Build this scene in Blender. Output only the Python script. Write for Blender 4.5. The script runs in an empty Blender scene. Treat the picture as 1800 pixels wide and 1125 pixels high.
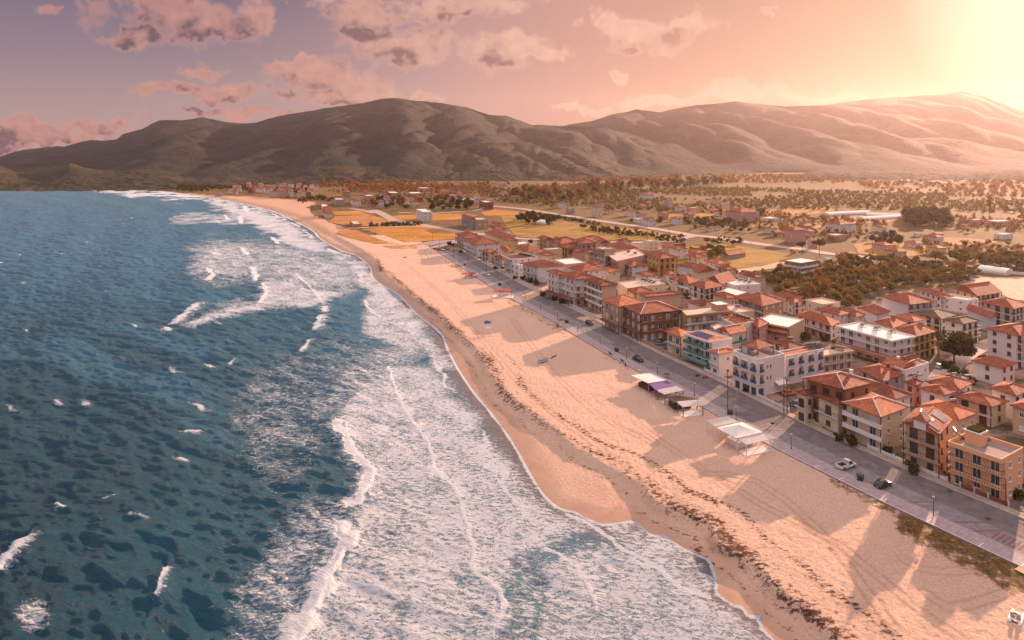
import bpy, bmesh, math, random
import numpy as np
from mathutils import Vector, Matrix
random.seed(11)
RNG = np.random.RandomState(7)
scn = bpy.context.scene
COL = scn.collection
R = math.radians

# ------------------------------------------------------------ camera, sky, sun, exposure
FPX, XC, YH, CAMH = 1100.0, 900.0, 265.0, 70.0       # lens in source pixels, horizon row, camera height
W0, H0 = 1800, 1125
cd = bpy.data.cameras.new('camera'); cam = bpy.data.objects.new('camera', cd); COL.objects.link(cam)
cam.location = (0, 0, CAMH); cam.rotation_euler = (R(90), 0, 0)
cd.sensor_width = 36.0; cd.lens = 36.0 * FPX / W0
cd.shift_y = -(H0 / 2 - YH) / W0
cd.clip_start = 1.0; cd.clip_end = 40000
scn.camera = cam
scn.view_settings.view_transform = 'Standard'; scn.view_settings.look = 'None'
scn.view_settings.gamma = 1.0; scn.view_settings.exposure = 1.2; scn.view_settings.use_curve_mapping = False
scn.cycles.max_bounces = 5; scn.cycles.diffuse_bounces = 3; scn.cycles.glossy_bounces = 2
scn.cycles.transmission_bounces = 3; scn.cycles.volume_bounces = 0; scn.cycles.transparent_max_bounces = 6
scn.cycles.use_denoising = True
SUN_AZ, SUN_EL = 42.0, 12.5                            # degrees right of the view direction, above the horizon
sv = Vector((math.sin(R(SUN_AZ)) * math.cos(R(SUN_EL)), math.cos(R(SUN_AZ)) * math.cos(R(SUN_EL)), math.sin(R(SUN_EL))))
sl = bpy.data.lights.new('sun', 'SUN'); sl.energy = 4.3; sl.angle = R(0.5); sl.color = (1.0, 0.62, 0.43)
so = bpy.data.objects.new('sun', sl); COL.objects.link(so); so.rotation_euler = sv.to_track_quat('Z', 'Y').to_euler()

def s2l(c):
    return tuple(((v / 255.0) / 12.92 if v / 255.0 <= .04045 else ((v / 255.0 + .055) / 1.055) ** 2.4) for v in c)

class NT:
    """small helper for node trees"""
    def __init__(s, nt): s.t = nt; s.n = nt.nodes; s.l = nt.links
    def new(s, typ, **kw):
        nd = s.n.new(typ)
        for k, v in kw.items(): setattr(nd, k, v)
        return nd
    def put(s, sock, v):
        if isinstance(v, bpy.types.NodeSocket): s.l.new(v, sock)
        elif v is not None:
            if hasattr(sock.default_value, '__len__') and not hasattr(v, '__len__'): v = [v] * len(sock.default_value)
            if hasattr(sock.default_value, '__len__') and len(sock.default_value) == 4 and len(v) == 3: v = tuple(v) + (1,)
            sock.default_value = v
    def math(s, op, a, b=None, c=None, clamp=False):
        nd = s.new('ShaderNodeMath', operation=op, use_clamp=clamp)
        s.put(nd.inputs[0], a)
        if b is not None: s.put(nd.inputs[1], b)
        if c is not None: s.put(nd.inputs[2], c)
        return nd.outputs[0]
    def vmath(s, op, a, b=None, c=None):
        nd = s.new('ShaderNodeVectorMath', operation=op)
        s.put(nd.inputs[0], a)
        if b is not None: s.put(nd.inputs[3] if op == 'SCALE' else nd.inputs[1], b)
        if c is not None: s.put(nd.inputs[2], c)
        return nd.outputs['Value'] if op in ('DOT_PRODUCT', 'LENGTH') else nd.outputs[0]
    def mapr(s, v, a, b, c=0.0, d=1.0, smooth=True):
        nd = s.new('ShaderNodeMapRange', interpolation_type='SMOOTHSTEP' if smooth else 'LINEAR')
        for i, x in enumerate((v, a, b, c, d)): s.put(nd.inputs[i], x)
        return nd.outputs[0]
    def mix(s, f, a, b, mode='MIX'):
        nd = s.new('ShaderNodeMix', data_type='RGBA', blend_type=mode)
        s.put(nd.inputs[0], f); s.put(nd.inputs[6], a); s.put(nd.inputs[7], b)
        return nd.outputs[2]
    def ramp(s, f, stops, interp='LINEAR'):
        nd = s.new('ShaderNodeValToRGB'); cr = nd.color_ramp; cr.interpolation = interp
        while len(cr.elements) < len(stops): cr.elements.new(0.5)
        for e, (p, c) in zip(cr.elements, stops):
            e.position = p; e.color = tuple(c) + (1,) if len(c) == 3 else c
        s.put(nd.inputs[0], f); return nd.outputs[0]
    def noise(s, vec, scale, detail=3, rough=.55, dist=0.0, dims='3D', lac=2.0):
        nd = s.new('ShaderNodeTexNoise', noise_dimensions=dims)
        s.put(nd.inputs['Vector'], vec); s.put(nd.inputs['Scale'], scale); s.put(nd.inputs['Detail'], detail)
        s.put(nd.inputs['Roughness'], rough); s.put(nd.inputs['Distortion'], dist); s.put(nd.inputs['Lacunarity'], lac)
        return nd.outputs[0]
    def sep(s, v):
        nd = s.new('ShaderNodeSeparateXYZ'); s.put(nd.inputs[0], v); return nd.outputs
    def comb(s, x, y, z):
        nd = s.new('ShaderNodeCombineXYZ')
        for i, v in enumerate((x, y, z)): s.put(nd.inputs[i], v)
        return nd.outputs[0]

# ---- world: Nishita sky toned by colour ramps, warm towards the sun, with broken cumulus
wd = bpy.data.worlds.new('World'); scn.world = wd; wd.use_nodes = True
w = NT(wd.node_tree); w.n.clear()
tc = w.new('ShaderNodeTexCoord').outputs['Generated']
dirv = w.vmath('NORMALIZE', tc)
dx, dy, dz = w.sep(dirv)
sky = w.new('ShaderNodeTexSky', sky_type='NISHITA', sun_disc=False)
sky.sun_elevation = R(SUN_EL); sky.sun_rotation = R(SUN_AZ); sky.air_density = 1.6; sky.dust_density = 1.5
EXPF = 2 ** -scn.view_settings.exposure
def sc_(c, k=1.0): return tuple(v * EXPF * k for v in s2l(c))
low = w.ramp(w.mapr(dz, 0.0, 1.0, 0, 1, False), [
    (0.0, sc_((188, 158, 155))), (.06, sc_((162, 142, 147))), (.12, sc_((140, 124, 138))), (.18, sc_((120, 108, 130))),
    (.24, sc_((84, 86, 114))), (.32, sc_((84, 96, 128))), (.42, sc_((128, 136, 160), 1.6)), (.7, sc_((186, 180, 188), 2.4)), (1.0, sc_((200, 190, 190), 2.9))])  # overhead stops brightened beyond the visible sky to add fill in the shade
sdot = w.vmath('DOT_PRODUCT', dirv, tuple(sv))
hx = w.math('DIVIDE', dx, w.math('SQRT', w.math('ADD', w.math('MULTIPLY', dx, dx), w.math('MULTIPLY', dy, dy))))
g1 = w.mapr(sdot, .28, .98, 0, 1, True)
g1 = w.math('POWER', g1, 1.25)
warm = w.ramp(w.mapr(sdot, .45, 1.0, 0, 1, False), [
    (0.0, sc_((206, 160, 152))), (.45, sc_((214, 158, 146))), (.72, sc_((200, 146, 130))), (.88, sc_((180, 134, 118))), (.97, sc_((170, 130, 116))), (1.0, sc_((240, 210, 190), 1.0))])
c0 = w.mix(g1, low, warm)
# clouds: direction projected on a far vertical sheet (u = right/forward, v = up/forward)
ady = w.math('MAXIMUM', w.math('ABSOLUTE', dy), .05)
cu = w.math('DIVIDE', dx, ady); cv = w.math('DIVIDE', dz, ady)
uv = w.comb(cu, cv, w.math('MULTIPLY', w.math('SIGN', dy), 3.0))
CL = [  # x, y, half width, half height in source pixels
    (300, 18, 140, 42), (380, 45, 120, 34), (230, 60, 50, 22), (450, 40, 46, 44), (85, 12, 30, 9), (420, 70, 30, 14),
    (700, 75, 125, 34), (640, 55, 70, 18), (720, 110, 60, 20), (890, 88, 92, 34), (950, 95, 42, 18), (680, 30, 110, 20), (800, 10, 140, 24), (620, 5, 70, 12),
    (555, 132, 95, 32), (640, 150, 88, 22), (520, 118, 40, 18), (580, 165, 130, 16), (360, 128, 40, 14), (330, 162, 110, 12), (390, 165, 46, 18), (370, 196, 90, 9), (455, 200, 80, 10), (745, 174, 50, 7),
    (60, 222, 190, 13), (235, 208, 22, 16), (170, 222, 90, 11), (60, 244, 190, 18), (0, 262, 80, 14),
    (1060, 40, 40, 20), (1130, 58, 90, 32), (1210, 44, 62, 26), (1120, 84, 50, 14), (1098, 134, 22, 14), (1360, 20, 20, 7),
    (1170, 176, 110, 12), (1300, 165, 90, 20), (1020, 192, 60, 8), (1440, 172, 120, 12), (1770, 105, 40, 14), (1780, 150, 40, 10), (1100, 190, 60, 7)]
g = bpy.data.node_groups.new('cloud_density', 'ShaderNodeTree')
g.interface.new_socket('uv', in_out='INPUT', socket_type='NodeSocketVector')
g.interface.new_socket('d', in_out='OUTPUT', socket_type='NodeSocketFloat'); g.interface.new_socket('soft', in_out='OUTPUT', socket_type='NodeSocketFloat')
q_ = NT(g); gi = q_.new('NodeGroupInput').outputs[0]; go = q_.new('NodeGroupOutput')
wn = q_.noise(gi, 15.0, 6, .55); wn2 = q_.noise(q_.vmath('ADD', gi, (5.3, 2.2, 0)), 44.0, 5, .55)
pert = q_.math('ADD', q_.math('MULTIPLY', q_.math('SUBTRACT', wn, .5), 1.7), q_.math('MULTIPLY', q_.math('SUBTRACT', wn2, .5), 1.1))
def nvec(v, sc, det):
    nd = q_.new('ShaderNodeTexNoise'); q_.put(nd.inputs['Vector'], v); nd.inputs['Scale'].default_value = sc; nd.inputs['Detail'].default_value = det; nd.inputs['Roughness'].default_value = .6
    return q_.vmath('SUBTRACT', nd.outputs[1], (.5, .5, .5))
gw = q_.vmath('ADD', gi, q_.vmath('MULTIPLY', nvec(gi, 11.0, 4), (.16, .075, 0)))
gw = q_.vmath('ADD', gw, q_.vmath('MULTIPLY', nvec(gi, 42.0, 6), (.05, .032, 0)))
gu, gv, gs = q_.sep(gw)
mx = None
for (x, y, a, b) in CL:
    ex = q_.math('MULTIPLY_ADD', gu, FPX / a, -(x - XC) / a)
    ey = q_.math('MULTIPLY_ADD', gv, FPX / b, -(YH - y) / b)
    q = q_.math('SUBTRACT', 1.0, q_.math('SQRT', q_.math('MULTIPLY_ADD', ex, ex, q_.math('MULTIPLY', ey, ey))))
    q = q_.math('MAXIMUM', q, -1.0)
    mx = q if mx is None else q_.math('SMOOTH_MAX', mx, q, .2)
front = q_.math('GREATER_THAN', gs, .05)
far = q_.math('SUBTRACT', q_.noise(gi, 2.2, 2), .75)
mx = q_.math('ADD', q_.math('MULTIPLY', mx, front), q_.math('MULTIPLY', far, q_.math('SUBTRACT', 1.0, front)))
q_.l.new(q_.math('ADD', mx, pert), go.inputs[0]); q_.l.new(q_.math('ADD', mx, q_.math('MULTIPLY', q_.math('SUBTRACT', q_.noise(gi, 20.0, 3, .5), .5), 1.5)), go.inputs[1])
def cden(v):
    n = w.new('ShaderNodeGroup'); n.node_tree = g; w.l.new(v, n.inputs[0]); return n.outputs
dens, soft = cden(uv); _d, softb = cden(w.vmath('ADD', uv, (.030, .024, 0)))
alpha = w.mapr(dens, -.12, .55, 0, 1)
lit = w.mapr(w.math('SUBTRACT', soft, softb), -.80, .65, 0, 1)
lump = w.noise(w.vmath('ADD', uv, (1.3, .2, 0)), 38.0, 5, .6)
thick = w.mapr(dens, .2, .85, 0, 1)
shade_mix = w.math('MULTIPLY', w.math('ADD', w.math('SUBTRACT', 1.45, w.math('MULTIPLY', lit, 1.15)), w.math('MULTIPLY', w.math('SUBTRACT', lump, .5), .9)), w.mapr(dens, .0, .75), clamp=True)
lit_col = w.mix(g1, sc_((216, 152, 140)), sc_((250, 204, 176)))
shade_col = w.mix(g1, sc_((88, 68, 90)), sc_((158, 104, 104)))
cc = w.mix(shade_mix, lit_col, shade_col)  # sunlit rims and shaded bodies painted into the cloud colour
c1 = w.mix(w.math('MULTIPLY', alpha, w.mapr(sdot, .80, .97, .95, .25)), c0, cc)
# a little of the physical sky keeps the tint honest
fin = w.mix(.5, (0, 0, 0), c1); 
skys = w.vmath('SCALE', sky.outputs[0], .05)
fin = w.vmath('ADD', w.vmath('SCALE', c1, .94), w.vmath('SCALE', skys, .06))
below = w.mapr(dz, -.06, -.01, 0, 1)
fin = w.mix(below, sc_((150, 120, 110)), fin)
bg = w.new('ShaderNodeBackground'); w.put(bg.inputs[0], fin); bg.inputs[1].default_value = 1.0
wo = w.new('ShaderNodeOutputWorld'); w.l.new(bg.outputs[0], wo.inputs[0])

# ------------------------------------------------------------ helpers: numpy noise, placement
def _hash(ix, iy, seed):
    n = (ix.astype(np.int64) * 374761393 + iy.astype(np.int64) * 668265263 + seed * 1442695041) & 0x7fffffff
    n = ((n ^ (n >> 13)) * 1274126177) & 0x7fffffff
    return ((n ^ (n >> 16)) & 0xffff) / 65535.0
def vnoise(x, y, seed=0):
    x = np.asarray(x, float); y = np.asarray(y, float)
    ix = np.floor(x); iy = np.floor(y); fx = x - ix; fy = y - iy
    fx = fx * fx * fx * (fx * (fx * 6 - 15) + 10); fy = fy * fy * fy * (fy * (fy * 6 - 15) + 10)
    a = _hash(ix, iy, seed); b = _hash(ix + 1, iy, seed); c = _hash(ix, iy + 1, seed); d = _hash(ix + 1, iy + 1, seed)
    return (a + (b - a) * fx) * (1 - fy) + (c + (d - c) * fx) * fy
def fbm(x, y, oct=4, seed=0, gain=.5):
    s = 0; a = 1; t = 0
    for i in range(oct):
        s = s + a * vnoise(x * 2 ** i + 13.7 * i, y * 2 ** i - 7.1 * i, seed + i); t += a; a *= gain
    return s / t
def sstep(v, a, b):
    t = np.clip((v - a) / (b - a), 0, 1); return t * t * (3 - 2 * t)

def plain_z(X, D):
    """the inland plain rises gently towards the hills"""
    u = X / np.maximum(D, 1)
    return 3.0 * sstep(D, 900, 1500) * sstep(u, -.35, -.1)
def gp(x, y, z=None):
    """ground point seen at source pixel (x, y); z fixed when given"""
    if z is not None:
        D = FPX * (CAMH - z) / (y - YH); return ((x - XC) / FPX * D, D, z)
    D = FPX * CAMH / max(y - YH, 4.0)
    for _ in range(30):
        zz = float(plain_z(np.array((x - XC) / FPX * D), np.array(D)))
        D = .5 * D + .5 * FPX * (CAMH - zz) / max(y - YH, 3.0)
        D = min(D, 9000)
    zz = float(plain_z(np.array((x - XC) / FPX * D), np.array(D)))
    return ((x - XC) / FPX * D, D, zz)

REG = dict(A=(560, 270, 5.294), B=(760, 370, 5.92), C=(900, 420, 5.92), D=(1030, 500, 5.92), E=(1150, 540, 5.92), F=(1350, 600, 5.624),
           G=(1550, 600, 5.624), H=(1550, 730, 5.624), I=(1330, 720, 6.248), J=(1080, 620, 5.357), K=(1500, 470, 5.627), M=(1250, 480, 5.92),
           N=(1150, 400, 5.92), O=(1100, 260, 5.143), P=(1450, 260, 5.114), Q=(800, 280, 5.143), R=(750, 430, 5.143), S=(1500, 850, 4.09),
           T=(1000, 820, 3.6), U=(500, 700, 2.648), V=(0, 700, 2.648), W=(250, 270, 4.0), X=(0, 130, 4.0), Z=(200, 380, 3.0), _=(0, 0, 1.0))
def rp(r, x, y):
    ox, oy, s = REG[r]; return (ox + x / s, oy + y / s)

def polyw(pts, z, n_per=None, step=4.0):
    """pixel polyline -> smooth world polyline (Catmull-Rom), Nx2"""
    P = np.array([gp(x, y, z)[:2] for x, y in pts]); out = []
    for i in range(len(P) - 1):
        p0 = P[max(i - 1, 0)]; p1 = P[i]; p2 = P[i + 1]; p3 = P[min(i + 2, len(P) - 1)]
        n = max(2, int(np.linalg.norm(p2 - p1) / step))
        for k in range(n):
            t = k / n
            out.append(.5 * ((2 * p1) + (-p0 + p2) * t + (2 * p0 - 5 * p1 + 4 * p2 - p3) * t * t + (-p0 + 3 * p1 - 3 * p2 + p3) * t ** 3))
    out.append(P[-1]); return np.array(out)
def pdist(X, Y, P, closed=False):
    """distance to polyline and side (>0 on the right of its direction), chunked"""
    shp = X.shape; X = X.ravel(); Y = Y.ravel()
    best = np.full(X.shape, 1e18); side = np.zeros(X.shape)
    m = len(P) if closed else len(P) - 1
    for i in range(m):
        a = P[i]; b = P[(i + 1) % len(P)]; d = b - a; L2 = d @ d + 1e-12
        t = np.clip(((X - a[0]) * d[0] + (Y - a[1]) * d[1]) / L2, 0, 1)
        ex = X - a[0] - t * d[0]; ey = Y - a[1] - t * d[1]; q = ex * ex + ey * ey
        cr = (d[1] * (X - a[0]) - d[0] * (Y - a[1])) / math.sqrt(L2); tol = 1e-6 * (1 + q)
        k = (q < best - tol) | ((q < best + tol) & (np.abs(cr) > np.abs(side)))
        best = np.where(k, q, best); side = np.where(k, cr, side)
    return np.sqrt(best).reshape(shp), np.sign(side).reshape(shp)
def inpoly(X, Y, P):
    r = np.zeros(X.shape, bool); n = len(P)
    for i in range(n):
        x1, y1 = P[i]; x2, y2 = P[(i + 1) % n]
        if y1 == y2: continue
        c = ((y1 > Y) != (y2 > Y)) & (X < (x2 - x1) * (Y - y1) / (y2 - y1) + x1); r ^= c
    return r

# key lines, traced on the ground: water's edge, beach scarp, seaward edge of the promenade
SHORE_PX = [(150, 334.4), (272, 335.6), (330, 342), (400, 352), (435, 360), (475, 370), (500, 380), (545, 402), (565, 420), (600, 440), (630, 450), (652, 470), (658, 490), (700, 517),
            (735, 552), (775, 585), (790, 617), (808, 650), (835, 690), (872, 735), (905, 782), (935, 835), (958, 870), (985, 893), (1010, 899), (1058, 921), (1111, 914), (1130, 925),
            (1148, 940), (1166, 939), (1200, 962), (1222, 972), (1246, 982), (1256, 1000), (1263, 1030), (1262, 1042), (1290, 1062), (1306, 1064), (1318, 1082), (1336, 1080), (1341, 1103), (1361, 1123), (1400, 1180), (1450, 1260), (1700, 1650)]
BERM_PX = [(420, 352), (480, 365), (530, 380), (575, 405), (625, 432), (655, 452), (675, 478), (715, 512), (760, 545), (800, 580), (835, 615), (858, 650), (885, 690), (930, 725), (985, 765), (1050, 806), (1122, 848), (1167, 889),
           (1239, 920), (1250, 950), (1319, 990), (1389, 1050), (1455, 1110), (1520, 1180), (1850, 1500)]
EDGE_PX = [(767, 442), (814, 472), (859, 502), (909, 531), (966, 562), (1016, 593), (1071, 626), (1125, 655), (1180, 684), (1235, 716), (1300, 753), (1359, 786), (1450, 832), (1550, 882), (1652, 930), (1720, 962), (1795, 997), (1900, 1044), (2050, 1110), (3000, 1530)]
SHORE = polyw(SHORE_PX, -2.0, step=3.0); BERM = polyw(BERM_PX, 0.0, step=6.0); EDGE = polyw(EDGE_PX, 0.0, step=2.5)
# polylines run from far to near; land lies on the left of that direction -> side < 0
def sdist(X, Y, P):
    """signed distance, positive inland, evaluated on every 3rd grid node and interpolated"""
    def ev(a, b):
        d, sd = pdist(a, b, P); return -d * sd
    if X.ndim == 1 or X.shape[0] < 30: return ev(X, Y)
    k = 3; ri = np.unique(np.r_[np.arange(0, X.shape[0], k), X.shape[0] - 1]); ci = np.unique(np.r_[np.arange(0, X.shape[1], k), X.shape[1] - 1])
    v = ev(X[np.ix_(ri, ci)], Y[np.ix_(ri, ci)])
    full = np.arange(X.shape[1]); v2 = np.array([np.interp(full, ci, r) for r in v])
    fr = np.arange(X.shape[0]); return np.array([np.interp(fr, ri, c) for c in v2.T]).T
def land_z(X, D, s, sb):
    lowz = np.where(s < 0, -2 + .07 * np.maximum(s, -40), -2 + np.minimum(.065 * s, 1.1))
    wob = (fbm(X * .12, D * .12, 3, 5) - .5) * 3
    high = -.3 * np.exp(-np.maximum(sb, 0) / 18.0)
    k = sstep(sb + wob, -1.8, .9)
    return lowz + (high - lowz) * k * sstep(s, 0, 3) + plain_z(X, D)
# ------------------------------------------------------------ materials
MATS = {}
def mat(name):
    m = bpy.data.materials.new(name); m.use_nodes = True; t = NT(m.node_tree); t.n.clear()
    t.out = t.new('ShaderNodeOutputMaterial'); t.bsdf = t.new('ShaderNodeBsdfPrincipled'); t.l.new(t.bsdf.outputs[0], t.out.inputs[0])
    t.pos = t.new('ShaderNodeNewGeometry').outputs['Position']
    t.bsdf.inputs['Specular IOR Level'].default_value = .3
    MATS[name] = m; return m, t
def fin_(t, col, rough=.8, bump=None, bstr=.4, bdist=.1, metal=None):
    t.put(t.bsdf.inputs['Base Color'], col); t.put(t.bsdf.inputs['Roughness'], rough)
    if metal is not None: t.bsdf.inputs['Metallic'].default_value = metal
    if bump is not None:
        b = t.new('ShaderNodeBump'); b.inputs['Strength'].default_value = bstr; b.inputs['Distance'].default_value = bdist
        t.put(b.inputs['Height'], bump); t.l.new(b.outputs[0], t.bsdf.inputs['Normal'])
def attr(t, name):
    a = t.new('ShaderNodeAttribute'); a.attribute_name = name; return a.outputs['Fac']

# sea
m, t = mat('sea_water')
foam = attr(t, 'foam'); shal = attr(t, 'shallow'); 
st = t.vmath('MULTIPLY', t.pos, (1.0, 1.0, 0))
warp = t.noise(st, .35, 3, .6)
st2 = t.vmath('ADD', st, t.comb(t.math('MULTIPLY', warp, 3.0), t.math('MULTIPLY', warp, -2.0), 0))
vo = t.new('ShaderNodeTexVoronoi', feature='DISTANCE_TO_EDGE'); t.put(vo.inputs['Vector'], st2); vo.inputs['Scale'].default_value = 1.15
vo2 = t.new('ShaderNodeTexVoronoi', feature='DISTANCE_TO_EDGE'); t.put(vo2.inputs['Vector'], st2); vo2.inputs['Scale'].default_value = 2.7
lace = t.math('SUBTRACT', 1.0, t.math('MULTIPLY', t.math('MINIMUM', vo.outputs[0], t.math('MULTIPLY', vo2.outputs[0], 1.35)), 2.6), clamp=True)
n1 = t.noise(t.vmath('MULTIPLY', st2, (.5, 1.3, 1)), 1.25, 6, .64); n2 = t.noise(st, .11, 3, .6)
pat = t.math('ADD', t.math('ADD', t.math('MULTIPLY', t.math('SUBTRACT', lace, .3), .42), t.math('MULTIPLY', t.math('SUBTRACT', n1, .5), 1.7)), t.math('MULTIPLY', t.math('SUBTRACT', n2, .5), .7))
fm = t.mapr(t.math('ADD', pat, foam), .38, .68, 0, 1)
fm = t.math('MULTIPLY', fm, t.mapr(foam, .02, .22))
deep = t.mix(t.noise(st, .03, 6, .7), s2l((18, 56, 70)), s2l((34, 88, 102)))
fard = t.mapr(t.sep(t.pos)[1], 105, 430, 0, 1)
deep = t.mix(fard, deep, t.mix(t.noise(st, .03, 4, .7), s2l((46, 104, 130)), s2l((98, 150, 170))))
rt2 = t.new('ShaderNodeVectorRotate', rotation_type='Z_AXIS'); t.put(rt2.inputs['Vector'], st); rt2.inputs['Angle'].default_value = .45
rip_shade = t.noise(t.vmath('MULTIPLY', rt2.outputs[0], (.22, 1.0, 1)), 1.3, 5, .7)
deep = t.mix(t.mapr(rip_shade, .42, .62, 0, .35), deep, t.mix(fard, s2l((10, 30, 40)), s2l((28, 76, 104))))  # darker wave faces painted into the water colour, standing in for ripple shading
shc = t.mix(t.noise(st, .12, 4, .6), s2l((52, 112, 134)), s2l((92, 148, 172)))
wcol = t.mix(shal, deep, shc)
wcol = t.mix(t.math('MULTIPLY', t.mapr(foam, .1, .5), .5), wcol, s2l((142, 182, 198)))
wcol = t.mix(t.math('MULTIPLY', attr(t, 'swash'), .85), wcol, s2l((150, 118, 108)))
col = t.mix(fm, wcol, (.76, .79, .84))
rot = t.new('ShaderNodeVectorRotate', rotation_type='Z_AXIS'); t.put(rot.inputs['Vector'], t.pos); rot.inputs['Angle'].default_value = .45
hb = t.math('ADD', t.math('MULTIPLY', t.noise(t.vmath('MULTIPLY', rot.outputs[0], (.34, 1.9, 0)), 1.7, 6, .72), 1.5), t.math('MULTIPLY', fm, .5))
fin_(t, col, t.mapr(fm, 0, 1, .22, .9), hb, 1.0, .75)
t.put(t.bsdf.inputs['Specular IOR Level'], t.mapr(fm, 0, 1, .30, .1))
t.bsdf.inputs['IOR'].default_value = 1.33

# sand
m, t = mat('sand')
p = t.pos; wet = attr(t, 'wet'); weed = attr(t, 'weed'); grs = attr(t, 'grass')
big = t.noise(p, .06, 4, .6); fine = t.noise(p, 2.6, 6, .7); mid = t.noise(p, .6, 4, .65)
dry = t.mix(big, s2l((214, 174, 148)), s2l((238, 204, 178)))
dry = t.mix(t.mapr(fine, .3, .7), t.mix(.55, dry, s2l((176, 124, 98))), dry)
wcol = t.mix(t.noise(p, .35, 4, .6), s2l((166, 126, 102)), s2l((198, 158, 132)))
c = t.mix(wet, dry, wcol)
c = t.mix(t.math('MULTIPLY', attr(t, 'track'), .38), c, s2l((160, 112, 88)))
speck = t.mapr(t.noise(p, 1.1, 7, .8), .60, .66)
c = t.mix(t.math('MULTIPLY', speck, .55), c, s2l((105, 62, 42)))
wm = t.mapr(t.math('ADD', t.noise(t.vmath('MULTIPLY', p, (1.0, 1.6, 1)), .9, 6, .72), t.math('MULTIPLY', weed, .32)), .70, .80)
c = t.mix(t.math('MULTIPLY', wm, t.mapr(weed, .05, .3)), c, s2l((92, 52, 36)))
gm = t.mapr(t.math('ADD', t.noise(p, .55, 6, .78), t.math('MULTIPLY', grs, .36)), .68, .84)
gcol = t.ramp(t.noise(p, 1.1, 7, .8), [(.36, s2l((38, 34, 20))), (.48, s2l((84, 66, 34))), (.58, s2l((140, 100, 48))), (.68, s2l((176, 134, 84)))])
c = t.mix(t.math('MULTIPLY', gm, t.mapr(grs, .02, .2)), c, gcol)
prints = t.math('SUBTRACT', t.math('ADD', t.math('MULTIPLY', t.noise(p, 1.4, 7, .72), 1.6), t.math('MULTIPLY', mid, .5)), t.math('MULTIPLY', t.math('SUBTRACT', 1, wet), 0))
hgt = t.math('MULTIPLY', prints, t.mapr(wet, 0, 1, 1.0, .15))
fin_(t, c, t.mapr(wet, .3, 1, .95, .35), t.math('ADD', hgt, t.math('MULTIPLY', wm, .25)), .9, .32)

# inland ground
m, t = mat('plain')
p = t.pos; sand = attr(t, 'sand')
wp = t.vmath('MULTIPLY', p, (1, .55, 1))
vor = t.new('ShaderNodeTexVoronoi', feature='F1'); t.put(vor.inputs['Vector'], wp); vor.inputs['Scale'].default_value = .0085; vor.inputs['Randomness'].default_value = .9
patch = t.sep(vor.outputs['Color'])[0]
c = t.ramp(patch, [(0.0, s2l((112, 84, 38))), (.3, s2l((142, 100, 44))), (.5, s2l((84, 74, 36))), (.7, s2l((130, 98, 50))), (1.0, s2l((66, 62, 32)))], 'CONSTANT')
c = t.mix(.55, c, t.mix(t.noise(p, .02, 5, .65), s2l((82, 68, 36)), s2l((146, 102, 50))))
c = t.mix(t.mapr(t.noise(p, .12, 5, .7), .48, .62, 0, .75), c, s2l((70, 66, 34)))
c = t.mix(t.mapr(t.noise(t.vmath('MULTIPLY', p, (.4, 1, 1)), .05, 5, .7), .62, .72, 0, .4), c, s2l((160, 118, 78)))
town = attr(t, 'town')
c = t.mix(t.mapr(t.noise(p, .35, 6, .75), .45, .6, 0, .5), c, s2l((74, 62, 34)))
dust = t.mix(t.noise(p, .3, 5, .7), s2l((186, 142, 112)), s2l((216, 176, 146)))
sm_ = t.mapr(t.math('ADD', sand, t.math('MULTIPLY', t.math('SUBTRACT', t.noise(p, .06, 5, .7), .5), .8)), .4, .6)
c = t.mix(sm_, c, dust)
tg = t.mix(t.mapr(t.noise(p, .16, 5, .7), .45, .6), s2l((138, 112, 96)), s2l((82, 72, 44)))
tg = t.mix(t.mapr(t.noise(p, .07, 3, .6), .55, .65, 0, .7), tg, s2l((170, 138, 118)))
c = t.mix(town, c, tg)
fin_(t, c, .95, t.noise(p, .8, 5, .7), .8, .5)

def scrub(name, a, b, c_, fs):
    m, t = mat(name); p = t.pos
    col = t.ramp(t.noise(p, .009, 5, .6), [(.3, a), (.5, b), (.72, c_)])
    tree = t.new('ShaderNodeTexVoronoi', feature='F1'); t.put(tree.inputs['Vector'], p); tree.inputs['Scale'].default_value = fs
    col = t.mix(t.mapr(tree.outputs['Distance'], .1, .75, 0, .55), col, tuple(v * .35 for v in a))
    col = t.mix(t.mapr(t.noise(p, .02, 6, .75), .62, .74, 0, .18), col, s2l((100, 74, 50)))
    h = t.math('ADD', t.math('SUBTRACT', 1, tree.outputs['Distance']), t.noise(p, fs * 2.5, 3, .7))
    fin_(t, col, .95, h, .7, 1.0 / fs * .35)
    return m
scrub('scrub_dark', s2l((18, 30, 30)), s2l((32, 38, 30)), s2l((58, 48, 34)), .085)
scrub('scrub_near', s2l((36, 42, 28)), s2l((60, 54, 34)), s2l((98, 74, 44)), .13)

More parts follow.
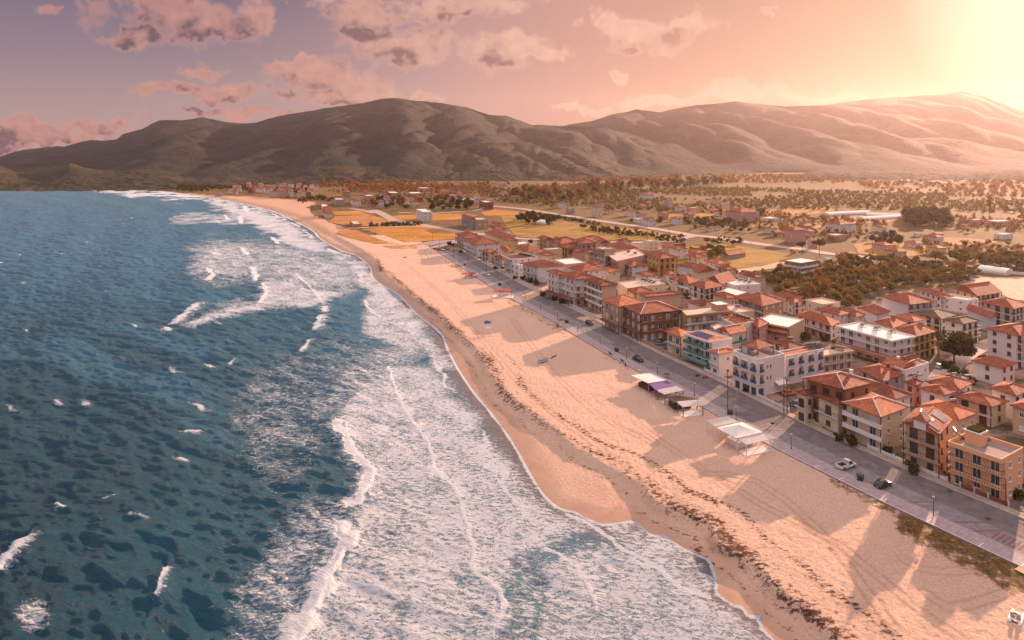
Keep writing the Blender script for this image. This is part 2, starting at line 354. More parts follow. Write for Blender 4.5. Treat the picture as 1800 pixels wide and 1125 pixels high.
def setattrs(me, **k):
    for n, v in k.items():
        a = me.attributes.new(n, 'FLOAT', 'POINT'); a.data.foreach_set('value', np.ascontiguousarray(v, np.float32).ravel())
def gridmesh(name, X, Y, Z, material, keep=None, kind='structure', smooth=True, parent=None, attrs=None):
    nr, nc = X.shape
    co = np.stack([X, Y, Z], -1).reshape(-1, 3).astype(np.float32)
    i = np.arange(nr * nc).reshape(nr, nc)
    q = np.stack([i[:-1, :-1], i[:-1, 1:], i[1:, 1:], i[1:, :-1]], -1).reshape(-1, 4)
    if keep is not None:
        kk = (keep[:-1, :-1] | keep[1:, 1:] | keep[:-1, 1:] | keep[1:, :-1]).ravel(); q = q[kk]
        used = np.unique(q); mp = np.full(nr * nc, -1); mp[used] = np.arange(len(used)); q = mp[q]; co = co[used]
        attrs = {k: v.reshape(-1)[used] for k, v in (attrs or {}).items()}
    me = bpy.data.meshes.new(name)
    me.vertices.add(len(co)); me.vertices.foreach_set('co', co.ravel())
    me.loops.add(q.size); me.loops.foreach_set('vertex_index', q.ravel().astype(np.int32))
    me.polygons.add(len(q)); me.polygons.foreach_set('loop_start', np.arange(0, q.size, 4, dtype=np.int32))
    me.polygons.foreach_set('loop_total', np.full(len(q), 4, np.int32))
    me.update(calc_edges=True)
    if smooth: me.polygons.foreach_set('use_smooth', np.ones(len(q), bool))
    if attrs: setattrs(me, **attrs)
    me.materials.append(MATS[material] if isinstance(material, str) else material)
    o = bpy.data.objects.new(name, me); COL.objects.link(o)
    if kind: o['kind'] = kind
    if parent: o.parent = parent
    return o
def fan(u0, u1, nu, d0, d1, nd):
    u = np.linspace(u0, u1, nu); d = d0 * (d1 / d0) ** np.linspace(0, 1, nd)
    U, D = np.meshgrid(u, d); return U * D, D
def to_px(X, D, z):
    return XC + FPX * X / D, YH + FPX * (CAMH - z) / D

# ---- sea: wind sea from a wave spectrum, breakers and surf foam laid along the traced lines
def spectrum(n, L, wdir, seed, vv, lmin):
    r = np.random.RandomState(seed); k = np.fft.fftfreq(n, L / n) * 2 * np.pi
    kx, ky = np.meshgrid(k, k); kk = np.hypot(kx, ky); kk[0, 0] = 1
    Lw = vv * vv / 9.81; cosf = (kx * wdir[0] + ky * wdir[1]) / kk
    ph = np.exp(-1 / (kk * Lw) ** 2) / kk ** 4 * cosf ** 8 * np.exp(-(kk * lmin) ** 2); ph[0, 0] = 0
    h = np.real(np.fft.ifft2((r.randn(n, n) + 1j * r.randn(n, n)) * np.sqrt(ph)))
    return h / h.std()
def sampl(tile, L, X, Y):
    n = tile.shape[0]; x = X / L * n; y = Y / L * n; ix = np.floor(x).astype(int); iy = np.floor(y).astype(int); fx = x - ix; fy = y - iy
    a = tile[iy % n, ix % n]; b = tile[iy % n, (ix + 1) % n]; c = tile[(iy + 1) % n, ix % n]; d = tile[(iy + 1) % n, (ix + 1) % n]
    return (a * (1 - fx) + b * fx) * (1 - fy) + (c * (1 - fx) + d * fx) * fy
X, D = fan(-1.0, .56, 1100, 80, 1350, 1200)
s = sdist(X, D, SHORE)
T1 = spectrum(512, 110.0, (.45, .89), 3, 3.9, .22); T2 = spectrum(512, 43.0, (.3, .95), 5, 2.3, .10)
ca, sa = math.cos(.35), math.sin(.35)
h = .13 * sampl(T1, 110.0, X, D) + .055 * sampl(T2, 47.0, X, D)
swell = .38 * np.sin((s + 14 * fbm(X * .012, D * .012, 3, 9)) * 2 * np.pi / 46.0)
calm = sstep(-s, 0, 38)
h = h * (.10 + .9 * calm) + swell * calm * .8
px, py = to_px(X, D, -2.0)
wx = px + (fbm(X * .05, D * .05, 4, 21) - .5) * 40; wy = py + (fbm(X * .05, D * .05, 4, 22) - .5) * 24
foam = np.zeros(X.shape)
def fieldpx(pts, dens, soft):
    global foam
    P = np.array(pts, float); x0, y0 = P.min(0) - soft * 2; x1, y1 = P.max(0) + soft * 2
    m = (wx > x0) & (wx < x1) & (wy > y0) & (wy < y1)
    if not m.any(): return
    a, b = wx[m], wy[m]; ins = inpoly(a, b, P); d, _s = pdist(a, b, P, True); sd = np.where(ins, d, -d)
    foam[m] = np.maximum(foam[m], dens * sstep(sd, -soft, soft))
fieldpx([(585, 742), (600, 700), (650, 660), (700, 640), (765, 640), (800, 680), (860, 745), (915, 820), (955, 880), (1000, 905), (1050, 925), (990, 955), (905, 985), (885, 1060), (905, 1180), (500, 1180), (530, 1090), (600, 990), (615, 910), (645, 860), (620, 790)], .455, 26)
fieldpx([(560, 700), (600, 660), (690, 590), (640, 570), (760, 610), (690, 680), (600, 735)], .3, 14)
fieldpx([(940, 985), (1010, 950), (1090, 965), (1180, 1000), (1260, 1060), (1350, 1130), (1150, 1200), (930, 1180), (945, 1060)], .42, 24)
fieldpx([(1060, 925), (1120, 915), (1200, 960), (1262, 1020), (1240, 1060), (1160, 1020), (1090, 970)], .40, 10)
fieldpx([(305, 568), (370, 545), (447, 522), (460, 495), (520, 485), (550, 510), (612, 512), (580, 535), (470, 542), (400, 560), (335, 577)], .45, 10)
fieldpx([(330, 430), (430, 415), (600, 450), (650, 480), (610, 520), (450, 500), (340, 490)], .37, 24)
fieldpx([(560, 425), (640, 460), (735, 556), (800, 650), (770, 650), (705, 590), (650, 540), (630, 500), (590, 455)], .45, 16)
fieldpx([(640, 520), (700, 560), (760, 620), (700, 620), (640, 580)], .43, 14)
fieldpx([(375, 345), (480, 372), (560, 422), (610, 452), (520, 440), (430, 385), (370, 360)], .47, 9)
fieldpx([(300, 380), (440, 372), (440, 392), (300, 392)], .42, 9)
fieldpx([(150, 333), (330, 340), (390, 352), (330, 350), (200, 341)], .55, 3)
fieldpx([(430, 640), (560, 640), (640, 700), (560, 830), (480, 860), (400, 760)], .22, 50)
fieldpx([(540, 860), (625, 905), (600, 980), (530, 1080), (470, 1180), (380, 1180), (420, 1040), (470, 940)], .33, 34)
fieldpx([(40, 1066), (72, 1056), (94, 1075), (88, 1102), (58, 1112), (34, 1094)], .34, 16)
crest = np.zeros(X.shape)
fieldpx([(860, 950), (960, 950), (985, 1010), (960, 1200), (850, 1200), (880, 1040)], .30, 16)
fieldpx([(650, 590), (720, 640), (700, 700), (600, 720), (470, 700), (450, 630), (560, 600)], .20, 40)
def line(pts, wpx, dens, amp):
    """breaker: bright crest, raised water behind it (seaward)"""
    global foam, crest
    P = polyw(pts, -2.0, step=3.0)
    cxm, cym = P.mean(0); rad = np.abs(P - P.mean(0)).max() + 25
    m = (np.abs(X - cxm) < rad) & (np.abs(D - cym) < rad)
    if not m.any(): return
    jx = (fbm(X[m] * .35, D[m] * .35, 4, 33) - .5) * wpx * 2.2
    d, sd = pdist(X[m] + jx, D[m], P); q = d * sd                    # q > 0 seaward of a line running far -> near
    foam[m] = np.maximum(foam[m], dens * np.exp(-(d / wpx) ** 2) )
    foam[m] = np.maximum(foam[m], dens * .62 * np.exp(-np.maximum(q, 0) / (wpx * 2.0)) * (q > 0))
    crest[m] = np.maximum(crest[m], amp * np.where(q > 0, np.exp(-(q / 4.0) ** 2), np.exp(-(q / 1.5) ** 2)))
line([(592, 742), (603, 760), (620, 790), (640, 815), (648, 835), (640, 868), (622, 888)], 1.3, 1.1, .9)
line([(598, 925), (612, 945), (600, 975), (585, 1000), (565, 1040), (535, 1085), (520, 1125), (505, 1180)], 1.7, 1.15, 1.3)
line([(682, 645), (697, 690), (722, 735), (755, 785), (765, 825), (800, 858), (812, 900), (818, 922)], .55, .95, .5)
line([(822, 925), (833, 965), (832, 1000), (862, 1025), (888, 1062), (876, 1100)], .6, .9, .5)
line([(1120, 990), (1158, 1000), (1195, 1030), (1245, 1050)], .6, .8, .4)
line([(955, 965), (1000, 985), (1035, 1030), (1050, 1075)], .7, .7, .4)
line([(1000, 905), (1060, 935), (1095, 965), (1145, 990), (1178, 1020)], .6, .85, .4)
line([(520, 482), (540, 500), (552, 512), (562, 524)], .8, .9, .5)
line([(462, 498), (466, 515), (455, 532)], 1.0, .9, .6)
line([(305, 568), (318, 558), (335, 545), (345, 536)], 1.6, 1.0, .7)
line([(556, 580), (560, 565), (566, 556)], 1.4, 1.0, .7)
line([(570, 540), (573, 548)], 1.4, .9, .5)
line([(442, 470), (448, 482), (446, 492)], 1.8, .95, .5)
line([(368, 474), (374, 484), (366, 492)], 1.6, .95, .5)
line([(530, 618), (540, 604), (546, 598)], .7, .9, .4)
line([(478, 418), (490, 428)], 1.6, .9, .4); line([(375, 444), (384, 448)], 2, .9, .4); line([(425, 436), (432, 446)], 2, .9, .4)
line([(308, 380), (336, 378)], 1.8, .9, .3); line([(395, 378), (400, 386)], 1.8, .9, .3); line([(422, 380), (424, 392)], 2.2, .9, .3)
line([(640, 528), (650, 545), (668, 556)], .8, .85, .3); line([(430, 362), (434, 372)], 3, .9, .3)
line([(-5, 1000), (8, 985), (22, 970), (38, 952)], .8, 1.1, 1.0)
line([(276, 1045), (284, 1025), (290, 1002)], .45, 1.05, .8)
line([(293, 577), (297, 580)], 1.3, .9, .4)
line([(405, 640), (410, 634)], .8, .7, .3)
line([(326, 758), (350, 757)], .5, .75, .2); line([(225, 905), (262, 912)], .35, .7, .2); line([(98, 885), (114, 892)], .3, .75, .3)
line([(315, 806), (328, 811)], .5, .7, .3); line([(182, 880), (206, 872)], .25, .4, .1)
# small whitecaps
for _i in range(34):
    yy = 338 + 420 * RNG.rand() ** 1.4; xx = RNG.rand() * (430 + (yy - 338) * .9)
    P0 = gp(xx, yy, -2)
    ll = (1.5 + RNG.rand() * 3) * (1 + P0[1] / 600)
    a_ = .34 + RNG.rand() * .36; wd_ = (.3 + .5 * RNG.rand()) * (1 + P0[1] / 350)
    m = (np.abs(X - P0[0]) < ll * 2) & (np.abs(D - P0[1]) < ll * 2)
    if m.any():
        ax = (X[m] - P0[0]) * .82 - (D[m] - P0[1]) * .57; ay = (X[m] - P0[0]) * .57 + (D[m] - P0[1]) * .82 + .1 * ll * np.sin(ax / ll * 3)
        foam[m] = np.maximum(foam[m], a_ * np.exp(-(ax / ll) ** 2 - (ay / wd_) ** 2) * (RNG.rand() * .5 + .5))
# wash along the water's edge
edge_n = fbm(X * .25, D * .25, 3, 44)
foam = np.maximum(foam, (.35 + .9 * fbm(X * .12, D * .12, 3, 45)) * np.exp(-((s + .3) / (.28 + D / 1000)) ** 2))
foam = np.maximum(foam, .80 * np.exp(-((s + 6.5 + 5 * (edge_n - .5)) / (.5 + D / 700)) ** 2) * sstep(fbm(X * .06, D * .06, 3, 46), .35, .6))
foam = foam + .07 * sstep(h, .6, 1.3)
shal = np.clip(1.15 * np.exp(s / 52.0) * (.75 + .5 * fbm(X * .03, D * .03, 3, 51)), 0, 1)
ra = X * .80 - D * .60; rb = X * .60 + D * .80
streak = fbm(ra * .012, rb * .07, 5, 53)
shal = np.maximum(shal, .75 * sstep(streak, .50, .72) * sstep(s, -330, -20))
shal = np.maximum(shal, .35 * sstep(fbm(X * .022, D * .03, 4, 52), .5, .75) * sstep(D, 350, 90))
sw = sstep(s, -8, -1) * .8
keep = s < 2.5
zz = -2.0 + h * (1 - .72 * sstep(foam, .3, .55)) * 1.15 + crest * calm * .55
zz = np.where(s > -3, -2.0 + (zz + 2.0) * .2, zz)
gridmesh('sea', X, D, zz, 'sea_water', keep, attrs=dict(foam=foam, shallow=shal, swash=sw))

# ---- beach: fine sheet from under the water to the promenade
X, D = fan(-.38, 1.18, 900, 82, 520, 620)
s = sdist(X, D, SHORE); sb = sdist(X, D, BERM); se = sdist(X, D, EDGE)
z = land_z(X, D, s, sb)
z = z + sstep(s, 6, 14) * ((fbm(X * 1.2, D * 1.2, 3, 61) - .5) * .26 + (fbm(X * .12, D * .12, 3, 62) - .5) * .35) * sstep(-se, .5, 4)
z = np.where(se > 0, -.25, z)
wet = 1 - sstep(s + 5 * (fbm(X * .07, D * .07, 3, 71) - .5), 1.5, 6.5)
wet = np.maximum(wet, .22 * (1 - sstep(sb, -3, 1)))
wband = lambda c, w_: np.exp(-((sb - c + 7 * (fbm(X * .05, D * .05, 4, 72) - .5)) / w_) ** 2)
weed = np.clip(.62 * wband(1.5, 2.0) + .5 * wband(-3.0, .8) + .55 * wband(8, 1.5) * sstep(D, 260, 180) + .30 * wband(4, 8), 0, 1) * (.55 + .7 * fbm(X * .08, D * .08, 3, 73)) * sstep(D, 500, 380)
pxx, pyy = to_px(X, D, 0.0)
grass = np.zeros(X.shape)
def gz(lo, hi, wid, k=1.0):                      # rough turf beside the promenade between two pixel columns
    global grass
    grass = np.maximum(grass, k * sstep(pxx, lo, lo + 25) * (1 - sstep(pxx, hi - 20, hi)) * (1 - sstep(-se, wid * .35, wid)))
gz(1560, 1900, 13, 1.0); gz(1440, 1600, 5, .75); gz(870, 1010, 9, .62); gz(1040, 1120, 5, .5); gz(1120, 1440, 1.5, .35); gz(780, 830, 9, .7)
track = np.zeros(X.shape)
for pts in ([(1588, 980), (1615, 997), (1660, 1004), (1700, 1000)], [(1626, 1040), (1665, 1066), (1700, 1062), (1770, 1040)], [(1120, 745), (1200, 800), (1330, 880), (1480, 960), (1600, 1060), (1700, 1130)], [(900, 560), (960, 640), (1040, 720), (1150, 780)], [(700, 455), (780, 520), (850, 600), (930, 690), (1060, 790), (1200, 880)], [(1240, 830), (1330, 845), (1440, 930), (1560, 1090)]):
    P = polyw(pts, 0.0, step=6.0); c0 = P.min(0) - 4; c1 = P.max(0) + 4; m = (X > c0[0]) & (X < c1[0]) & (D > c0[1]) & (D < c1[1])
    d_, _s = pdist(X[m], D[m], P); v_ = np.exp(-((d_ - .85) / .28) ** 2) * (.5 + .8 * fbm(X[m] * .1, D[m] * .1, 2, 81)); track[m] = np.maximum(track[m], v_)
z = z - .07 * track
keep = (s > -9) & (se < .6)
gridmesh('beach', X, D, z, 'sand', keep, attrs=dict(wet=wet, weed=weed, grass=grass, track=track))
# ---- inland ground sheet, to the horizon
X, D = fan(-1.7, 2.1, 640, 62, 9000, 620)
s = sdist(X, D, SHORE); sb = sdist(X, D, BERM); se = sdist(X, D, EDGE)
z = land_z(X, D, s, sb)
cover = (s > -8) & (se < -1.5) & (X > -.375 * D) & (X < 1.17 * D) & (D > 84) & (D < 514)
z = z - .5 * cover - .12
z = np.where(s < -30, -5, z)
px, py = to_px(X, D, plain_z(X, D))
sandp = np.array([(2100, 1200), (1795, 997), (1359, 786), (1016, 593), (767, 442), (745, 432), (735, 424), (700, 428), (640, 412), (612, 402), (585, 392), (563, 384), (548, 376), (540, 364), (556, 356), (515, 351), (465, 347), (390, 344), (300, 336), (150, 333), (150, 345), (500, 400), (600, 700), (1300, 1300)], float)
ins = inpoly(px, py, sandp); d_, _ = pdist(px[::2, ::2], py[::2, ::2], sandp, True)
dd = np.repeat(np.repeat(d_, 2, 0), 2, 1)[:px.shape[0], :px.shape[1]]
sand = np.where(ins, .5 + np.minimum(dd / 12, .5), .5 - np.minimum(dd / 12, .5))
town = inpoly(px, py, np.array([(780, 440), (830, 395), (1000, 425), (1180, 430), (1330, 490), (1420, 520), (1560, 510), (1850, 500), (2300, 700), (2300, 1300), (1900, 1100)], float))
sand = sand * (1 - town)
gridmesh('ground', X, D, z, 'plain', s > -60, attrs=dict(sand=sand, town=town.astype(float)))
del X, D, s, sb, se, z

# ---- hills
def hills(name, prof, Dr, Df, zf, mt, seed, amp=.26, nu=720, nr=150, kspur=9.0, back=.12, rug=2.0):
    P = np.array(prof, float); u = np.linspace((P[0, 0] - XC) / FPX, (P[-1, 0] - XC) / FPX, nu)
    from_px = u * FPX + XC; yr = np.interp(from_px, P[:, 0], P[:, 1])
    yr = yr + (fbm(from_px * .04, from_px * 0, 4, seed) - .5) * 3
    t = np.r_[np.linspace(0, 1, nr), 1 + np.linspace(.03, back, 16)]
    U, T = np.meshgrid(u, t); dr = Dr(u) if callable(Dr) else np.full(nu, float(Dr)); df = Df(u) if callable(Df) else np.full(nu, float(Df))
    DR = dr[None, :]; DF = df[None, :]
    wig = 1 + .02 * (fbm(U * 3, T * 0, 3, seed + 9) - .5)
    Dd = (DF + (DR - DF) * T) * wig; Xx = U * Dd
    zr = CAMH + (YH - yr[None, :]) / FPX * DR * wig
    z0 = zf if not callable(zf) else zf(U)
    kz = 41; zs = np.convolve(np.pad(zr[-1] if zr.shape[0] > 1 else zr[0], kz // 2, mode='edge'), np.hanning(kz + 2)[1:-1] / np.hanning(kz + 2)[1:-1].sum(), 'valid')[None, :]
    tb_ = np.clip(T, 0, 1) ** 3; zr = zr * tb_ + zs * (1 - tb_)
    Hh = np.maximum(zr - z0, 5)
    Ls = (df.mean() + dr.mean()) * .5 / kspur * 1.0                   # spur spacing in metres
    wx_ = Xx / Ls + 1.3 * fbm(Xx / Ls * .7, Dd / Ls * .7, 3, seed + 1); wy_ = Dd / Ls * .55 + 1.3 * fbm(Xx / Ls * .7 + 9, Dd / Ls * .7, 3, seed + 2)
    q1 = Xx / Ls + .25 * Dd / Ls + 1.5 * fbm(Xx / Ls * .45, Dd / Ls * .45, 3, seed + 1); q2 = Xx / Ls * 2.3 - .5 * Dd / Ls + 2.0 * fbm(Xx / Ls * .9 + 4, Dd / Ls * .9, 3, seed + 2)
    rid = np.abs(np.sin(np.pi * q1)); rid2 = np.abs(np.sin(np.pi * q2)); rid3 = fbm(Xx / Ls * 4, Dd / Ls * 4, 3, seed + 7)
    rr_ = .66 * rid + .22 * rid2 + .12 * rid3
    env = np.clip(1 - T, 0, 1) ** .6 * np.clip(T * 6, 0, 1) ** .5
    base = np.clip(T, 0, 1) ** .8 * .8 + .2 * sstep(T, 0, 1)
    zz = z0 + Hh * base * (1 - amp * env * (1 - rr_)) 
    zz = np.where(T > 1, z0 + Hh * (1 - 2.2 * (T - 1) ** 1.2), zz)
    zz = zz + env * rug * (fbm(Xx * .05, Dd * .05, 3, seed + 5) - .5) * 2 + rug * .5 * (fbm(Xx * .14, Dd * .14, 2, seed + 6) - .5) * (T > 0)
    return gridmesh(name, Xx, Dd, zz, mt)
hills('mountain_far', [(620, 320), (700, 300), (800, 272), (850, 240), (930, 219), (985, 221), (1040, 212), (1075, 202), (1120, 192), (1160, 197), (1200, 188), (1250, 182), (1290, 178), (1330, 182),
      (1380, 187), (1440, 185), (1500, 184), (1560, 190), (1640, 204), (1720, 222), (1850, 250), (2100, 290)], 3600, 1900, 0, 'scrub_dark', 101, amp=.65, kspur=7)
hills('mountain_far', [(1180, 318), (1300, 260), (1380, 205), (1440, 186), (1500, 178), (1560, 172), (1620, 168), (1690, 161), (1730, 170), (1770, 185), (1800, 195), (1900, 212), (2100, 240), (2700, 290)], 4300, 2100, 0, 'scrub_dark', 111, amp=.5, kspur=6)
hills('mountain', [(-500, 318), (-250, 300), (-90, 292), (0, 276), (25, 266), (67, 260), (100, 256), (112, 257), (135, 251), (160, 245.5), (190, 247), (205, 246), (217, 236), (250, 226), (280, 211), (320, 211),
      (357, 206), (375, 210), (400, 216), (430, 217), (450, 215), (480, 207), (520, 198), (560, 192), (600, 187), (640, 180), (675, 173), (700, 172), (740, 177), (780, 182), (820, 189), (860, 202), (890, 203), (930, 218),
      (980, 240), (1060, 268), (1160, 300)], 3200, 1380, -2, 'scrub_dark', 121, amp=.8, kspur=8.5, nr=220, nu=900)
hills('mountain_shoulder', [(600, 318), (660, 296), (700, 272), (760, 248), (800, 236), (830, 224), (850, 220), (880, 226), (940, 224), (1010, 222), (1045, 222), (1090, 232), (1130, 240), (1190, 252), (1260, 270), (1340, 288), (1440, 305)], 2700, 1700, 0, 'scrub_dark', 131, amp=.7, kspur=8)
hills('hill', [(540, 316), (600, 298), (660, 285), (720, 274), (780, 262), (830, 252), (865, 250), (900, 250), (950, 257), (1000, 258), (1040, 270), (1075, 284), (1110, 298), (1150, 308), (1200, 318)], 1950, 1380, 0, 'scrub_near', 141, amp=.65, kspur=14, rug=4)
hills('hill', [(-500, 300), (-200, 296), (-60, 284), (0, 291), (30, 303), (60, 306), (100, 297), (122, 287), (156, 296), (200, 301), (240, 297), (280, 299), (320, 304), (345, 309), (360, 303), (400, 303), (440, 306), (480, 303),
      (520, 296), (560, 291), (600, 290), (660, 292), (700, 297), (760, 302), (820, 312), (860, 318)], 1560, lambda u: 1110 + 190 * sstep(u, -.56, -.30), -3, 'scrub_near', 151, amp=.42, kspur=16, rug=4)
hills('hill', [(1340, 318), (1370, 312), (1410, 305), (1450, 300), (1520, 300), (1600, 301), (1700, 304), (1760, 300), (1850, 292), (2000, 296), (2300, 310)], 1750, 1350, 0, 'scrub_near', 161, amp=.2, kspur=14, rug=5)

# haze: even air in one closed box round everything
bm = bmesh.new(); bmesh.ops.create_cube(bm, size=1)
me = bpy.data.meshes.new('haze'); bm.to_mesh(me); bm.free()
hz = bpy.data.objects.new('haze', me); COL.objects.link(hz); hz['kind'] = 'stuff'
hz.scale = (20000, 5200, 500); hz.location = (1500, 2400, 500 / 2 - 8)
hm = bpy.data.materials.new('haze_air'); hm.use_nodes = True; ht = NT(hm.node_tree); ht.n.clear()
ho = ht.new('ShaderNodeOutputMaterial'); pv = ht.new('ShaderNodeVolumePrincipled')
pv.inputs['Density'].default_value = 4.6e-5; pv.inputs['Anisotropy'].default_value = .6; pv.inputs['Color'].default_value = (1.0, .80, .78, 1)
ht.l.new(pv.outputs[0], ho.inputs['Volume']); me.materials.append(hm)
# ------------------------------------------------------------ building materials
def wallm(name, rgb, dirt=.25):
    m, t = mat(name); base = s2l(rgb)
    n = t.noise(t.vmath('MULTIPLY', t.pos, (1, 1, .35)), .9, 5, .7)
    c = t.mix(t.math('MULTIPLY', t.mapr(n, .45, .8), dirt), base, tuple(v * .5 for v in base))
    c = t.mix(t.math('MULTIPLY', t.noise(t.pos, 5, 3, .6), .12), c, tuple(v * .7 for v in base))
    fin_(t, c, .85, t.noise(t.pos, 12, 3, .6), .15, .02)
wallm('white_wall', (226, 214, 208)); wallm('cream_wall', (222, 198, 170)); wallm('beige_wall', (204, 172, 144)); wallm('peach_wall', (236, 178, 136))
wallm('tan_wall', (184, 146, 116)); wallm('brown_wall', (170, 116, 88)); wallm('brick_wall', (140, 74, 56)); wallm('concrete', (168, 156, 148), .5)
wallm('grey_wall', (158, 152, 154)); wallm('pink_wall', (212, 152, 138)); wallm('yellow_wall', (220, 182, 118)); wallm('blue_wall', (170, 178, 194)); wallm('blue_trim', (66, 88, 124))
wallm('white_trim', (232, 224, 216), .1); wallm('roof_flat', (206, 180, 160), .4); wallm('roof_grey', (150, 132, 124), .6); wallm('roof_dark', (96, 80, 72), .4); wallm('roof_white', (236, 226, 214), .2)
wallm('shutter_brown', (92, 58, 44)); wallm('shutter_red', (132, 48, 44)); wallm('curtain', (226, 216, 208)); wallm('paving', (176, 150, 138), .4)
def simple(name, rgb, rough=.5, metal=0.0, spec=.4):
    m, t = mat(name); fin_(t, t.mix(t.math('MULTIPLY', t.noise(t.pos, 3, 4, .6), .3), s2l(rgb), tuple(v * .6 for v in s2l(rgb))), rough, metal=metal)
    t.bsdf.inputs['Specular IOR Level'].default_value = spec
simple('glass', (62, 62, 68), .12, 0, .8); simple('rail_metal', (74, 62, 58), .5, .3); simple('rail_white', (214, 206, 202), .5); simple('steel', (176, 172, 170), .35, .7)
simple('pv', (58, 70, 104), .2, 0, .8); simple('collector', (44, 42, 48), .25, 0, .8); simple('wood_dark', (92, 60, 46), .8); simple('wood_light', (206, 168, 132), .8)
simple('pole_wood', (96, 70, 60), .9); simple('awning_teal', (84, 128, 122), .8); simple('canvas_white', (236, 224, 212), .85); simple('canvas_dark', (76, 62, 56), .9)
simple('canvas_red', (176, 62, 58), .8); simple('blue_paint', (44, 78, 122), .5); simple('purple_cloth', (120, 84, 140), .9); simple('green_plastic', (52, 70, 54), .5); simple('black_paint', (30, 28, 30), .25, 0, .6)
simple('rubber', (26, 24, 24), .9); simple('white_paint', (228, 222, 216), .3, 0, .6); simple('lamp_glass', (232, 226, 214), .3); simple('blue_hull', (64, 132, 176), .4); simple('orange_paint', (204, 120, 52), .6)
simple('skin', (176, 124, 96), .6); simple('cloth_dark', (52, 48, 58), .9); simple('red_lamp', (150, 24, 20), .3)
for nm, a, b in (('roof_tile', (182, 98, 70), (128, 64, 48)), ('roof_tile_orange', (208, 122, 82), (164, 86, 58)), ('roof_tile_dark', (146, 80, 62), (102, 54, 46)), ('roof_tile_grey', (112, 94, 82), (82, 68, 62))):
    m, t = mat(nm); uvn = t.new('ShaderNodeUVMap').outputs[0]
    u_, v_, _z = t.sep(uvn)
    cell = t.new('ShaderNodeTexWhiteNoise', noise_dimensions='2D'); t.put(cell.inputs['Vector'], t.comb(t.math('FLOOR', t.math('MULTIPLY', u_, 3.2)), t.math('FLOOR', t.math('MULTIPLY', v_, 2.4)), 0))
    c = t.mix(cell.outputs[0], s2l(a), s2l(b)); c = t.mix(t.mapr(t.noise(t.pos, .5, 5, .7), .45, .7, 0, .5), c, tuple(v * .55 for v in s2l(b)))
    c = t.mix(t.mapr(t.noise(t.pos, .22, 3, .7), .5, .75, 0, .35), c, s2l((214, 150, 112)))
    wv = t.math('MULTIPLY', t.math('ADD', t.math('SINE', t.math('MULTIPLY', u_, 20.1)), 1), .5)
    rv = t.math('FRACT', t.math('MULTIPLY', v_, 2.4))
    fin_(t, c, .8, t.math('ADD', wv, t.math('MULTIPLY', rv, .4)), .9, .09)

# ------------------------------------------------------------ mesh builder
class MB:
    def __init__(s): s.v = []; s.f = []; s.uv = []
    def quad(s, *p, uv=None):
        i = len(s.v); s.v += [tuple(q) for q in p]; s.f.append(tuple(range(i, i + len(p)))); s.uv.append(uv)
    def prism(s, ring, z0, z1, cap=True, bottom=False):
        n = len(ring)
        for i in range(n):
            a, b = ring[i], ring[(i + 1) % n]
            s.quad((a[0], a[1], z0), (b[0], b[1], z0), (b[0], b[1], z1), (a[0], a[1], z1))
        if cap: s.quad(*[(p[0], p[1], z1) for p in ring])
        if bottom: s.quad(*[(p[0], p[1], z0) for p in ring[::-1]])
        return s
    def box(s, c, ex, ey, hx, hy, z0, z1):
        """box round c (2D) with unit axes ex, ey"""
        r = [(c[0] + a * hx * ex[0] + b * hy * ey[0], c[1] + a * hx * ex[1] + b * hy * ey[1]) for a, b in ((-1, -1), (1, -1), (1, 1), (-1, 1))]
        if ex[0] * ey[1] - ex[1] * ey[0] < 0: r = r[::-1]
        return s.prism(r, z0, z1, True, True)
    def tube(s, p, q, r0, r1=None, n=6):
        r1 = r0 if r1 is None else r1; p = Vector(p); q = Vector(q); d = (q - p).normalized()
        a = d.orthogonal().normalized(); b = d.cross(a); i = len(s.v)
        for c_, r_ in ((p, r0), (q, r1)):
            for k in range(n):
                th = 2 * math.pi * k / n; s.v.append(tuple(c_ + a * math.cos(th) * r_ + b * math.sin(th) * r_))
        for k in range(n):
            k2 = (k + 1) % n; s.f.append((i + k, i + k2, i + n + k2, i + n + k)); s.uv.append(None)
        s.f.append(tuple(i + k for k in range(n - 1, -1, -1))); s.uv.append(None); s.f.append(tuple(i + n + k for k in range(n))); s.uv.append(None)
        return s
    def bar(s, p, q, w, h=None):
        h = h or w; p = Vector(p); q = Vector(q); d = (q - p).normalized()
        a = d.cross(Vector((0, 0, 1))); a = a.normalized() if a.length > 1e-4 else Vector((1, 0, 0)); b = a.cross(d)
        i = len(s.v)
        for c_ in (p, q):
            for x, y in ((-1, -1), (1, -1), (1, 1), (-1, 1)): s.v.append(tuple(c_ + a * x * w / 2 + b * y * h / 2))
        for f in ((3, 2, 1, 0), (4, 5, 6, 7), (0, 1, 5, 4), (1, 2, 6, 5), (2, 3, 7, 6), (3, 0, 4, 7)): s.f.append(tuple(i + k for k in f)); s.uv.append(None)
        return s
    def mesh(s, name, material):
        me = bpy.data.meshes.new(name); me.from_pydata(s.v, [], s.f)
        if any(u is not None for u in s.uv):
            ul = me.uv_layers.new(name='UVMap'); k = 0
            for f, u in zip(s.f, s.uv):
                for j in range(len(f)):
                    if u is not None: ul.data[k].uv = u[j]
                    k += 1
        me.materials.append(MATS[material] if isinstance(material, str) else material); me.update(); return me
    def build(s, name, material, parent=None):
        o = bpy.data.objects.new(name, s.mesh(name, material)); COL.objects.link(o)
        if parent is not None: o.parent = parent
        return o
def link(name, me, parent=None, mtx=None):
    o = bpy.data.objects.new(name, me); COL.objects.link(o)
    if parent is not None: o.parent = parent
    if mtx is not None: o.matrix_basis = mtx
    return o
def tag(o, label=None, cat=None, group=None, kind=None):
    if label: o['label'] = label
    if cat: o['category'] = cat
    if group: o['group'] = group
    if kind: o['kind'] = kind
    return o
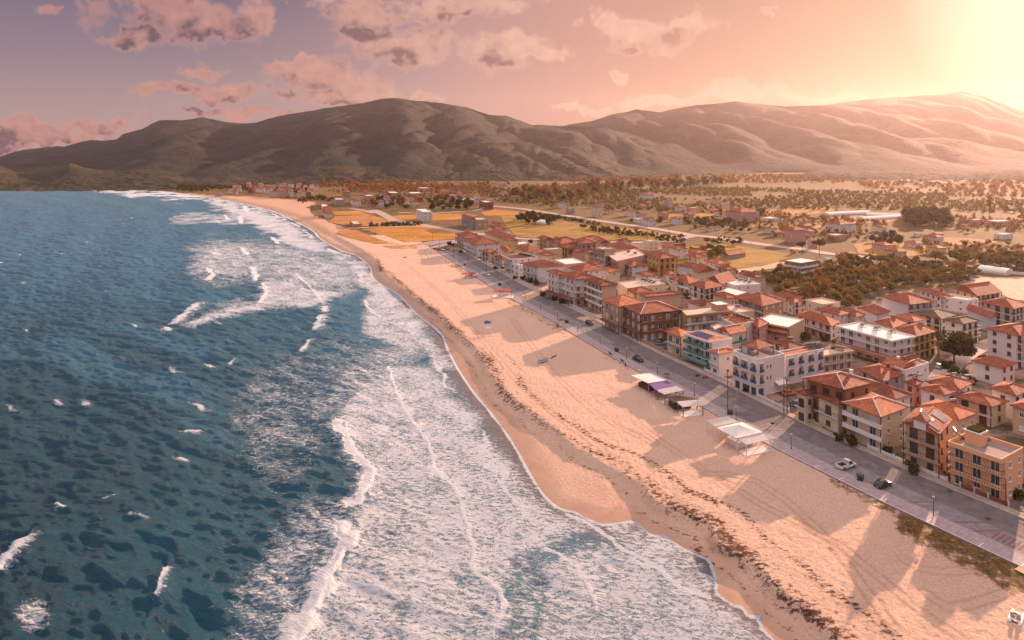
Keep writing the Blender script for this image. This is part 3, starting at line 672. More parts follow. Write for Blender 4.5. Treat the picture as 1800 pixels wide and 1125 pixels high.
def empty(name, loc, rz=0.0):
    o = bpy.data.objects.new(name, None); COL.objects.link(o); o.location = loc; o.rotation_euler = (0, 0, rz); o.empty_display_size = .5; return o
def copy_tree(o, parent=None):
    c = o.copy(); COL.objects.link(c)
    if parent is not None: c.parent = parent
    for ch in list(o.children): copy_tree(ch, c)
    return c

# shared window / door meshes: a frame proud of the wall, the pane inside it (x along wall, y outward, z up)
WM = {}
def winmesh(w_, h_, fm_, pm, bars=1):
    k = (round(w_, 1), round(h_, 1), fm_, pm, bars)
    if k in WM: return WM[k]
    w_, h_ = k[0], k[1]; a = MB(); t_ = .09
    for x in (-w_ / 2 + t_ / 2, w_ / 2 - t_ / 2): a.box((x, .05), (1, 0), (0, 1), t_ / 2, .05, 0, h_)
    for z in (0, h_ - t_): a.box((0, .05), (1, 0), (0, 1), w_ / 2 - t_, .045, z, z + t_)
    if bars: a.box((0, .05), (1, 0), (0, 1), .035, .04, t_, h_ - t_)
    a.box((0, .12), (1, 0), (0, 1), w_ / 2 + .08, .12, -.09, -.01)
    b = MB(); b.box((0, .025), (1, 0), (0, 1), w_ / 2 - t_, .02, t_, h_ - t_)
    WM[k] = (a.mesh('window', fm_), b.mesh('pane', pm)); return WM[k]

def road_dir(P):
    d = np.hypot(EDGE[:, 0] - P[0], EDGE[:, 1] - P[1]); i = min(max(int(d.argmin()), 12), len(EDGE) - 13)
    v = EDGE[i - 12] - EDGE[i + 12]; return v / np.linalg.norm(v)      # towards the far end
def unpr(px, py, h, zb=0.0):
    D = FPX * (CAMH - h - zb) / (py - YH); return np.array(((px - XC) / FPX * D, D))
def along(P, e, px):
    k = (px - XC) / FPX; return (k * P[1] - P[0]) / (e[0] - k * e[1])

def footprint(L, N, R_, h, zb=0.0, reg=False):
    Nw = unpr(*N, h, zb)
    e0 = road_dir(Nw); e1 = np.array((-e0[1], e0[0])); e1 = e1 if e1[0] > 0 else -e1
    Lw = unpr(*L, h, zb) if L[1] - YH > 20 else None; Rw = unpr(*R_, h, zb) if R_[1] - YH > 20 else None
    def use(Pw, e, px):
        """traced corner unless it leans too far from the street grid"""
        if Pw is not None and not reg:
            v = Pw - Nw; ln = np.linalg.norm(v); c = float(v @ e) / max(ln, .1)
            if c > .90 and 3 < ln < 60: return Pw
            if c > .3 and ln > 3:                          # turn at most 24 degrees, keep the traced column
                s_ = np.sign(e[0] * v[1] - e[1] * v[0]); th = s_ * R(24)
                ee = np.array((e[0] * math.cos(th) - e[1] * math.sin(th), e[0] * math.sin(th) + e[1] * math.cos(th)))
                t_ = along(Nw, ee, px)
                if 3 < t_ < 60: return Nw + ee * t_
        t_ = along(Nw, e, px); t_ = min(max(t_, 3.5), 32)
        return Nw + e * t_
    Lw = use(Lw, e0, L[0]); Rw = use(Rw, e1, R_[0])
    if reg is False:
        a = (Lw - Nw) / np.linalg.norm(Lw - Nw); b = (Rw - Nw) / np.linalg.norm(Rw - Nw)
    return Lw, Nw, Rw, Lw + Rw - Nw
def inset(ring, offs):
    """move each side of a ccw quad inwards by its own offset"""
    n = len(ring); lines = []
    for i in range(n):
        a = np.array(ring[i]); b = np.array(ring[(i + 1) % n]); d = (b - a) / np.linalg.norm(b - a); nn = np.array((-d[1], d[0]))
        lines.append((a + nn * offs[i], d))
    out = []
    for i in range(n):
        p, d = lines[i - 1]; q, e = lines[i]; cr = d[0] * e[1] - d[1] * e[0]
        t_ = ((q - p)[0] * e[1] - (q - p)[1] * e[0]) / cr; out.append(p + d * t_)
    return out
def tri_uv(P, a, b):
    """uv in metres: u along the eave a->b, v up the slope"""
    a = Vector(a); e = (Vector(b) - a).normalized(); out = []
    for p in P:
        r_ = Vector(p) - a; u = r_.dot(e); out.append((u, (r_ - e * u).length))
    return out
def pitched(mb, ring, z, kind, pitch=.38, th=.16):
    """ring ccw: [N, R, F, L]; hip / gable0 (ridge along the sea side) / gable1"""
    q = [Vector((p[0], p[1], z)) for p in ring]; s0 = (q[3] - q[0]).length; s1 = (q[1] - q[0]).length
    mid = lambda a, b: (a + b) / 2
    if kind == 'hip': lng = 's0' if s0 >= s1 else 's1'
    else: lng = 's0' if kind == 'gable0' else 's1'
    sh = s1 if lng == 's0' else s0; ll = s0 if lng == 's0' else s1
    H_ = sh / 2 * pitch; up = Vector((0, 0, H_))
    if lng == 's0': A = mid(q[0], q[1]); B = mid(q[3], q[2])
    else: A = mid(q[0], q[3]); B = mid(q[1], q[2])
    d = B - A; k = min(sh / 2 / max(ll, .1), .49) if kind == 'hip' else 0.0
    A2 = A + d * k + up; B2 = B - d * k + up
    def face(*p):
        P = [tuple(x) for x in p]; mb.quad(*P, uv=tri_uv(P, P[0], P[1]))
    if lng == 's0':
        face(q[0], q[1], A2); face(q[1], q[2], B2, A2); face(q[2], q[3], B2); face(q[3], q[0], A2, B2)
    else:
        face(q[0], q[1], B2, A2); face(q[1], q[2], B2); face(q[2], q[3], A2, B2); face(q[3], q[0], A2)
    for i in range(4):                                      # eave edge and underside
        a, b = q[i], q[(i + 1) % 4]; mb.quad(a - Vector((0, 0, th)), b - Vector((0, 0, th)), b, a)
    mb.quad(*[p - Vector((0, 0, th)) for p in q[::-1]])
    return A2, B2, H_
def solar_heater(parent, loc, rz, mats=('collector', 'steel')):
    o = empty('solar_water_heater', loc, rz); o.parent = parent
    a = MB(); a.quad((-1, -1, .25), (1, -1, .25), (1, .5, 1.25), (-1, .5, 1.25)); a.quad((-1, -1, .17), (-1, .5, 1.17), (1, .5, 1.17), (1, -1, .17))
    for p, q in (((-1, -1), (1, -1)), ((1, -1), (1, .5)), ((1, .5), (-1, .5)), ((-1, .5), (-1, -1))):
        zp = .25 + (p[1] + 1) / 1.5; zq = .25 + (q[1] + 1) / 1.5; a.quad((*p, zp - .08), (*q, zq - .08), (*q, zq), (*p, zp))
    a.build('collector_panel', mats[0], o)
    MB().tube((-.95, .75, 1.45), (.95, .75, 1.45), .28, n=10).build('tank', mats[1], o)
    b = MB(); b.bar((-.8, .75, .62), (.8, .75, .62), .05)
    for x in (-.8, .8):
        b.bar((x, .75, 0), (x, .75, 1.2), .05); b.bar((x, -.95, .0), (x, -.95, .2), .05); b.bar((x, -.95, .05), (x, .75, .05), .05)
    b.build('stand', 'rail_metal', o); return o

STATS = []; ALLH = []
def house(reg, L, N, R_, hb, roof, wall, st, balc, label, ex='', cat='house', name='house', rm=None, near=True, zb=None, group=None):
    L, N, R_ = (rp(reg, *p) for p in (L, N, R_))
    if hb >= 20:
        by = rp(reg, 0, hb)[1]; z_ = 0.0
        if zb: z_ = zb
        h = (CAMH - z_) * (by - N[1]) / (by - YH)
    else: h = float(hb); z_ = zb or 0.0
    h = max(h, 2.75 * st)
    Lw, Nw, Rw, Fw = footprint(L, N, R_, h, z_, 'r' in ex.split() or N[1] < 425)
    area = np.linalg.norm(Lw - Nw), np.linalg.norm(Rw - Nw); STATS.append((label[:34], round(h, 1), round(float(area[0]), 1), round(float(area[1]), 1)))
    org = np.array(Nw + (Fw - Nw) * .5); root = empty(name, (org[0], org[1], z_)); tag(root, label, cat, group or None)
    ring = [p - org for p in (Nw, Rw, Fw, Lw)]                     # ccw from above; side 0 street, 1 inland, 2 far, 3 sea
    flat = roof.startswith('flat'); bs = {3: '0' in balc, 0: '1' in balc, 1: '2' in balc, 2: '3' in balc}
    small = min(area) < 7
    bd = 1.35 if not small else .8
    base = .25 if flat else .55
    offs = [bd if bs[i] else (0.0 if flat else base) for i in range(4)]
    wr = inset(ring, offs); fh = h / st
    wl = MB().prism(wr, -.6, h - (.02 if flat else -.0))
    wl.build('wall', wall, root)
    roofz = h
    if flat:
        rb = MB(); rr = ring
        if any(bs.values()): rb.prism(rr, h - .18, h, True, True)
        else: rb.prism(inset(rr, [.06] * 4), h - .05, h, True)
        r_ = rb.build('roof', rm or {'flat': 'roof_flat', 'flatg': 'roof_grey', 'flatw': 'roof_white', 'flatd': 'roof_dark'}[roof], root)
        pb = MB(); ins = inset(rr, [.22] * 4); ph = .75 if 'hp' in ex else .38
        for i in range(4):
            a, b, c, d = rr[i], rr[(i + 1) % 4], ins[(i + 1) % 4], ins[i]
            z0, z1 = h - .2, h + ph
            pb.quad((*a, z0), (*b, z0), (*b, z1), (*a, z1)); pb.quad((*a, z1), (*b, z1), (*c, z1), (*d, z1)); pb.quad((*c, z0), (*d, z0), (*d, z1), (*c, z1))
        # keep the parapet 3 mm proud of the walls
        for i_, v_ in enumerate(pb.v): pb.v[i_] = (v_[0] * 1.0008, v_[1] * 1.0008, v_[2])
        pb.build('parapet', 'white_trim' if wall == 'white_wall' else wall, r_)
    else:
        rb = MB(); A2, B2, H_ = pitched(rb, ring, h, roof, .52 if 'steep' in ex else (.36 if roof == 'hip' else .42))
        r_ = rb.build('roof', rm or 'roof_tile', root)
        if near:                                              # pale mortar line on ridge and hips
            tb = MB(); q = [Vector((p[0], p[1], h)) for p in ring]; up = Vector((0, 0, .05))
            tb.bar(A2 + up, B2 + up, .22, .12)
            if roof == 'hip':
                s0 = (q[3] - q[0]).length; s1 = (q[1] - q[0]).length
                for i, T_ in zip(range(4), (A2, A2, B2, B2) if s0 >= s1 else (A2, B2, B2, A2)): tb.bar(q[i] + up, T_ + up, .2, .1)
            tb.build('ridge_tiles', 'roof_tile_orange' if 'pr' not in ex else 'white_trim', r_)
        if roof.startswith('gable'):                          # gable walls under the roof ends
            gbm = MB(); q = wr
            if roof == 'gable0': ends = ((wr[0], wr[1], A2), (wr[2], wr[3], B2))
            else: ends = ((wr[3], wr[0], A2), (wr[1], wr[2], B2))
            for a, b, T_ in ends:
                m_ = (a + b) / 2; gbm.quad((*a, h), (*b, h), (m_[0], m_[1], h + H_ - .12)); gbm.quad((*b, h), (*a, h), (m_[0], m_[1], h + H_ - .12))
            gbm.build('gable_wall', wall, root)
    rng = random.Random(hash(label) % 9999 if False else sum(ord(c) * (i + 3) for i, c in enumerate(label)))
    frame = 'white_trim'; pane = 'glass'
    if 'sb' in ex.split(): pane = 'shutter_brown'; frame = 'shutter_brown'
    if 'sr' in ex.split(): pane = 'shutter_red'; frame = 'shutter_red'
    if 'sw' in ex.split(): pane = 'curtain'
    sides = (0, 3) if near or True else (0,)
    for sd in sides:
        if ('b%d' % sd) in ex.split(): continue                # blind party wall
        a, b = np.array(wr[sd]), np.array(wr[(sd + 1) % 4]); ln = np.linalg.norm(b - a)
        if ln < 2.2: continue
        e = (b - a) / ln; nrm = np.array((e[1], -e[0]))
        n = max(1, min(9, int(ln / (3.0 if bs[sd] else 3.6))))
        for k in range(st):
            zf = k * fh
            for j in range(n):
                c = a + e * ln * (j + .5) / n
                door = bs[sd] and rng.random() < .8 or (k == 0 and rng.random() < .3)
                if bs[sd]: w_, h_ = (1.6, min(2.1, fh * .76)) if door else (1.2, 1.2)
                else: w_, h_ = (1.0, 1.2)
                if not near: w_ *= 1.15
                if fh < 2.4: h_ = min(h_, fh * .55)
                zz_ = zf + (.12 if h_ > 1.5 else min(.95, fh * .35)); 
                pn = pane if rng.random() < .75 else ('glass' if pane != 'glass' else ('curtain' if rng.random() < .6 else 'shutter_brown'))
                fr, pa = winmesh(w_, h_, frame, pn)
                M = Matrix(((e[0], nrm[0], 0, c[0]), (e[1], nrm[1], 0, c[1]), (0, 0, 1, zz_), (0, 0, 0, 1)))
                o = link('window' if not door else 'balcony_door', fr, root, M)
                link('pane', pa, o)
        if bs[sd]:                                            # balconies, one per storey above the ground
            A_, B_ = np.array(ring[sd]), np.array(ring[(sd + 1) % 4])
            ins = 0.0 if flat else .12
            for k in range(1, st):
                zf = k * fh; o1 = A_ - nrm * ins; o2 = B_ - nrm * ins
                sl_ = MB().prism([tuple(o1), tuple(o2), tuple(b + nrm * -.02), tuple(a + nrm * -.02)], zf - .16, zf, True, True)
                bo = sl_.build('balcony', 'white_trim' if wall in ('white_wall', 'cream_wall', 'concrete', 'tan_wall') else wall, root)
                rl = MB(); L3 = [Vector((*(a + nrm * .02), zf)), Vector((*(o1 + e * .06 - nrm * .06), zf)), Vector((*(o2 - e * .06 - nrm * .06), zf)), Vector((*(b + nrm * .02), zf))]
                if 's' in balc:
                    for p, q in zip(L3[:-1], L3[1:]): rl.bar(p + Vector((0, 0, .45)), q + Vector((0, 0, .45)), .1, .9)
                    rl.build('railing', 'white_trim' if wall != 'peach_wall' else wall, bo)
                elif 'g' in balc:
                    for p, q in zip(L3[:-1], L3[1:]): rl.bar(p + Vector((0, 0, .5)), q + Vector((0, 0, .5)), .04, .9)
                    rl.build('railing', 'awning_teal', bo)
                else:
                    for p, q in zip(L3[:-1], L3[1:]):
                        rl.bar(p + Vector((0, 0, 1.0)), q + Vector((0, 0, 1.0)), .07); rl.bar(p + Vector((0, 0, .12)), q + Vector((0, 0, .12)), .04)
                        nn = max(1, int((q - p).length / (.45 if near else 1.6)))
                        for i in range(nn + 1):
                            x_ = p.lerp(q, i / nn); rl.bar(x_, x_ + Vector((0, 0, 1.0)), .05)
                    rl.build('railing', {'w': 'rail_white', 'l': 'blue_trim'}.get(balc[-1], 'rail_metal'), bo)
            if not flat and not small and near:               # posts carrying the eave
                nn = max(1, int(ln / 4.5))
                for i in range(nn + 1):
                    p = A_ + (B_ - A_) * i / nn - nrm * .3; p = p + e * (.3 if i == 0 else -.3 if i == nn else 0)
                    MB().bar((*p, 0), (*p, h - .16), .16).build('veranda_post', 'white_trim' if 'w' in balc else 'wood_dark', root)
    cen = sum(ring) / 4
    for tok in ex.split():
        if tok.startswith('heat'):
            for k in range(int(tok[4:] or 1)):
                f_ = (k + .5) / int(tok[4:] or 1); p = np.array(ring[1]) * .3 * (1 - f_) + np.array(ring[2]) * .5 * f_ + np.array(ring[3]) * .3 * f_
                p = p + np.array(ring[1]) * .3 * (1 - f_) * 1.0
                solar_heater(root, (p[0], p[1], h + (0 if flat else .55)), rng.uniform(-.2, .4) + math.pi)
        elif tok.startswith('chim'):
            for k in range(int(tok[4:] or 1)):
                p = np.array(ring[1]) * (.35 - .3 * k) + np.array(ring[2]) * (.15 + .3 * k)
                c_ = MB().box(p, (1, 0), (0, 1), .32, .32, h - .3, h + 2.3 - .4 * k).box(p, (1, 0), (0, 1), .42, .42, h + 2.3 - .4 * k, h + 2.42 - .4 * k); c_.build('chimney', 'white_trim' if rng.random() < .7 else 'brick_wall', r_)
        elif tok == 'hut':
            c_ = np.array(ring[1]) * .35 + np.array(ring[2]) * .25; e = (ring[1] - ring[0]) / np.linalg.norm(ring[1] - ring[0]); f_ = np.array((-e[1], e[0]))
            hm_ = MB().box(c_, e, f_, min(2.2, area[1] * .22), min(1.9, area[0] * .22), h, h + 2.4).build('roof_hut', wall, root)
            MB().box(c_, e, f_, min(2.2, area[1] * .22) + .25, min(1.9, area[0] * .22) + .25, h + 2.4, h + 2.55).build('hut_slab', 'white_trim', hm_)
        elif tok == 'sky':
            pass
    ALLH.append((root, ring, h, wr, org)); return ALLH[-1]
# ------------------------------------------------------------ the town: region, left / near / right eave corner, base row (or height), roof, wall, storeys, balconies, label
TG = 'houses of the seaside town'
H_ = lambda *a, **k: house(*a, **k)
T = []
# --- front row along the promenade road, from the far end
H_('B', (235, 260), (330, 288), (545, 272), 400, 'hip', 'cream_wall', 2, '0', 'cream house with long red roof, farthest in the front row beside the field', 'r heat2')
H_('B', (325, 305), (445, 355), (715, 338), 478, 'hip', 'white_wall', 3, '0w', 'white house with a blank white gable wall near the far end of the front row', '')
H_('B', (497, 418), (570, 440), (680, 412), 535, 'hip', 'cream_wall', 2, '0', 'small cream house with a pyramid tile roof in the far front row', 'sb')
H_('B', (640, 478), (722, 505), (790, 480), 600, 'hip', 'cream_wall', 2, '0', 'narrow house with red roof over a leafy veranda, left of the blue-balconied white house', '', rm='roof_tile_dark')
H_('B', (725, 470), (812, 512), (1100, 490), 645, 'flatw', 'white_wall', 3, '0', 'white flat-topped house with blue-grey balconies and a row of solar heaters', 'heat4', rm='roof_tile_dark')
H_('B', (815, 545), (905, 575), (990, 560), 690, 'flat', 'white_wall', 2, '', 'low white house with two rows of arched windows', 'sb')
H_('B', (910, 550), (1075, 587), (1378, 573), 748, 'hip', 'white_wall', 2, '0', 'wide hip-roofed house with a long blank white side wall', 'b0')
H_('C', (480, 368), (640, 422), (905, 402), 12.2, 'hip', 'white_wall', 4, '01w', 'large brown and white hotel with two balcony floors over a red canopy', 'chim1')
H_('C', (355, 333), (470, 372), (600, 360), 12.2, 'hip', 'white_wall', 4, '0w', 'left wing of the brown and white hotel, with glazed balconies', '')
H_('C', (755, 455), (920, 490), (1105, 458), 780, 'hip', 'beige_wall', 4, '0s', 'tall beige house with curved balconies and a blank beige side wall', 'b0 r', rm='roof_tile_dark')
H_('C', (930, 630), (1105, 706), (1375, 652), 10.5, 'hip', 'beige_wall', 3, '0', 'lower left half of the large brown corner hotel', 'sw', rm='roof_tile_orange')
H_('C', (1142, 695), (1335, 785), (1770, 737), 1075, 'hip', 'brown_wall', 3, '01', 'large brown corner hotel with dark balconies round two sides', 'sw pr')
H_('D', (812, 487), (985, 548), (1100, 470), 760, 'hip', 'cream_wall', 2, '0', 'cream house with orange roof and a white front fence, left of the solar-roofed hotel', 'sw', rm='roof_tile_orange')
HS = H_('D', (1003, 512), (1277, 603), (1522, 568), 880, 'flatw', 'white_wall', 3, '0g', 'white hotel with blue solar panels on the roof and green glass balconies', 'b0')
H_('D', (1265, 682), (1378, 725), (1592, 690), 975, 'hip', 'white_wall', 2, '0w', 'narrow white house with orange roof between the solar hotel and the arched white building', 'pr', rm='roof_tile_orange')
HB = H_('E', (818, 476), (1076, 572), (1357, 507), 935, 'flatg', 'white_wall', 3, '', 'white corner building with blue arched balconies and a tiled roof-terrace pavilion', 'b3 b0 hp')
HB2 = H_('E', (1290, 470), (1366, 520), (1765, 442), 800, 'flat', 'white_wall', 3, '', 'white building with arched loggias behind the blue-arched corner building', 'b3 b0', rm='roof_tile_orange')
H_('F', (330, 360), (755, 478), (1076, 398), 10.8, 'hip', 'brown_wall', 3, '0', 'brown three-floor house with stacked terrace roofs on the street corner', 'sb pr chim1', rm='roof_tile')
H_('F', (275, 478), (365, 535), (485, 492), 7.4, 'hip', 'cream_wall', 2, '0', 'low brown-roofed front wing with corner balcony beside the three poles', 'sb r', rm='roof_tile_dark')
H_('F', (462, 545), (692, 628), (762, 552), 7.4, 'hip', 'cream_wall', 2, '0', 'brown-roofed front wing with long dark balconies over the cream fence', 'sb r', rm='roof_tile_dark')
H_('F', (728, 600), (1118, 750), (1406, 642), 1120, 'hip', 'cream_wall', 3, '0s', 'cream three-floor house with a large orange tile roof and glazed verandas', 'pr', rm='roof_tile_orange')
HG = H_('H', (192, 62), (575, 190), (705, 40), 640, 'gable1', 'beige_wall', 3, '0', 'house with solar panels and a dormer on its steep red gable roof', 'sb', rm='roof_tile')
HO = H_('H', (650, 287), (1186, 472), (1400, 352), 872, 'flatg', 'peach_wall', 3, '0', 'orange flat-roofed house with long balconies at the right edge', 'hp')
# --- second row and behind, near to far
H_('G', (355, 458), (622, 533), (782, 482), 6.6, 'hip', 'white_wall', 2, '', 'white house with a low red hip roof behind the solar-gabled house', 'sb')
H_('G', (430, 395), (770, 478), (918, 402), 6.8, 'hip', 'white_wall', 2, '', 'white house with long ridge roof in front of the big round tree', 'sb heat1')
H_('G', (682, 540), (1088, 650), (1266, 590), 832, 'hip', 'cream_wall', 2, '0', 'cream house with brown hip roof and veranda, behind the orange flat-roofed house', 'sb')
H_('G', (1060, 455), (1330, 540), (1480, 470), 6.6, 'hip', 'white_wall', 2, '1', 'brown-roofed house with white dormer window, at the right edge', 'sb')
H_('G', (885, 187), (1188, 265), (1345, 216), 390, 'hip', 'white_wall', 2, '', 'small white house with an outside stair, right of the big round tree', 'sb')
H_('F', (880, 268), (1125, 392), (1345, 330), 492, 'hip', 'grey_wall', 2, '', 'grey-walled house with red roof behind the cream three-floor house', 'sb chim1')
H_('G', (-20, 235), (190, 290), (350, 240), 6.2, 'gable0', 'white_wall', 2, '', 'white house with two skylights and orange roof', 'sb chim2', rm='roof_tile_orange')
H_('G', (170, 262), (235, 295), (465, 216), 6.4, 'flat', 'white_wall', 2, '', 'white box house with one rooftop heater, left of the big round tree', 'heat1', rm='roof_tile_orange')
H_('G', (210, 398), (330, 440), (420, 400), 6.0, 'hip', 'pink_wall', 2, '', 'small pink-shaded house with two rooftop tanks', 'heat2 sb', rm='roof_tile_dark')
H_('F', (455, 95), (560, 150), (850, 102), 255, 'flat', 'beige_wall', 2, '1w', 'beige flat-roofed house behind the white arched building', 'heat3')
KR = H_('K', (-170, 585), (385, 735), (622, 690), 925, 'flatw', 'white_wall', 3, '01w', 'long white flat-roofed hotel with rooftop clutter and a red-roofed ground floor', 'heat3')
H_('K', (400, 600), (622, 686), (850, 627), 855, 'hip', 'yellow_wall', 3, '1', 'yellow house with brown shutters beside the long white hotel', 'sb heat1')
H_('K', (205, 533), (390, 600), (545, 545), 6.5, 'hip', 'cream_wall', 2, '', 'cream house with small hip roof behind the long white hotel', 'heat1')
H_('K', (583, 455), (868, 512), (1038, 465), 640, 'hip', 'white_wall', 2, '0', 'white house with dark roof and two roof collectors', 'sb', rm='roof_tile_grey')
H_('K', (882, 515), (1085, 562), (1268, 525), 765, 'hip', 'white_wall', 3, '1', 'three-floor white house with grey-brown roof and dark end panels', 'sb', rm='roof_tile_grey')
H_('K', (265, 285), (560, 368), (832, 337), 525, 'hip', 'white_wall', 3, '1', 'long white house with red roof beside the olive grove', 'b3 heat1')
H_('K', (650, 218), (880, 302), (1002, 290), 408, 'hip', 'white_wall', 2, '1', 'white house with red roof and brown doors, behind the long white one', 'sb chim1')
H_('K', (862, 290), (1130, 330), (1240, 315), 410, 'flat', 'white_wall', 2, '', 'plain white low building among the rear roofs', '')
H_('K', (985, 200), (1230, 283), (1478, 246), 345, 'gable1', 'cream_wall', 2, '1', 'house with three skylights in its broad red gable roof near the dirt yard', 'sb')
H_('K', (1262, 340), (1590, 412), (1760, 368), 572, 'hip', 'white_wall', 3, '01', 'large white house with red roof in two tiers, at the right', 'sb')
H_('K', (1110, 412), (1370, 500), (1432, 468), 5.6, 'gable0', 'blue_wall', 1, '', 'bluish gabled house behind the smoke-grey roof', '')
H_('K', (1300, 600), (1655, 677), (1900, 620), 938, 'hip', 'white_wall', 4, '1', 'tall white four-floor house at the right edge above the small stair house', 'chim1 sb')
H_('K', (50, 398), (235, 470), (372, 432), 4.5, 'hip', 'white_wall', 1, '', 'low red-roofed cottage at the edge of the olive grove', '')
H_('K', (-60, 415), (25, 490), (125, 468), 5.4, 'hip', 'cream_wall', 2, '', 'small tiled cottage left of the low red-roofed one', '')
H_('M', (865, 437), (1250, 557), (1362, 500), 650, 'hip', 'white_wall', 2, '0w', 'white motel block with red doors under a long brown roof', 'sr', rm='roof_tile')
H_('M', (1075, 375), (1335, 442), (1482, 412), 492, 'hip', 'white_wall', 2, '', 'white house with long roof and small square windows behind the motel', 'heat2')
H_('M', (1362, 368), (1480, 442), (1622, 428), 505, 'hip', 'white_wall', 2, '1', 'white house with open veranda, right behind the motel', '')
H_('M', (245, 255), (530, 345), (772, 292), 465, 'hip', 'tan_wall', 3, '0', 'wide brown hotel with balconies beside a white flat roof', 'sw')
H_('M', (15, 195), (225, 250), (400, 202), 390, 'flatw', 'tan_wall', 2, '0', 'brown wing with a bright white flat roof', 'sb')
H_('M', (740, 252), (860, 312), (962, 288), 442, 'hip', 'white_wall', 2, '1', 'white house with brown door and balcony, right of the wide brown hotel', 'chim1 sb')
H_('M', (620, 205), (770, 250), (965, 258), 6.5, 'hip', 'cream_wall', 2, '', 'red-roofed house with tanks, beside the rear garden', 'heat2')
H_('E', (1040, 152), (1395, 218), (1562, 132), 405, 'flatw', 'beige_wall', 2, '0', 'beige house with a white roof slab over a brown tiled slope', 'b0')
H_('D', (985, 268), (1045, 332), (1512, 283), 9.6, 'flat', 'tan_wall', 3, '1', 'tan flat-roofed guest house with white doors behind the corner hotel', 'sw b3 hut')
H_('D', (1392, 455), (1492, 520), (1682, 482), 7.6, 'gable1', 'white_wall', 2, '1g', 'white house with green glass balcony and pale gable edges behind the solar hotel', 'pr', rm='roof_tile_orange')
H_('D', (1395, 350), (1560, 432), (1776, 385), 7.4, 'flat', 'white_wall', 2, '', 'white house with four rooftop tanks on an orange terrace', 'heat4', rm='roof_tile_orange')
H_('E', (990, 150), (1080, 215), (1200, 165), 7.2, 'hip', 'pink_wall', 2, '0', 'small pink house between the tank-topped house and the beige one', '')
H_('D', (1300, 440), (1340, 480), (1440, 440), 7.8, 'flat', 'concrete', 2, '', 'grey stair tower behind the solar-roofed hotel', '')
H_('D', (430, 60), (500, 95), (660, 50), 6.2, 'hip', 'cream_wall', 2, '', 'cream house with skylight roof left of the rear courtyard', '')
H_('D', (550, 105), (610, 130), (1000, 92), 6.0, 'hip', 'beige_wall', 2, '', 'long low beige house with tiled roof behind the brown hotel', 'b0')
H_('N', (150, 532), (360, 587), (492, 545), 665, 'hip', 'cream_wall', 2, '0s', 'house with two white chimneys and long pale balconies', 'chim2')
H_('N', (370, 592), (530, 642), (742, 600), 782, 'hip', 'white_wall', 3, '01', 'three-floor white house with tan awnings on its balconies', 'sb')
H_('N', (550, 530), (700, 592), (860, 545), 5.6, 'gable1', 'white_wall', 2, '', 'white gabled house with white eaves', 'pr')
H_('N', (705, 560), (840, 607), (1110, 592), 660, 'flatw', 'white_wall', 2, '', 'white flat roof with statue-like chimneys and tanks', 'heat3 chim1')
H_('N', (228, 388), (400, 417), (565, 406), 480, 'hip', 'white_wall', 2, '', 'plain white house with wide red roof at the town edge', '')
H_('N', (75, 462), (150, 492), (250, 476), 4.4, 'hip', 'white_wall', 1, '', 'low cottage between the cypress and the two-chimney house', '')
H_('N', (390, 430), (470, 470), (640, 440), 5.6, 'gable0', 'cream_wall', 2, '', 'cream house with two small red gables', '')
H_('C', (1370, 152), (1540, 207), (1722, 192), 375, 'hip', 'yellow_wall', 3, '1', 'yellow three-floor house with brown shutters at the town edge', 'sb heat1')
H_('C', (1085, 238), (1235, 290), (1428, 272), 358, 'hip', 'white_wall', 2, '0', 'brown-roofed house with a glazed white upper floor', '')
H_('C', (985, 165), (1090, 238), (1400, 168), 7.4, 'flat', 'pink_wall', 3, '0', 'pink terrace building with stairs and a cluttered flat roof', 'heat2')
H_('C', (800, 140), (965, 185), (1085, 155), 290, 'hip', 'grey_wall', 3, '0w', 'grey-green house with white balcony bands', '', rm='roof_tile_grey')
H_('C', (745, 130), (800, 150), (880, 100), 7.6, 'hip', 'beige_wall', 2, '', 'small tiled house with a roof collector beside the grey-green one', 'heat1')
H_('C', (945, 58), (1080, 102), (1328, 96), 152, 'hip', 'white_wall', 2, '', 'white house with broad red roof by the rear field', 'heat1')
H_('C', (580, 297), (730, 342), (985, 312), 8.6, 'hip', 'white_wall', 3, '', 'red-roofed house right behind the large brown and white hotel', 'chim1')
H_('C', (430, 218), (560, 270), (772, 250), 6.4, 'flatw', 'beige_wall', 2, '', 'building with a bare white flat roof behind the hotel', '')
H_('C', (1100, 455), (1200, 520), (1600, 472), 6.2, 'flat', 'cream_wall', 2, '', 'cream building with an L-shaped roof wall and four solar collectors', 'heat4')
H_('C', (1195, 520), (1290, 562), (1475, 540), 6.4, 'hip', 'cream_wall', 2, '', 'tiled roof in front of the four collectors', '')
H_('C', (1640, 400), (1700, 430), (1800, 420), 6.2, 'hip', 'white_wall', 2, '0', 'white house with pale balconies at the inner lane', '')
H_('B', (1150, 400), (1188, 412), (1345, 402), 512, 'flatw', 'beige_wall', 3, '', 'tall plain beige box building in the middle of the far town', 'b3 b0')
H_('B', (985, 415), (1050, 440), (1175, 432), 490, 'flat', 'cream_wall', 2, '', 'cream terrace building left of the plain beige box', '')
H_('B', (860, 400), (1000, 428), (1145, 396), 6.6, 'hip', 'cream_wall', 2, '', 'red hip-roofed house behind the row of solar heaters', '')
H_('B', (700, 385), (775, 440), (850, 412), 7.0, 'hip', 'cream_wall', 2, '', 'small red pyramid roof behind the far front row', '')
H_('B', (785, 350), (835, 368), (1012, 342), 388, 'flatw', 'blue_wall', 1, '', 'pale blue-grey flat house behind the far front row', '')
H_('B', (665, 295), (775, 312), (905, 308), 395, 'hip', 'yellow_wall', 3, '', 'yellow house with red hip roof behind the far front row', '')
H_('B', (515, 240), (680, 282), (872, 268), 6.6, 'hip', 'cream_wall', 2, '', 'long red roof at the far corner of the town', '')
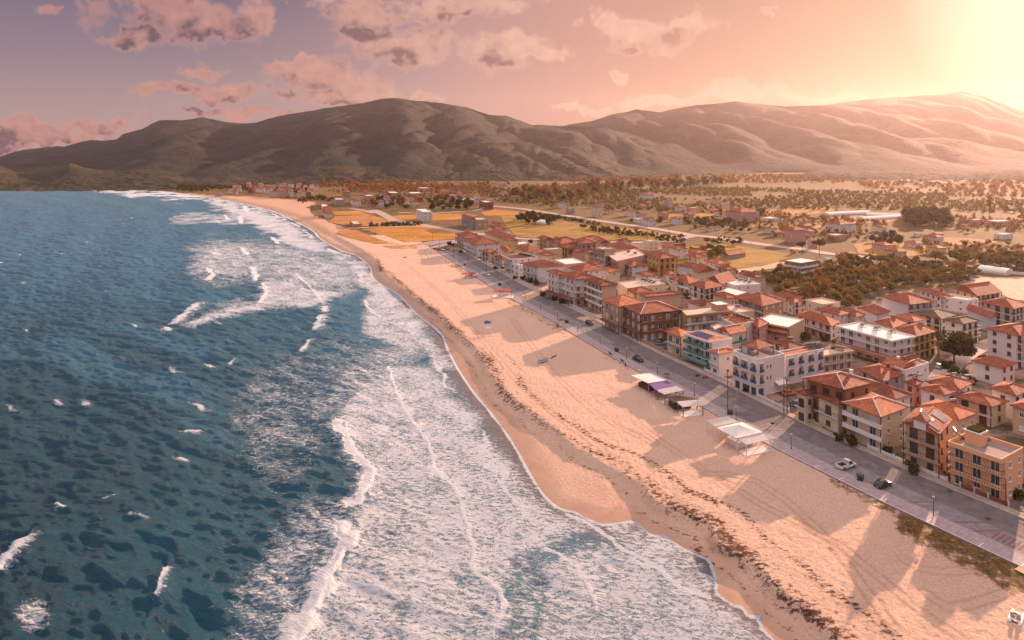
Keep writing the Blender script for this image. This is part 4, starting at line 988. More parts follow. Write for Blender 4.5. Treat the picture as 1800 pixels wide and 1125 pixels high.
H_('B', (1090, 290), (1168, 308), (1282, 282), 380, 'gable0', 'beige_wall', 3, '0', 'beige gabled house with two bright skylights', '')
H_('B', (1255, 285), (1300, 300), (1368, 290), 8.5, 'gable0', 'cream_wall', 2, '', 'narrow red gable next to the bright skylights', '')
H_('B', (1300, 365), (1390, 392), (1535, 384), 470, 'hip', 'yellow_wall', 2, '0', 'yellow house with arched doors and red roof', 'sb')
H_('B', (1480, 300), (1545, 345), (1720, 334), 8.0, 'hip', 'beige_wall', 2, '1', 'beige house with a wooden upper balcony', 'sb')
H_('B', (1240, 325), (1335, 350), (1500, 318), 7.0, 'hip', 'beige_wall', 2, '', 'wide red roof right of the narrow red gable', '')
H_('B', (1560, 275), (1640, 300), (1790, 290), 7.4, 'hip', 'cream_wall', 2, '', 'rear red roof by the golden field', '')
H_('B', (1700, 320), (1740, 345), (1860, 330), 6.8, 'gable0', 'white_wall', 2, '', 'white gable end by the golden field', '')
H_('B', (597, 182), (640, 195), (778, 188), 226, 'hip', 'white_wall', 2, '1', 'white house with red roof standing alone behind the far town edge', '')
H_('B', (605, 115), (650, 132), (715, 124), 160, 'hip', 'pink_wall', 1, '', 'small pink house behind the lone white one', '')
H_('B', (275, 62), (400, 80), (455, 66), 192, 'hip', 'concrete', 3, '0', 'unfinished grey apartment block with balconies and red roof', '')
H_('B', (405, 92), (465, 100), (582, 82), 198, 'flat', 'tan_wall', 3, '', 'bare brick unfinished block beside the grey apartments', '')
H_('N', (1340, 345), (1530, 375), (1715, 345), 480, 'flatw', 'tan_wall', 3, '01s', 'unfinished tan apartment block with white slab edges, standing in the fields', '')
H_('N', (690, 265), (775, 290), (960, 262), 322, 'gable1', 'concrete', 1, '', 'long farm shed with an orange roof', '', cat='shed', name='farm_shed')
H_('N', (158, 165), (165, 180), (326, 166), 212, 'flat', 'brick_wall', 1, '', 'red brick shed in the field behind the town', 'b0 b3', cat='shed', name='brick_shed')
# ------------------------------------------------------------ promenade and roads
def rmat(name, a, b, sc=.6, rough=.9, lines=None, bump=.3):
    m, t = mat(name); p = t.pos
    c = t.mix(t.mapr(t.noise(p, sc, 5, .7), .3, .7), s2l(a), s2l(b)); c = t.mix(t.math('MULTIPLY', t.noise(p, 6, 4, .7), .25), c, tuple(v * .5 for v in s2l(a)))
    c = t.mix(t.mapr(t.noise(p, .12, 4, .7), .55, .75, 0, .45), c, s2l((196, 158, 132)))
    h = t.noise(p, 9, 3, .7)
    if lines:
        br = t.new('ShaderNodeTexBrick'); t.put(br.inputs['Vector'], t.comb(*t.sep(t.new('ShaderNodeUVMap').outputs[0])))
        br.inputs['Scale'].default_value = 1.0; br.inputs['Mortar Size'].default_value = .03; br.inputs['Brick Width'].default_value = lines; br.inputs['Row Height'].default_value = lines
        br.offset = 0.0 if lines > .4 else .5
        c = t.mix(t.math('MULTIPLY', br.outputs['Fac'], .5), c, tuple(v * .45 for v in s2l(a)))
    fin_(t, c, rough, h, bump, .02); return m
rmat('promenade_tile', (158, 138, 140), (186, 164, 160), .9, .8, .8); rmat('paver', (122, 112, 116), (154, 142, 140), .8, .85, .5)
rmat('asphalt', (100, 90, 92), (126, 112, 108), .4); rmat('sidewalk', (158, 136, 124), (186, 162, 146), .6, .85, 1.0); rmat('kerb', (170, 156, 146), (196, 180, 168))
rmat('road_light', (172, 148, 140), (196, 172, 160), .2); rmat('red_paver', (132, 84, 80), (150, 98, 92), 2); rmat('white_line', (220, 214, 214), (236, 230, 228), 2)
rmat('dirt', (190, 148, 118), (214, 174, 144), .3)
def offs_line(P, o):
    T_ = np.gradient(P, axis=0); T_ /= np.linalg.norm(T_, axis=1)[:, None]; nn = np.stack([-T_[:, 1], T_[:, 0]], 1)  # left of far->near = inland
    return P + nn * o
def strip(name, P, o0, o1, z, material, thick=0.0, kind='structure', i0=0, i1=None, zf=None):
    i1 = i1 or len(P); a = offs_line(P, o0)[i0:i1]; b = offs_line(P, o1)[i0:i1]; mb = MB()
    L_ = np.r_[0, np.cumsum(np.linalg.norm(np.diff(P[i0:i1], axis=0), axis=1))]
    zz = (lambda q: z) if zf is None else (lambda q: z + float(plain_z(np.array(q[0]), np.array(q[1]))))
    for i in range(len(a) - 1):
        za, zb_, zc, zd = zz(a[i]), zz(a[i + 1]), zz(b[i + 1]), zz(b[i])
        mb.quad((*a[i], za), (*a[i + 1], zb_), (*b[i + 1], zc), (*b[i], zd), uv=[(L_[i], o0), (L_[i + 1], o0), (L_[i + 1], o1), (L_[i], o1)])
        if thick:
            for A_, B_, s_ in ((a[i], a[i + 1], 1), (b[i + 1], b[i], 1)): mb.quad((*A_, z - thick), (*B_, z - thick), (*B_, z), (*A_, z))
    o = mb.build(name, material); tag(o, kind=kind); return o
E = EDGE[:-1]
strip('promenade', E, .02, 4.1, .16, 'promenade_tile', .9)
strip('parking_strip', E, 4.22, 9.6, .02, 'paver', .3)
strip('kerb', E, 4.1, 4.22, .18, 'kerb', .3)
strip('road', E, 9.6, 17.0, .012, 'asphalt', .4)
strip('kerb', E, 17.0, 17.2, .16, 'kerb', .4)
strip('sidewalk', E, 17.2, 19.2, .15, 'sidewalk', .4)
def near_i(px, py):
    w_ = gp(px, py, 0.0); return int(np.hypot(E[:, 0] - w_[0], E[:, 1] - w_[1]).argmin())
strip('white_border_line', E, .0, .16, .166, 'white_line', 0, i0=near_i(1225, 711))
mbx = MB()
for (x, y) in ((1246, 719), (1300, 748), (1376, 791), (1434, 821), (1490, 849), (1558, 881), (1630, 916), (1711, 952), (1790, 988)):       # short white cross lines on the promenade
    i = near_i(x, y); a = offs_line(E, .2)[i]; b = offs_line(E, 1.9)[i]; mbx.bar((*a, .166), (*b, .166), .14, .004)
tag(mbx.build('white_cross_lines', 'white_line'), kind='structure')
mbx = MB()
for (x, y) in ((1135, 648), (1180, 676), (1248, 712), (1330, 760), (1440, 822), (1510, 856), (1582, 888), (1654, 922), (1712, 948)):      # red paver bands between parking bays
    i = near_i(x, y); a = offs_line(E, 4.4)[i]; b = offs_line(E, 9.5)[min(i + 1, len(E) - 1)]; mbx.bar((*a, .026), (*b, .026), .45, .006)
for (x, y) in ((1730, 957), (1815, 1000), (1305, 740), (1275, 725), (1085, 618)):
    for k in range(6):
        i = near_i(x, y); i = min(i, len(E) - 3); d = (E[i + 1] - E[i]) / np.linalg.norm(E[i + 1] - E[i]); a = offs_line(E, 5.0)[i] + d * k * .8; b = offs_line(E, 8.4)[i] + d * k * .8; mbx.bar((*a, .026), (*b, .026), .38, .006)
tag(mbx.build('red_paver_bands', 'red_paver'), kind='structure')
mbx = MB()
for (r_, x, y) in (('H', 675, 755), ('H', 1050, 1025), ('I', 170, 150), ('J', 1485, 665)):
    q = gp(*rp(r_, x, y), 0); mbx.prism([(q[0] + .5 * math.cos(a), q[1] + .5 * math.sin(a)) for a in np.linspace(0, 2 * math.pi, 13)[:-1]], .0, .02)
tag(mbx.build('manhole_covers', 'rail_metal'), kind='structure')
# side streets between the houses and the lane behind them
def street(name, pts, w_, z, material, z0=0.0, plain=False, step=6.0, thick=0.0):
    P = polyw(pts, z0, step=step) if not plain else None
    if plain:
        Q = np.array([gp(x, y)[:2] for x, y in pts]); out = []
        for i in range(len(Q) - 1):
            n = max(2, int(np.linalg.norm(Q[i + 1] - Q[i]) / 20)); out += [Q[i] + (Q[i + 1] - Q[i]) * k / n for k in range(n)]
        P = np.array(out + [Q[-1]])
    return strip(name, P, -w_ / 2, w_ / 2, z, material, thick, zf=True if plain else None)
street('side_street', [(1310, 738), (1420, 704), (1500, 672)], 8, .03, 'asphalt')
street('side_street', [(1080, 610), (1160, 606), (1230, 604)], 8, .03, 'asphalt')
street('side_street', [(912, 528), (960, 508), (1000, 495)], 7, .03, 'dirt')
street('side_street', [(1020, 562), (1060, 555), (1110, 552)], 6, .03, 'dirt')
street('side_street', [(1820, 920), (1900, 860), (2000, 800)], 9, .03, 'asphalt')
street('back_lane', [(1640, 700), (1660, 655), (1690, 630), (1720, 612), (1800, 580)], 6, .035, 'road_light')
street('country_road', [(864, 362), (917, 367), (994, 379), (1053, 388), (1130, 399), (1174, 406), (1217, 413.6), (1265, 418), (1314, 426), (1372, 434), (1411, 438), (1450, 445), (1534, 454), (1602, 461), (1660, 468), (1716, 476), (1800, 481), (1900, 490)], 11, .10, 'road_light', plain=True)
street('country_lane', [(760, 436), (800, 426), (860, 425), (905, 419), (1000, 424), (1060, 425), (1100, 427), (1178, 424), (1217, 415)], 8, .09, 'road_light', plain=True)
street('field_road', [(655, 369), (666, 373), (692, 387), (720, 392), (745, 396), (805, 407), (850, 412), (905, 419)], 11, .11, 'road_light', plain=True)
street('field_road', [(600, 402), (640, 400), (700, 398.5), (745, 396)], 8, .12, 'dirt', plain=True)
street('beach_track', [(613, 366), (634, 369), (660, 375)], 9, .10, 'road_light', plain=True)
street('hotel_road', [(700, 374), (760, 375), (832, 370.5), (864, 364)], 9, .08, 'road_light', plain=True)
street('farm_track', [(1290, 478), (1350, 470), (1380, 462), (1420, 455)], 8, .08, 'dirt', plain=True)
street('promenade_square', [(735, 432), (770, 425), (800, 424)], 14, .07, 'promenade_tile', plain=True)

# fields as level sheets
def fmat(name, a, b, c):
    m, t = mat(name); p = t.pos
    col = t.ramp(t.noise(t.vmath('MULTIPLY', p, (.6, 1, 1)), .05, 6, .7), [(.3, s2l(a)), (.5, s2l(b)), (.72, s2l(c))])
    col = t.mix(t.mapr(t.noise(p, .5, 4, .7), .4, .7, 0, .4), col, tuple(v * .6 for v in s2l(a)))
    fin_(t, col, .95, t.noise(p, 1.2, 4, .7), .7, .3); return m
fmat('gold_grass', (150, 98, 36), (184, 122, 44), (206, 146, 66)); fmat('green_gold', (106, 92, 36), (158, 120, 48), (184, 140, 66)); fmat('pale_dry', (140, 104, 52), (170, 124, 66), (146, 102, 52)); fmat('dry_scrub', (150, 98, 50), (184, 124, 66), (200, 150, 98))
def field(name, pts, material, lift=.06):
    Q = []
    for i, (a, b) in enumerate(zip(pts, pts[1:] + pts[:1])):
        for k in range(6):
            t_ = k / 6; j = .0 if k == 0 else 1.0; ln_ = math.hypot(b[0] - a[0], b[1] - a[1])
            Q.append((a[0] + (b[0] - a[0]) * t_ + j * RNG.uniform(-.02, .02) * ln_, a[1] + (b[1] - a[1]) * t_ + j * RNG.uniform(-.25, .25)))
    W_ = [gp(x, y) for x, y in Q]; me = bpy.data.meshes.new(name); bm = bmesh.new()
    bm.faces.new([bm.verts.new((p[0], p[1], p[2] + lift)) for p in W_]); bmesh.ops.triangulate(bm, faces=bm.faces[:]); bm.normal_update()
    for f in bm.faces:
        if f.normal.z < 0: f.normal_flip()
    bm.to_mesh(me); bm.free(); me.materials.append(MATS[material]); o = bpy.data.objects.new(name, me); COL.objects.link(o); o['kind'] = 'structure'; return o
field('playing_field', [(636, 403), (680, 399.5), (752, 397), (790, 404), (812, 409), (800, 420), (715, 426.5), (672, 413)], 'gold_grass')
field('field', [(690, 379), (735, 377), (815, 375), (840, 379), (800, 387), (740, 388), (700, 388)], 'gold_grass')
field('field', [(845, 373), (870, 368), (930, 374), (900, 379), (852, 379)], 'gold_grass', .07)
field('field', [(880, 380), (940, 378), (1040, 396), (1130, 403), (1200, 416), (1170, 423), (1060, 422), (990, 422), (908, 416), (890, 398)], 'green_gold', .05)
field('field', [(1240, 427), (1300, 432), (1400, 448), (1350, 468), (1280, 476), (1180, 462), (1180, 440)], 'green_gold', .06)
field('dry_dune_grass', [(598, 405), (625, 404), (668, 421), (700, 429), (660, 428), (610, 417), (592, 410)], 'dry_scrub', .02)
field('dry_dune_grass', [(672, 432), (730, 430), (735, 437), (690, 437)], 'dry_scrub', .03)
field('dry_dune_grass', [(590, 380), (640, 378), (690, 388), (700, 396), (650, 398), (600, 395), (578, 390)], 'dry_scrub', .05)
field('field', [(630, 370), (660, 380), (690, 389), (640, 378), (590, 378), (580, 372)], 'gold_grass', .06)
field('field', [(1270, 375), (1360, 368), (1450, 362), (1470, 372), (1380, 382), (1300, 384)], 'pale_dry', .10)
field('field', [(1310, 397), (1400, 394), (1450, 390), (1440, 402), (1360, 406)], 'pale_dry', .10)
field('field', [(1170, 378), (1260, 368), (1265, 378), (1200, 388), (1175, 386)], 'pale_dry', .10)
field('field', [(1500, 430), (1560, 420), (1640, 432), (1640, 448), (1560, 452), (1510, 446)], 'pale_dry', .10)
field('field', [(1620, 415), (1720, 420), (1760, 425), (1720, 432), (1640, 430)], 'pale_dry', .10)
field('field', [(1450, 383), (1540, 379), (1590, 383), (1560, 392), (1470, 392)], 'pale_dry', .12)
field('dirt_yard', [(1660, 498), (1720, 488), (1860, 486), (1900, 530), (1780, 528), (1740, 505)], 'dirt', .06)
# ------------------------------------------------------------ trees
def leafm(name, a, b):
    m = bpy.data.materials.new(name); m.use_nodes = True; t = NT(m.node_tree); t.n.clear(); MATS[name] = m
    pos = t.new('ShaderNodeNewGeometry').outputs['Position']; oi = t.new('ShaderNodeObjectInfo').outputs['Random']
    c = t.mix(t.mapr(t.noise(pos, .9, 3, .7), .3, .7), s2l(a), s2l(b)); c = t.mix(t.math('MULTIPLY', oi, .5), c, t.mix(.5, s2l(b), s2l((150, 110, 50))))
    d = t.new('ShaderNodeBsdfDiffuse'); tr = t.new('ShaderNodeBsdfTranslucent'); t.put(d.inputs[0], c); t.put(tr.inputs[0], c)
    mx_ = t.new('ShaderNodeMixShader'); mx_.inputs[0].default_value = .35; t.l.new(d.outputs[0], mx_.inputs[1]); t.l.new(tr.outputs[0], mx_.inputs[2])
    o = t.new('ShaderNodeOutputMaterial'); t.l.new(mx_.outputs[0], o.inputs[0])
leafm('leaf_olive', (92, 84, 46), (142, 120, 64)); leafm('leaf_dark', (50, 54, 30), (88, 82, 42)); leafm('leaf_gold', (124, 88, 48), (164, 122, 70)); leafm('leaf_dry', (120, 86, 50), (160, 116, 72))
def crown(n, leaf, seed, rx=1.0, rz=1.0, z0=1.0, lumps=7, arr=False):
    """leaf clumps through an uneven volume; unit radius, centre at z0"""
    r = np.random.RandomState(seed); C = []; 
    for i in range(lumps):
        a = r.rand() * 6.28; q = r.rand() ** .5 * .62; C.append((q * math.cos(a) * rx, q * math.sin(a) * rx, z0 + (r.rand() - .42) * 1.0 * rz, .36 + .26 * r.rand()))
    C = np.array(C); k = r.randint(0, lumps, n); v = r.randn(n, 3); v /= np.linalg.norm(v, axis=1)[:, None]
    rad = C[k, 3] * (.55 + .5 * r.rand(n) ** .5); p = C[k, :3] + v * rad[:, None] * np.array((rx, rx, rz * .9))
    a = r.randn(n, 3) + v * .3; a /= np.linalg.norm(a, axis=1)[:, None]; b = np.cross(a, v + r.randn(n, 3) * .6); b /= np.linalg.norm(b, axis=1)[:, None] + 1e-9
    s_ = leaf * (.6 + .8 * r.rand(n))[:, None]
    V = np.stack([p - a * s_ - b * s_ * .6, p + a * s_ - b * s_ * .5, p + a * s_ * .7 + b * s_ * .8, p - a * s_ * .8 + b * s_ * .6], 1)
    return V
def quads_mesh(name, V, material):
    n = V.shape[0]; me = bpy.data.meshes.new(name); co = V.reshape(-1, 3).astype(np.float32)
    me.vertices.add(len(co)); me.vertices.foreach_set('co', co.ravel()); me.loops.add(n * 4); me.loops.foreach_set('vertex_index', np.arange(n * 4, dtype=np.int32))
    me.polygons.add(n); me.polygons.foreach_set('loop_start', np.arange(0, n * 4, 4, dtype=np.int32)); me.polygons.foreach_set('loop_total', np.full(n, 4, np.int32)); me.update(calc_edges=True)
    me.materials.append(MATS[material]); return me
def trunkmesh(h, r_, seed):
    rr = random.Random(seed); mb = MB(); mb.tube((0, 0, -.05), (.03, .02, h), r_, r_ * .6, 7)
    for i in range(5):
        a = i * 1.3 + rr.random(); mb.tube((.03, .02, h * .85), (math.cos(a) * .45, math.sin(a) * .45, h + .35 + .3 * rr.random()), r_ * .5, r_ * .15, 5)
    return mb.mesh('trunk', 'pole_wood')
TREES = {}
def tproto(key, n, leaf, material, rx=1.0, rz=.85, z0=1.25, th=.7, tr=.07, k=3, lumps=7):
    TREES[key] = [(quads_mesh('crown', crown(n, leaf, hash_(key) + i, rx, rz, z0, lumps), material), trunkmesh(th, tr, i)) for i in range(k)]
def hash_(k): return sum(ord(c) * (i + 1) for i, c in enumerate(k)) % 1000
tproto('olive', 420, .13, 'leaf_olive', k=4); tproto('dark', 420, .13, 'leaf_dark', k=3); tproto('gold', 380, .13, 'leaf_gold', rz=1.2, z0=1.6, k=3)
tproto('dry', 340, .12, 'leaf_dry', rx=.9, rz=1.25, z0=1.6, k=3); tproto('big', 3800, .06, 'leaf_dark', rz=.8, z0=1.15, th=.6, tr=.06, k=1, lumps=16)
tproto('bush', 260, .15, 'leaf_dark', rz=.7, z0=.5, th=.2, k=3); tproto('poplar', 360, .12, 'leaf_gold', rx=.42, rz=2.0, z0=2.4, th=1.2, tr=.05, k=2, lumps=9)
tproto('pine', 700, .10, 'leaf_dark', rz=.45, z0=2.0, th=1.8, tr=.05, k=2, lumps=9)
NT_ = [0]; PLACED = []
def tree(key, x, y, z, s_, label, group=None, cat='tree', name=None, sz=None):
    if key == 'bush': return mktree(key, x, y, z, s_, label, group, cat, name, sz)
    PLACED.append((s_ / math.hypot(x, y) + (1 if not group else 0), (key, x, y, z, s_, label, group, cat, name, sz)))
def mktree(key, x, y, z, s_, label, group=None, cat='tree', name=None, sz=None):
    c, tr_ = TREES[key][NT_[0] % len(TREES[key])]; NT_[0] += 1
    e = empty(name or {'bush': 'shrub'}.get(key, 'tree'), (x, y, z), RNG.rand() * 6.28); e.scale = (s_, s_, s_ * (sz or RNG.uniform(.85, 1.15)))
    tag(e, label, cat, group); link('crown', c, e); link('trunk' if key != 'bush' else 'stem', tr_, e); return e
def scatter(pts, spacing, jit=.45):
    P = np.array([gp(x, y)[:2] for x, y in pts]); x0, y0 = P.min(0); x1, y1 = P.max(0); out = []
    for a in np.arange(x0, x1, spacing):
        for b in np.arange(y0, y1, spacing): out.append((a + RNG.uniform(-jit, jit) * spacing, b + RNG.uniform(-jit, jit) * spacing))
    if not out: return out
    o = np.array(out); m = inpoly(o[:, 0], o[:, 1], P); return [tuple(q) for q in o[m]]
def zg(x, y): return float(plain_z(np.array(x), np.array(y))) - .1
# ------------------------------------------------------------ houses out on the plain
FH = [  # region, x0, x1, eave y, base y, roof, wall, storeys, label
('A', 900, 1060, 545, 636, 'flatw', 'white_wall', 3, 'white three-floor apartment block with open balconies, alone by the playing field'),
('A', 1495, 1625, 455, 520, 'flatw', 'brick_wall', 2, 'modern white building with dark red panels at the road bend'),
('A', 185, 300, 358, 412, 'hip', 'tan_wall', 2, 'tall tan villa above the beach scrub'), ('A', 100, 240, 432, 488, 'flat', 'concrete', 2, 'grey flat villa facing the beach, left of the dark-roofed one'),
('A', 255, 400, 440, 488, 'hip', 'white_wall', 1, 'white villa with a dark roof by the beach track'), ('A', 385, 520, 398, 462, 'flat', 'tan_wall', 2, 'tan flat villa with loggias above the white one'),
('A', 600, 750, 368, 402, 'flatw', 'tan_wall', 1, 'long low pale terrace row, left half'), ('A', 780, 970, 372, 398, 'flatw', 'tan_wall', 1, 'long low pale terrace row, right half'),
('A', 880, 1040, 324, 355, 'flat', 'beige_wall', 2, 'beige flat building below the hillside house'), ('A', 670, 760, 412, 448, 'hip', 'cream_wall', 2, 'red-roofed villa in the trees, left of a pair'),
('A', 765, 830, 408, 460, 'hip', 'white_wall', 2, 'white villa with dark gable in the trees'), ('A', 885, 975, 408, 450, 'hip', 'brick_wall', 2, 'dark red villa in the trees, right of a pair'),
('A', 830, 960, 468, 492, 'hip', 'cream_wall', 1, 'low red-roofed house nearest the white apartment block'), ('A', 1190, 1340, 292, 318, 'hip', 'pink_wall', 1, 'long pink-roofed house under the dark hill'),
('A', 1100, 1225, 352, 376, 'hip', 'white_wall', 1, 'low red-roofed house behind the grey hall'), ('A', 1240, 1470, 434, 468, 'flat', 'concrete', 1, 'long grey hall beside the dark hedge'),
('A', 105, 180, 218, 238, 'hip', 'cream_wall', 1, 'tiny red-roofed house in the far fields, left of two'), ('A', 215, 292, 216, 236, 'hip', 'cream_wall', 1, 'tiny red-roofed house in the far fields, right of two'),
('A', 1225, 1290, 460, 488, 'hip', 'pink_wall', 1, 'small pink house hidden by the dark hedge'), ('A', 1335, 1400, 366, 388, 'hip', 'brick_wall', 1, 'small dark red house in the scrub'),
('A', 0, 130, 560, 598, 'gable1', 'white_wall', 1, 'white beach club with gabled roof on the sand'), ('A', 0, 88, 495, 520, 'flatw', 'white_wall', 1, 'low white kiosk row by the beach track'),
('A', 260, 405, 660, 690, 'flat', 'brown_wall', 1, 'brown open beach bar with a flat roof on the dunes'),
('W', 572, 640, 246, 280, 'hip', 'white_wall', 3, 'first white hotel from the left on the far shore'), ('W', 645, 700, 238, 272, 'hip', 'white_wall', 3, 'second white hotel from the left on the far shore'),
('W', 704, 780, 244, 276, 'hip', 'brick_wall', 3, 'dark red hotel on the far shore'), ('W', 795, 900, 232, 264, 'hip', 'pink_wall', 3, 'wide pink hotel on the far shore'),
('W', 900, 972, 208, 236, 'hip', 'pink_wall', 2, 'pink house above the wide pink hotel'), ('W', 850, 955, 268, 306, 'hip', 'cream_wall', 2, 'cream row house with red roof by the far sand'),
('W', 960, 1012, 268, 310, 'hip', 'pink_wall', 3, 'pink row house in the far terrace'), ('W', 1014, 1066, 264, 308, 'hip', 'white_wall', 3, 'white gabled row house in the far terrace'),
('W', 1068, 1118, 272, 310, 'hip', 'cream_wall', 3, 'cream row house in the far terrace'), ('W', 1122, 1188, 272, 308, 'hip', 'brick_wall', 3, 'dark end house of the far terrace'),
('W', 1132, 1212, 160, 190, 'hip', 'tan_wall', 2, 'tan house on the far slope'), ('W', 470, 560, 280, 300, 'flatw', 'concrete', 1, 'low grey beach building on the far sand'),
('W', 175, 240, 222, 244, 'hip', 'brown_wall', 1, 'small brown house at the foot of the cape'),
('Q', 925, 1005, 394, 442, 'hip', 'white_wall', 2, 'white house with a red roof beside the country road bend'), ('Q', 1000, 1080, 447, 496, 'flat', 'concrete', 2, 'bare grey house beside the red-roofed one'),
('Q', 1230, 1340, 432, 526, 'hip', 'cream_wall', 3, 'tall cream house with balconies by the country road'), ('Q', 1342, 1440, 468, 496, 'hip', 'cream_wall', 1, 'low house right of the tall cream one'),
('Q', 1290, 1360, 398, 430, 'hip', 'white_wall', 1, 'small white house behind the tall cream one'), ('Q', 1530, 1625, 468, 518, 'hip', 'white_wall', 2, 'white house with red roof, left of the gabled pair'),
('Q', 1625, 1740, 492, 548, 'gable1', 'cream_wall', 2, 'gabled cream house with brown roof by the country road'), ('Q', 1610, 1700, 540, 575, 'flatw', 'white_wall', 1, 'low white shop by the country road'),
('Q', 490, 600, 344, 380, 'hip', 'tan_wall', 2, 'tan house in the golden trees'), ('Q', 390, 455, 234, 268, 'hip', 'blue_wall', 2, 'pale blue house under the dark hill'),
('Q', 308, 388, 228, 260, 'hip', 'white_wall', 2, 'white house left of the pale blue one'), ('Q', 0, 68, 232, 256, 'hip', 'white_wall', 1, 'white-walled house with broad roof at the hill foot'),
('Q', 380, 440, 205, 216, 'hip', 'cream_wall', 1, 'tiny red roof above the pale blue house'), ('Q', 1660, 1745, 312, 346, 'hip', 'white_wall', 2, 'hazy white house in the orchards'),
('O', 150, 280, 655, 700, 'hip', 'white_wall', 2, 'white country house with a red porch roof'), ('O', 405, 520, 636, 694, 'hip', 'white_wall', 2, 'white country house at the orchard corner'),
('O', 720, 805, 722, 756, 'hip', 'white_wall', 1, 'small white cottage with red roof north of the road'), ('O', 895, 1215, 585, 672, 'hip', 'pink_wall', 3, 'long row house with pink roofs in the fields'),
('O', 1305, 1425, 765, 805, 'gable1', 'beige_wall', 1, 'pale barn left of the pink farmhouse'), ('O', 1425, 1640, 745, 862, 'hip', 'pink_wall', 3, 'large pink farmhouse by the country road'),
('O', 770, 865, 464, 498, 'hip', 'cream_wall', 2, 'cream house among the orchards'), ('O', 120, 255, 424, 472, 'hip', 'white_wall', 2, 'white two-part house among the orchards'),
('O', 1480, 1545, 930, 965, 'hip', 'pink_wall', 1, 'small pink house by the road bend'), ('O', 1650, 1730, 840, 900, 'flatw', 'pink_wall', 2, 'white-topped shop near the pines'),
('O', 1225, 1390, 640, 665, 'flatw', 'white_wall', 1, 'low bright white stores right of the long row house'),
('P', 15, 285, 690, 765, 'hip', 'white_wall', 2, 'white apartments with a dark middle roof in the haze'), ('P', 0, 200, 790, 835, 'flat', 'tan_wall', 1, 'long flat shed below the hazy apartments'),
('P', 130, 310, 958, 1005, 'hip', 'cream_wall', 1, 'red-roofed house at the upper edge of the grove'), ('P', 1440, 1690, 664, 702, 'flatw', 'pink_wall', 1, 'hazy long farm building with bright roof'),
('P', 1285, 1430, 650, 692, 'flatw', 'pink_wall', 1, 'hazy farm building left of the long one'), ('P', 1520, 1690, 780, 822, 'flatw', 'white_wall', 1, 'bright white hall at the right'),
('P', 950, 1080, 775, 812, 'gable1', 'white_wall', 1, 'bright white shed in the middle of the haze'), ('P', 790, 880, 766, 790, 'flatw', 'white_wall', 1, 'small pale shed in the haze'),
('P', 0, 70, 1000, 1030, 'flatw', 'white_wall', 1, 'white depot roof at the road bend'),
('P', 630, 880, 294, 316, 'flatw', 'white_wall', 1, 'very far white greenhouse at the hill foot, left'), ('P', 1030, 1160, 288, 306, 'flatw', 'white_wall', 1, 'very far white greenhouse at the hill foot, right')]
for (r_, x0, x1, yt, yb, rf, wl_, st, lb) in FH:
    xn = x0 + (x1 - x0) * .45; s_ = REG[r_][2]; by = rp(r_, 0, yb)[1]
    house(r_, (x0, yt - 1.2 * s_), (xn, yt), (x1, yt - .6 * s_), yb, rf, wl_, st, '', lb, 'r', near=False, cat='house' if not any(k in lb for k in ('shed', 'barn', 'greenhouse', 'hall ', 'kiosk')) else 'building', name='house' if not any(k in lb for k in ('shed', 'barn', 'greenhouse', 'hall ', 'kiosk')) else 'shed')
def infill(poly, n, gap, near, hs_, flatk=.12):
    P = np.array([gp(x, y)[:2] for x, y in poly]); xy = [(h_[4][0], h_[4][1], .5 * max(np.linalg.norm(h_[1][1] - h_[1][0]), np.linalg.norm(h_[1][3] - h_[1][0])), h_[0]['label']) for h_ in ALLH if not h_[0]['label'].startswith('small ') or True]; taken = [(*gp(*rp('K', 1000, 960))[:2], 9), (*gp(*rp('G', 830, 330))[:2], 7), (*gp(*rp('K', 1000, 860))[:2], 6)]; tries = 0; k = 0
    while k < n and tries < 6000:
        tries += 1; x, y = RNG.uniform(P[:, 0].min(), P[:, 0].max()), RNG.uniform(P[:, 1].min(), P[:, 1].max())
        if not inpoly(np.array([x]), np.array([y]), P)[0]: continue
        a, b = RNG.uniform(8, 13), RNG.uniform(7, 10); r_ = .5 * max(a, b)
        ds = [(math.hypot(x - q[0], y - q[1]) - q[2] * 1.05 - r_, q[3]) for q in xy]; m_ = min(ds)
        if any(math.hypot(x - q[0], y - q[1]) < q[2] + r_ + gap for q in taken): continue
        if m_[0] < gap or (near and np.hypot(EDGE[:, 0] - x, EDGE[:, 1] - y).min() < 27): continue
        h = RNG.uniform(*hs_); st = 2 if h > 5 else 1; e = road_dir(np.array((x, y))); f_ = np.array((-e[1], e[0])); f_ = f_ if f_[0] > 0 else -f_
        cs = [np.array((x, y)) + e * sx * a / 2 + f_ * sy * b / 2 for sx, sy in ((-1, -1), (1, -1), (-1, 1))]          # near, sea-side far, street-side right
        px_ = [(XC + FPX * c[0] / c[1], YH + FPX * (CAMH - h) / c[1]) for c in cs]
        wl_, wn_ = [('white_wall', 'white'), ('cream_wall', 'cream'), ('white_wall', 'pale'), ('beige_wall', 'beige'), ('pink_wall', 'pinkish')][RNG.randint(5)]; rf = 'hip' if RNG.rand() > flatk else 'flat'
        ds.sort(); sh_ = lambda q: ' '.join(q.split(',')[0].split()[:4]); lb = f"small {wn_} {'tiled' if rf == 'hip' else 'flat-roofed'} house between the {sh_(ds[0][1])} and the {sh_(ds[1][1])}"
        if any(h_[0]['label'] == lb for h_ in ALLH): continue
        house('_', px_[1], px_[0], px_[2], h, rf, wl_, st, '0' if RNG.rand() < .4 and near else '', lb, 'r' + (' heat1' if RNG.rand() < .25 and near else ''), near=near, rm=[None, 'roof_tile_orange', 'roof_tile_dark', None][RNG.randint(4)] if rf == 'hip' else None)
        k += 1; taken.append((x, y, r_))
    return k
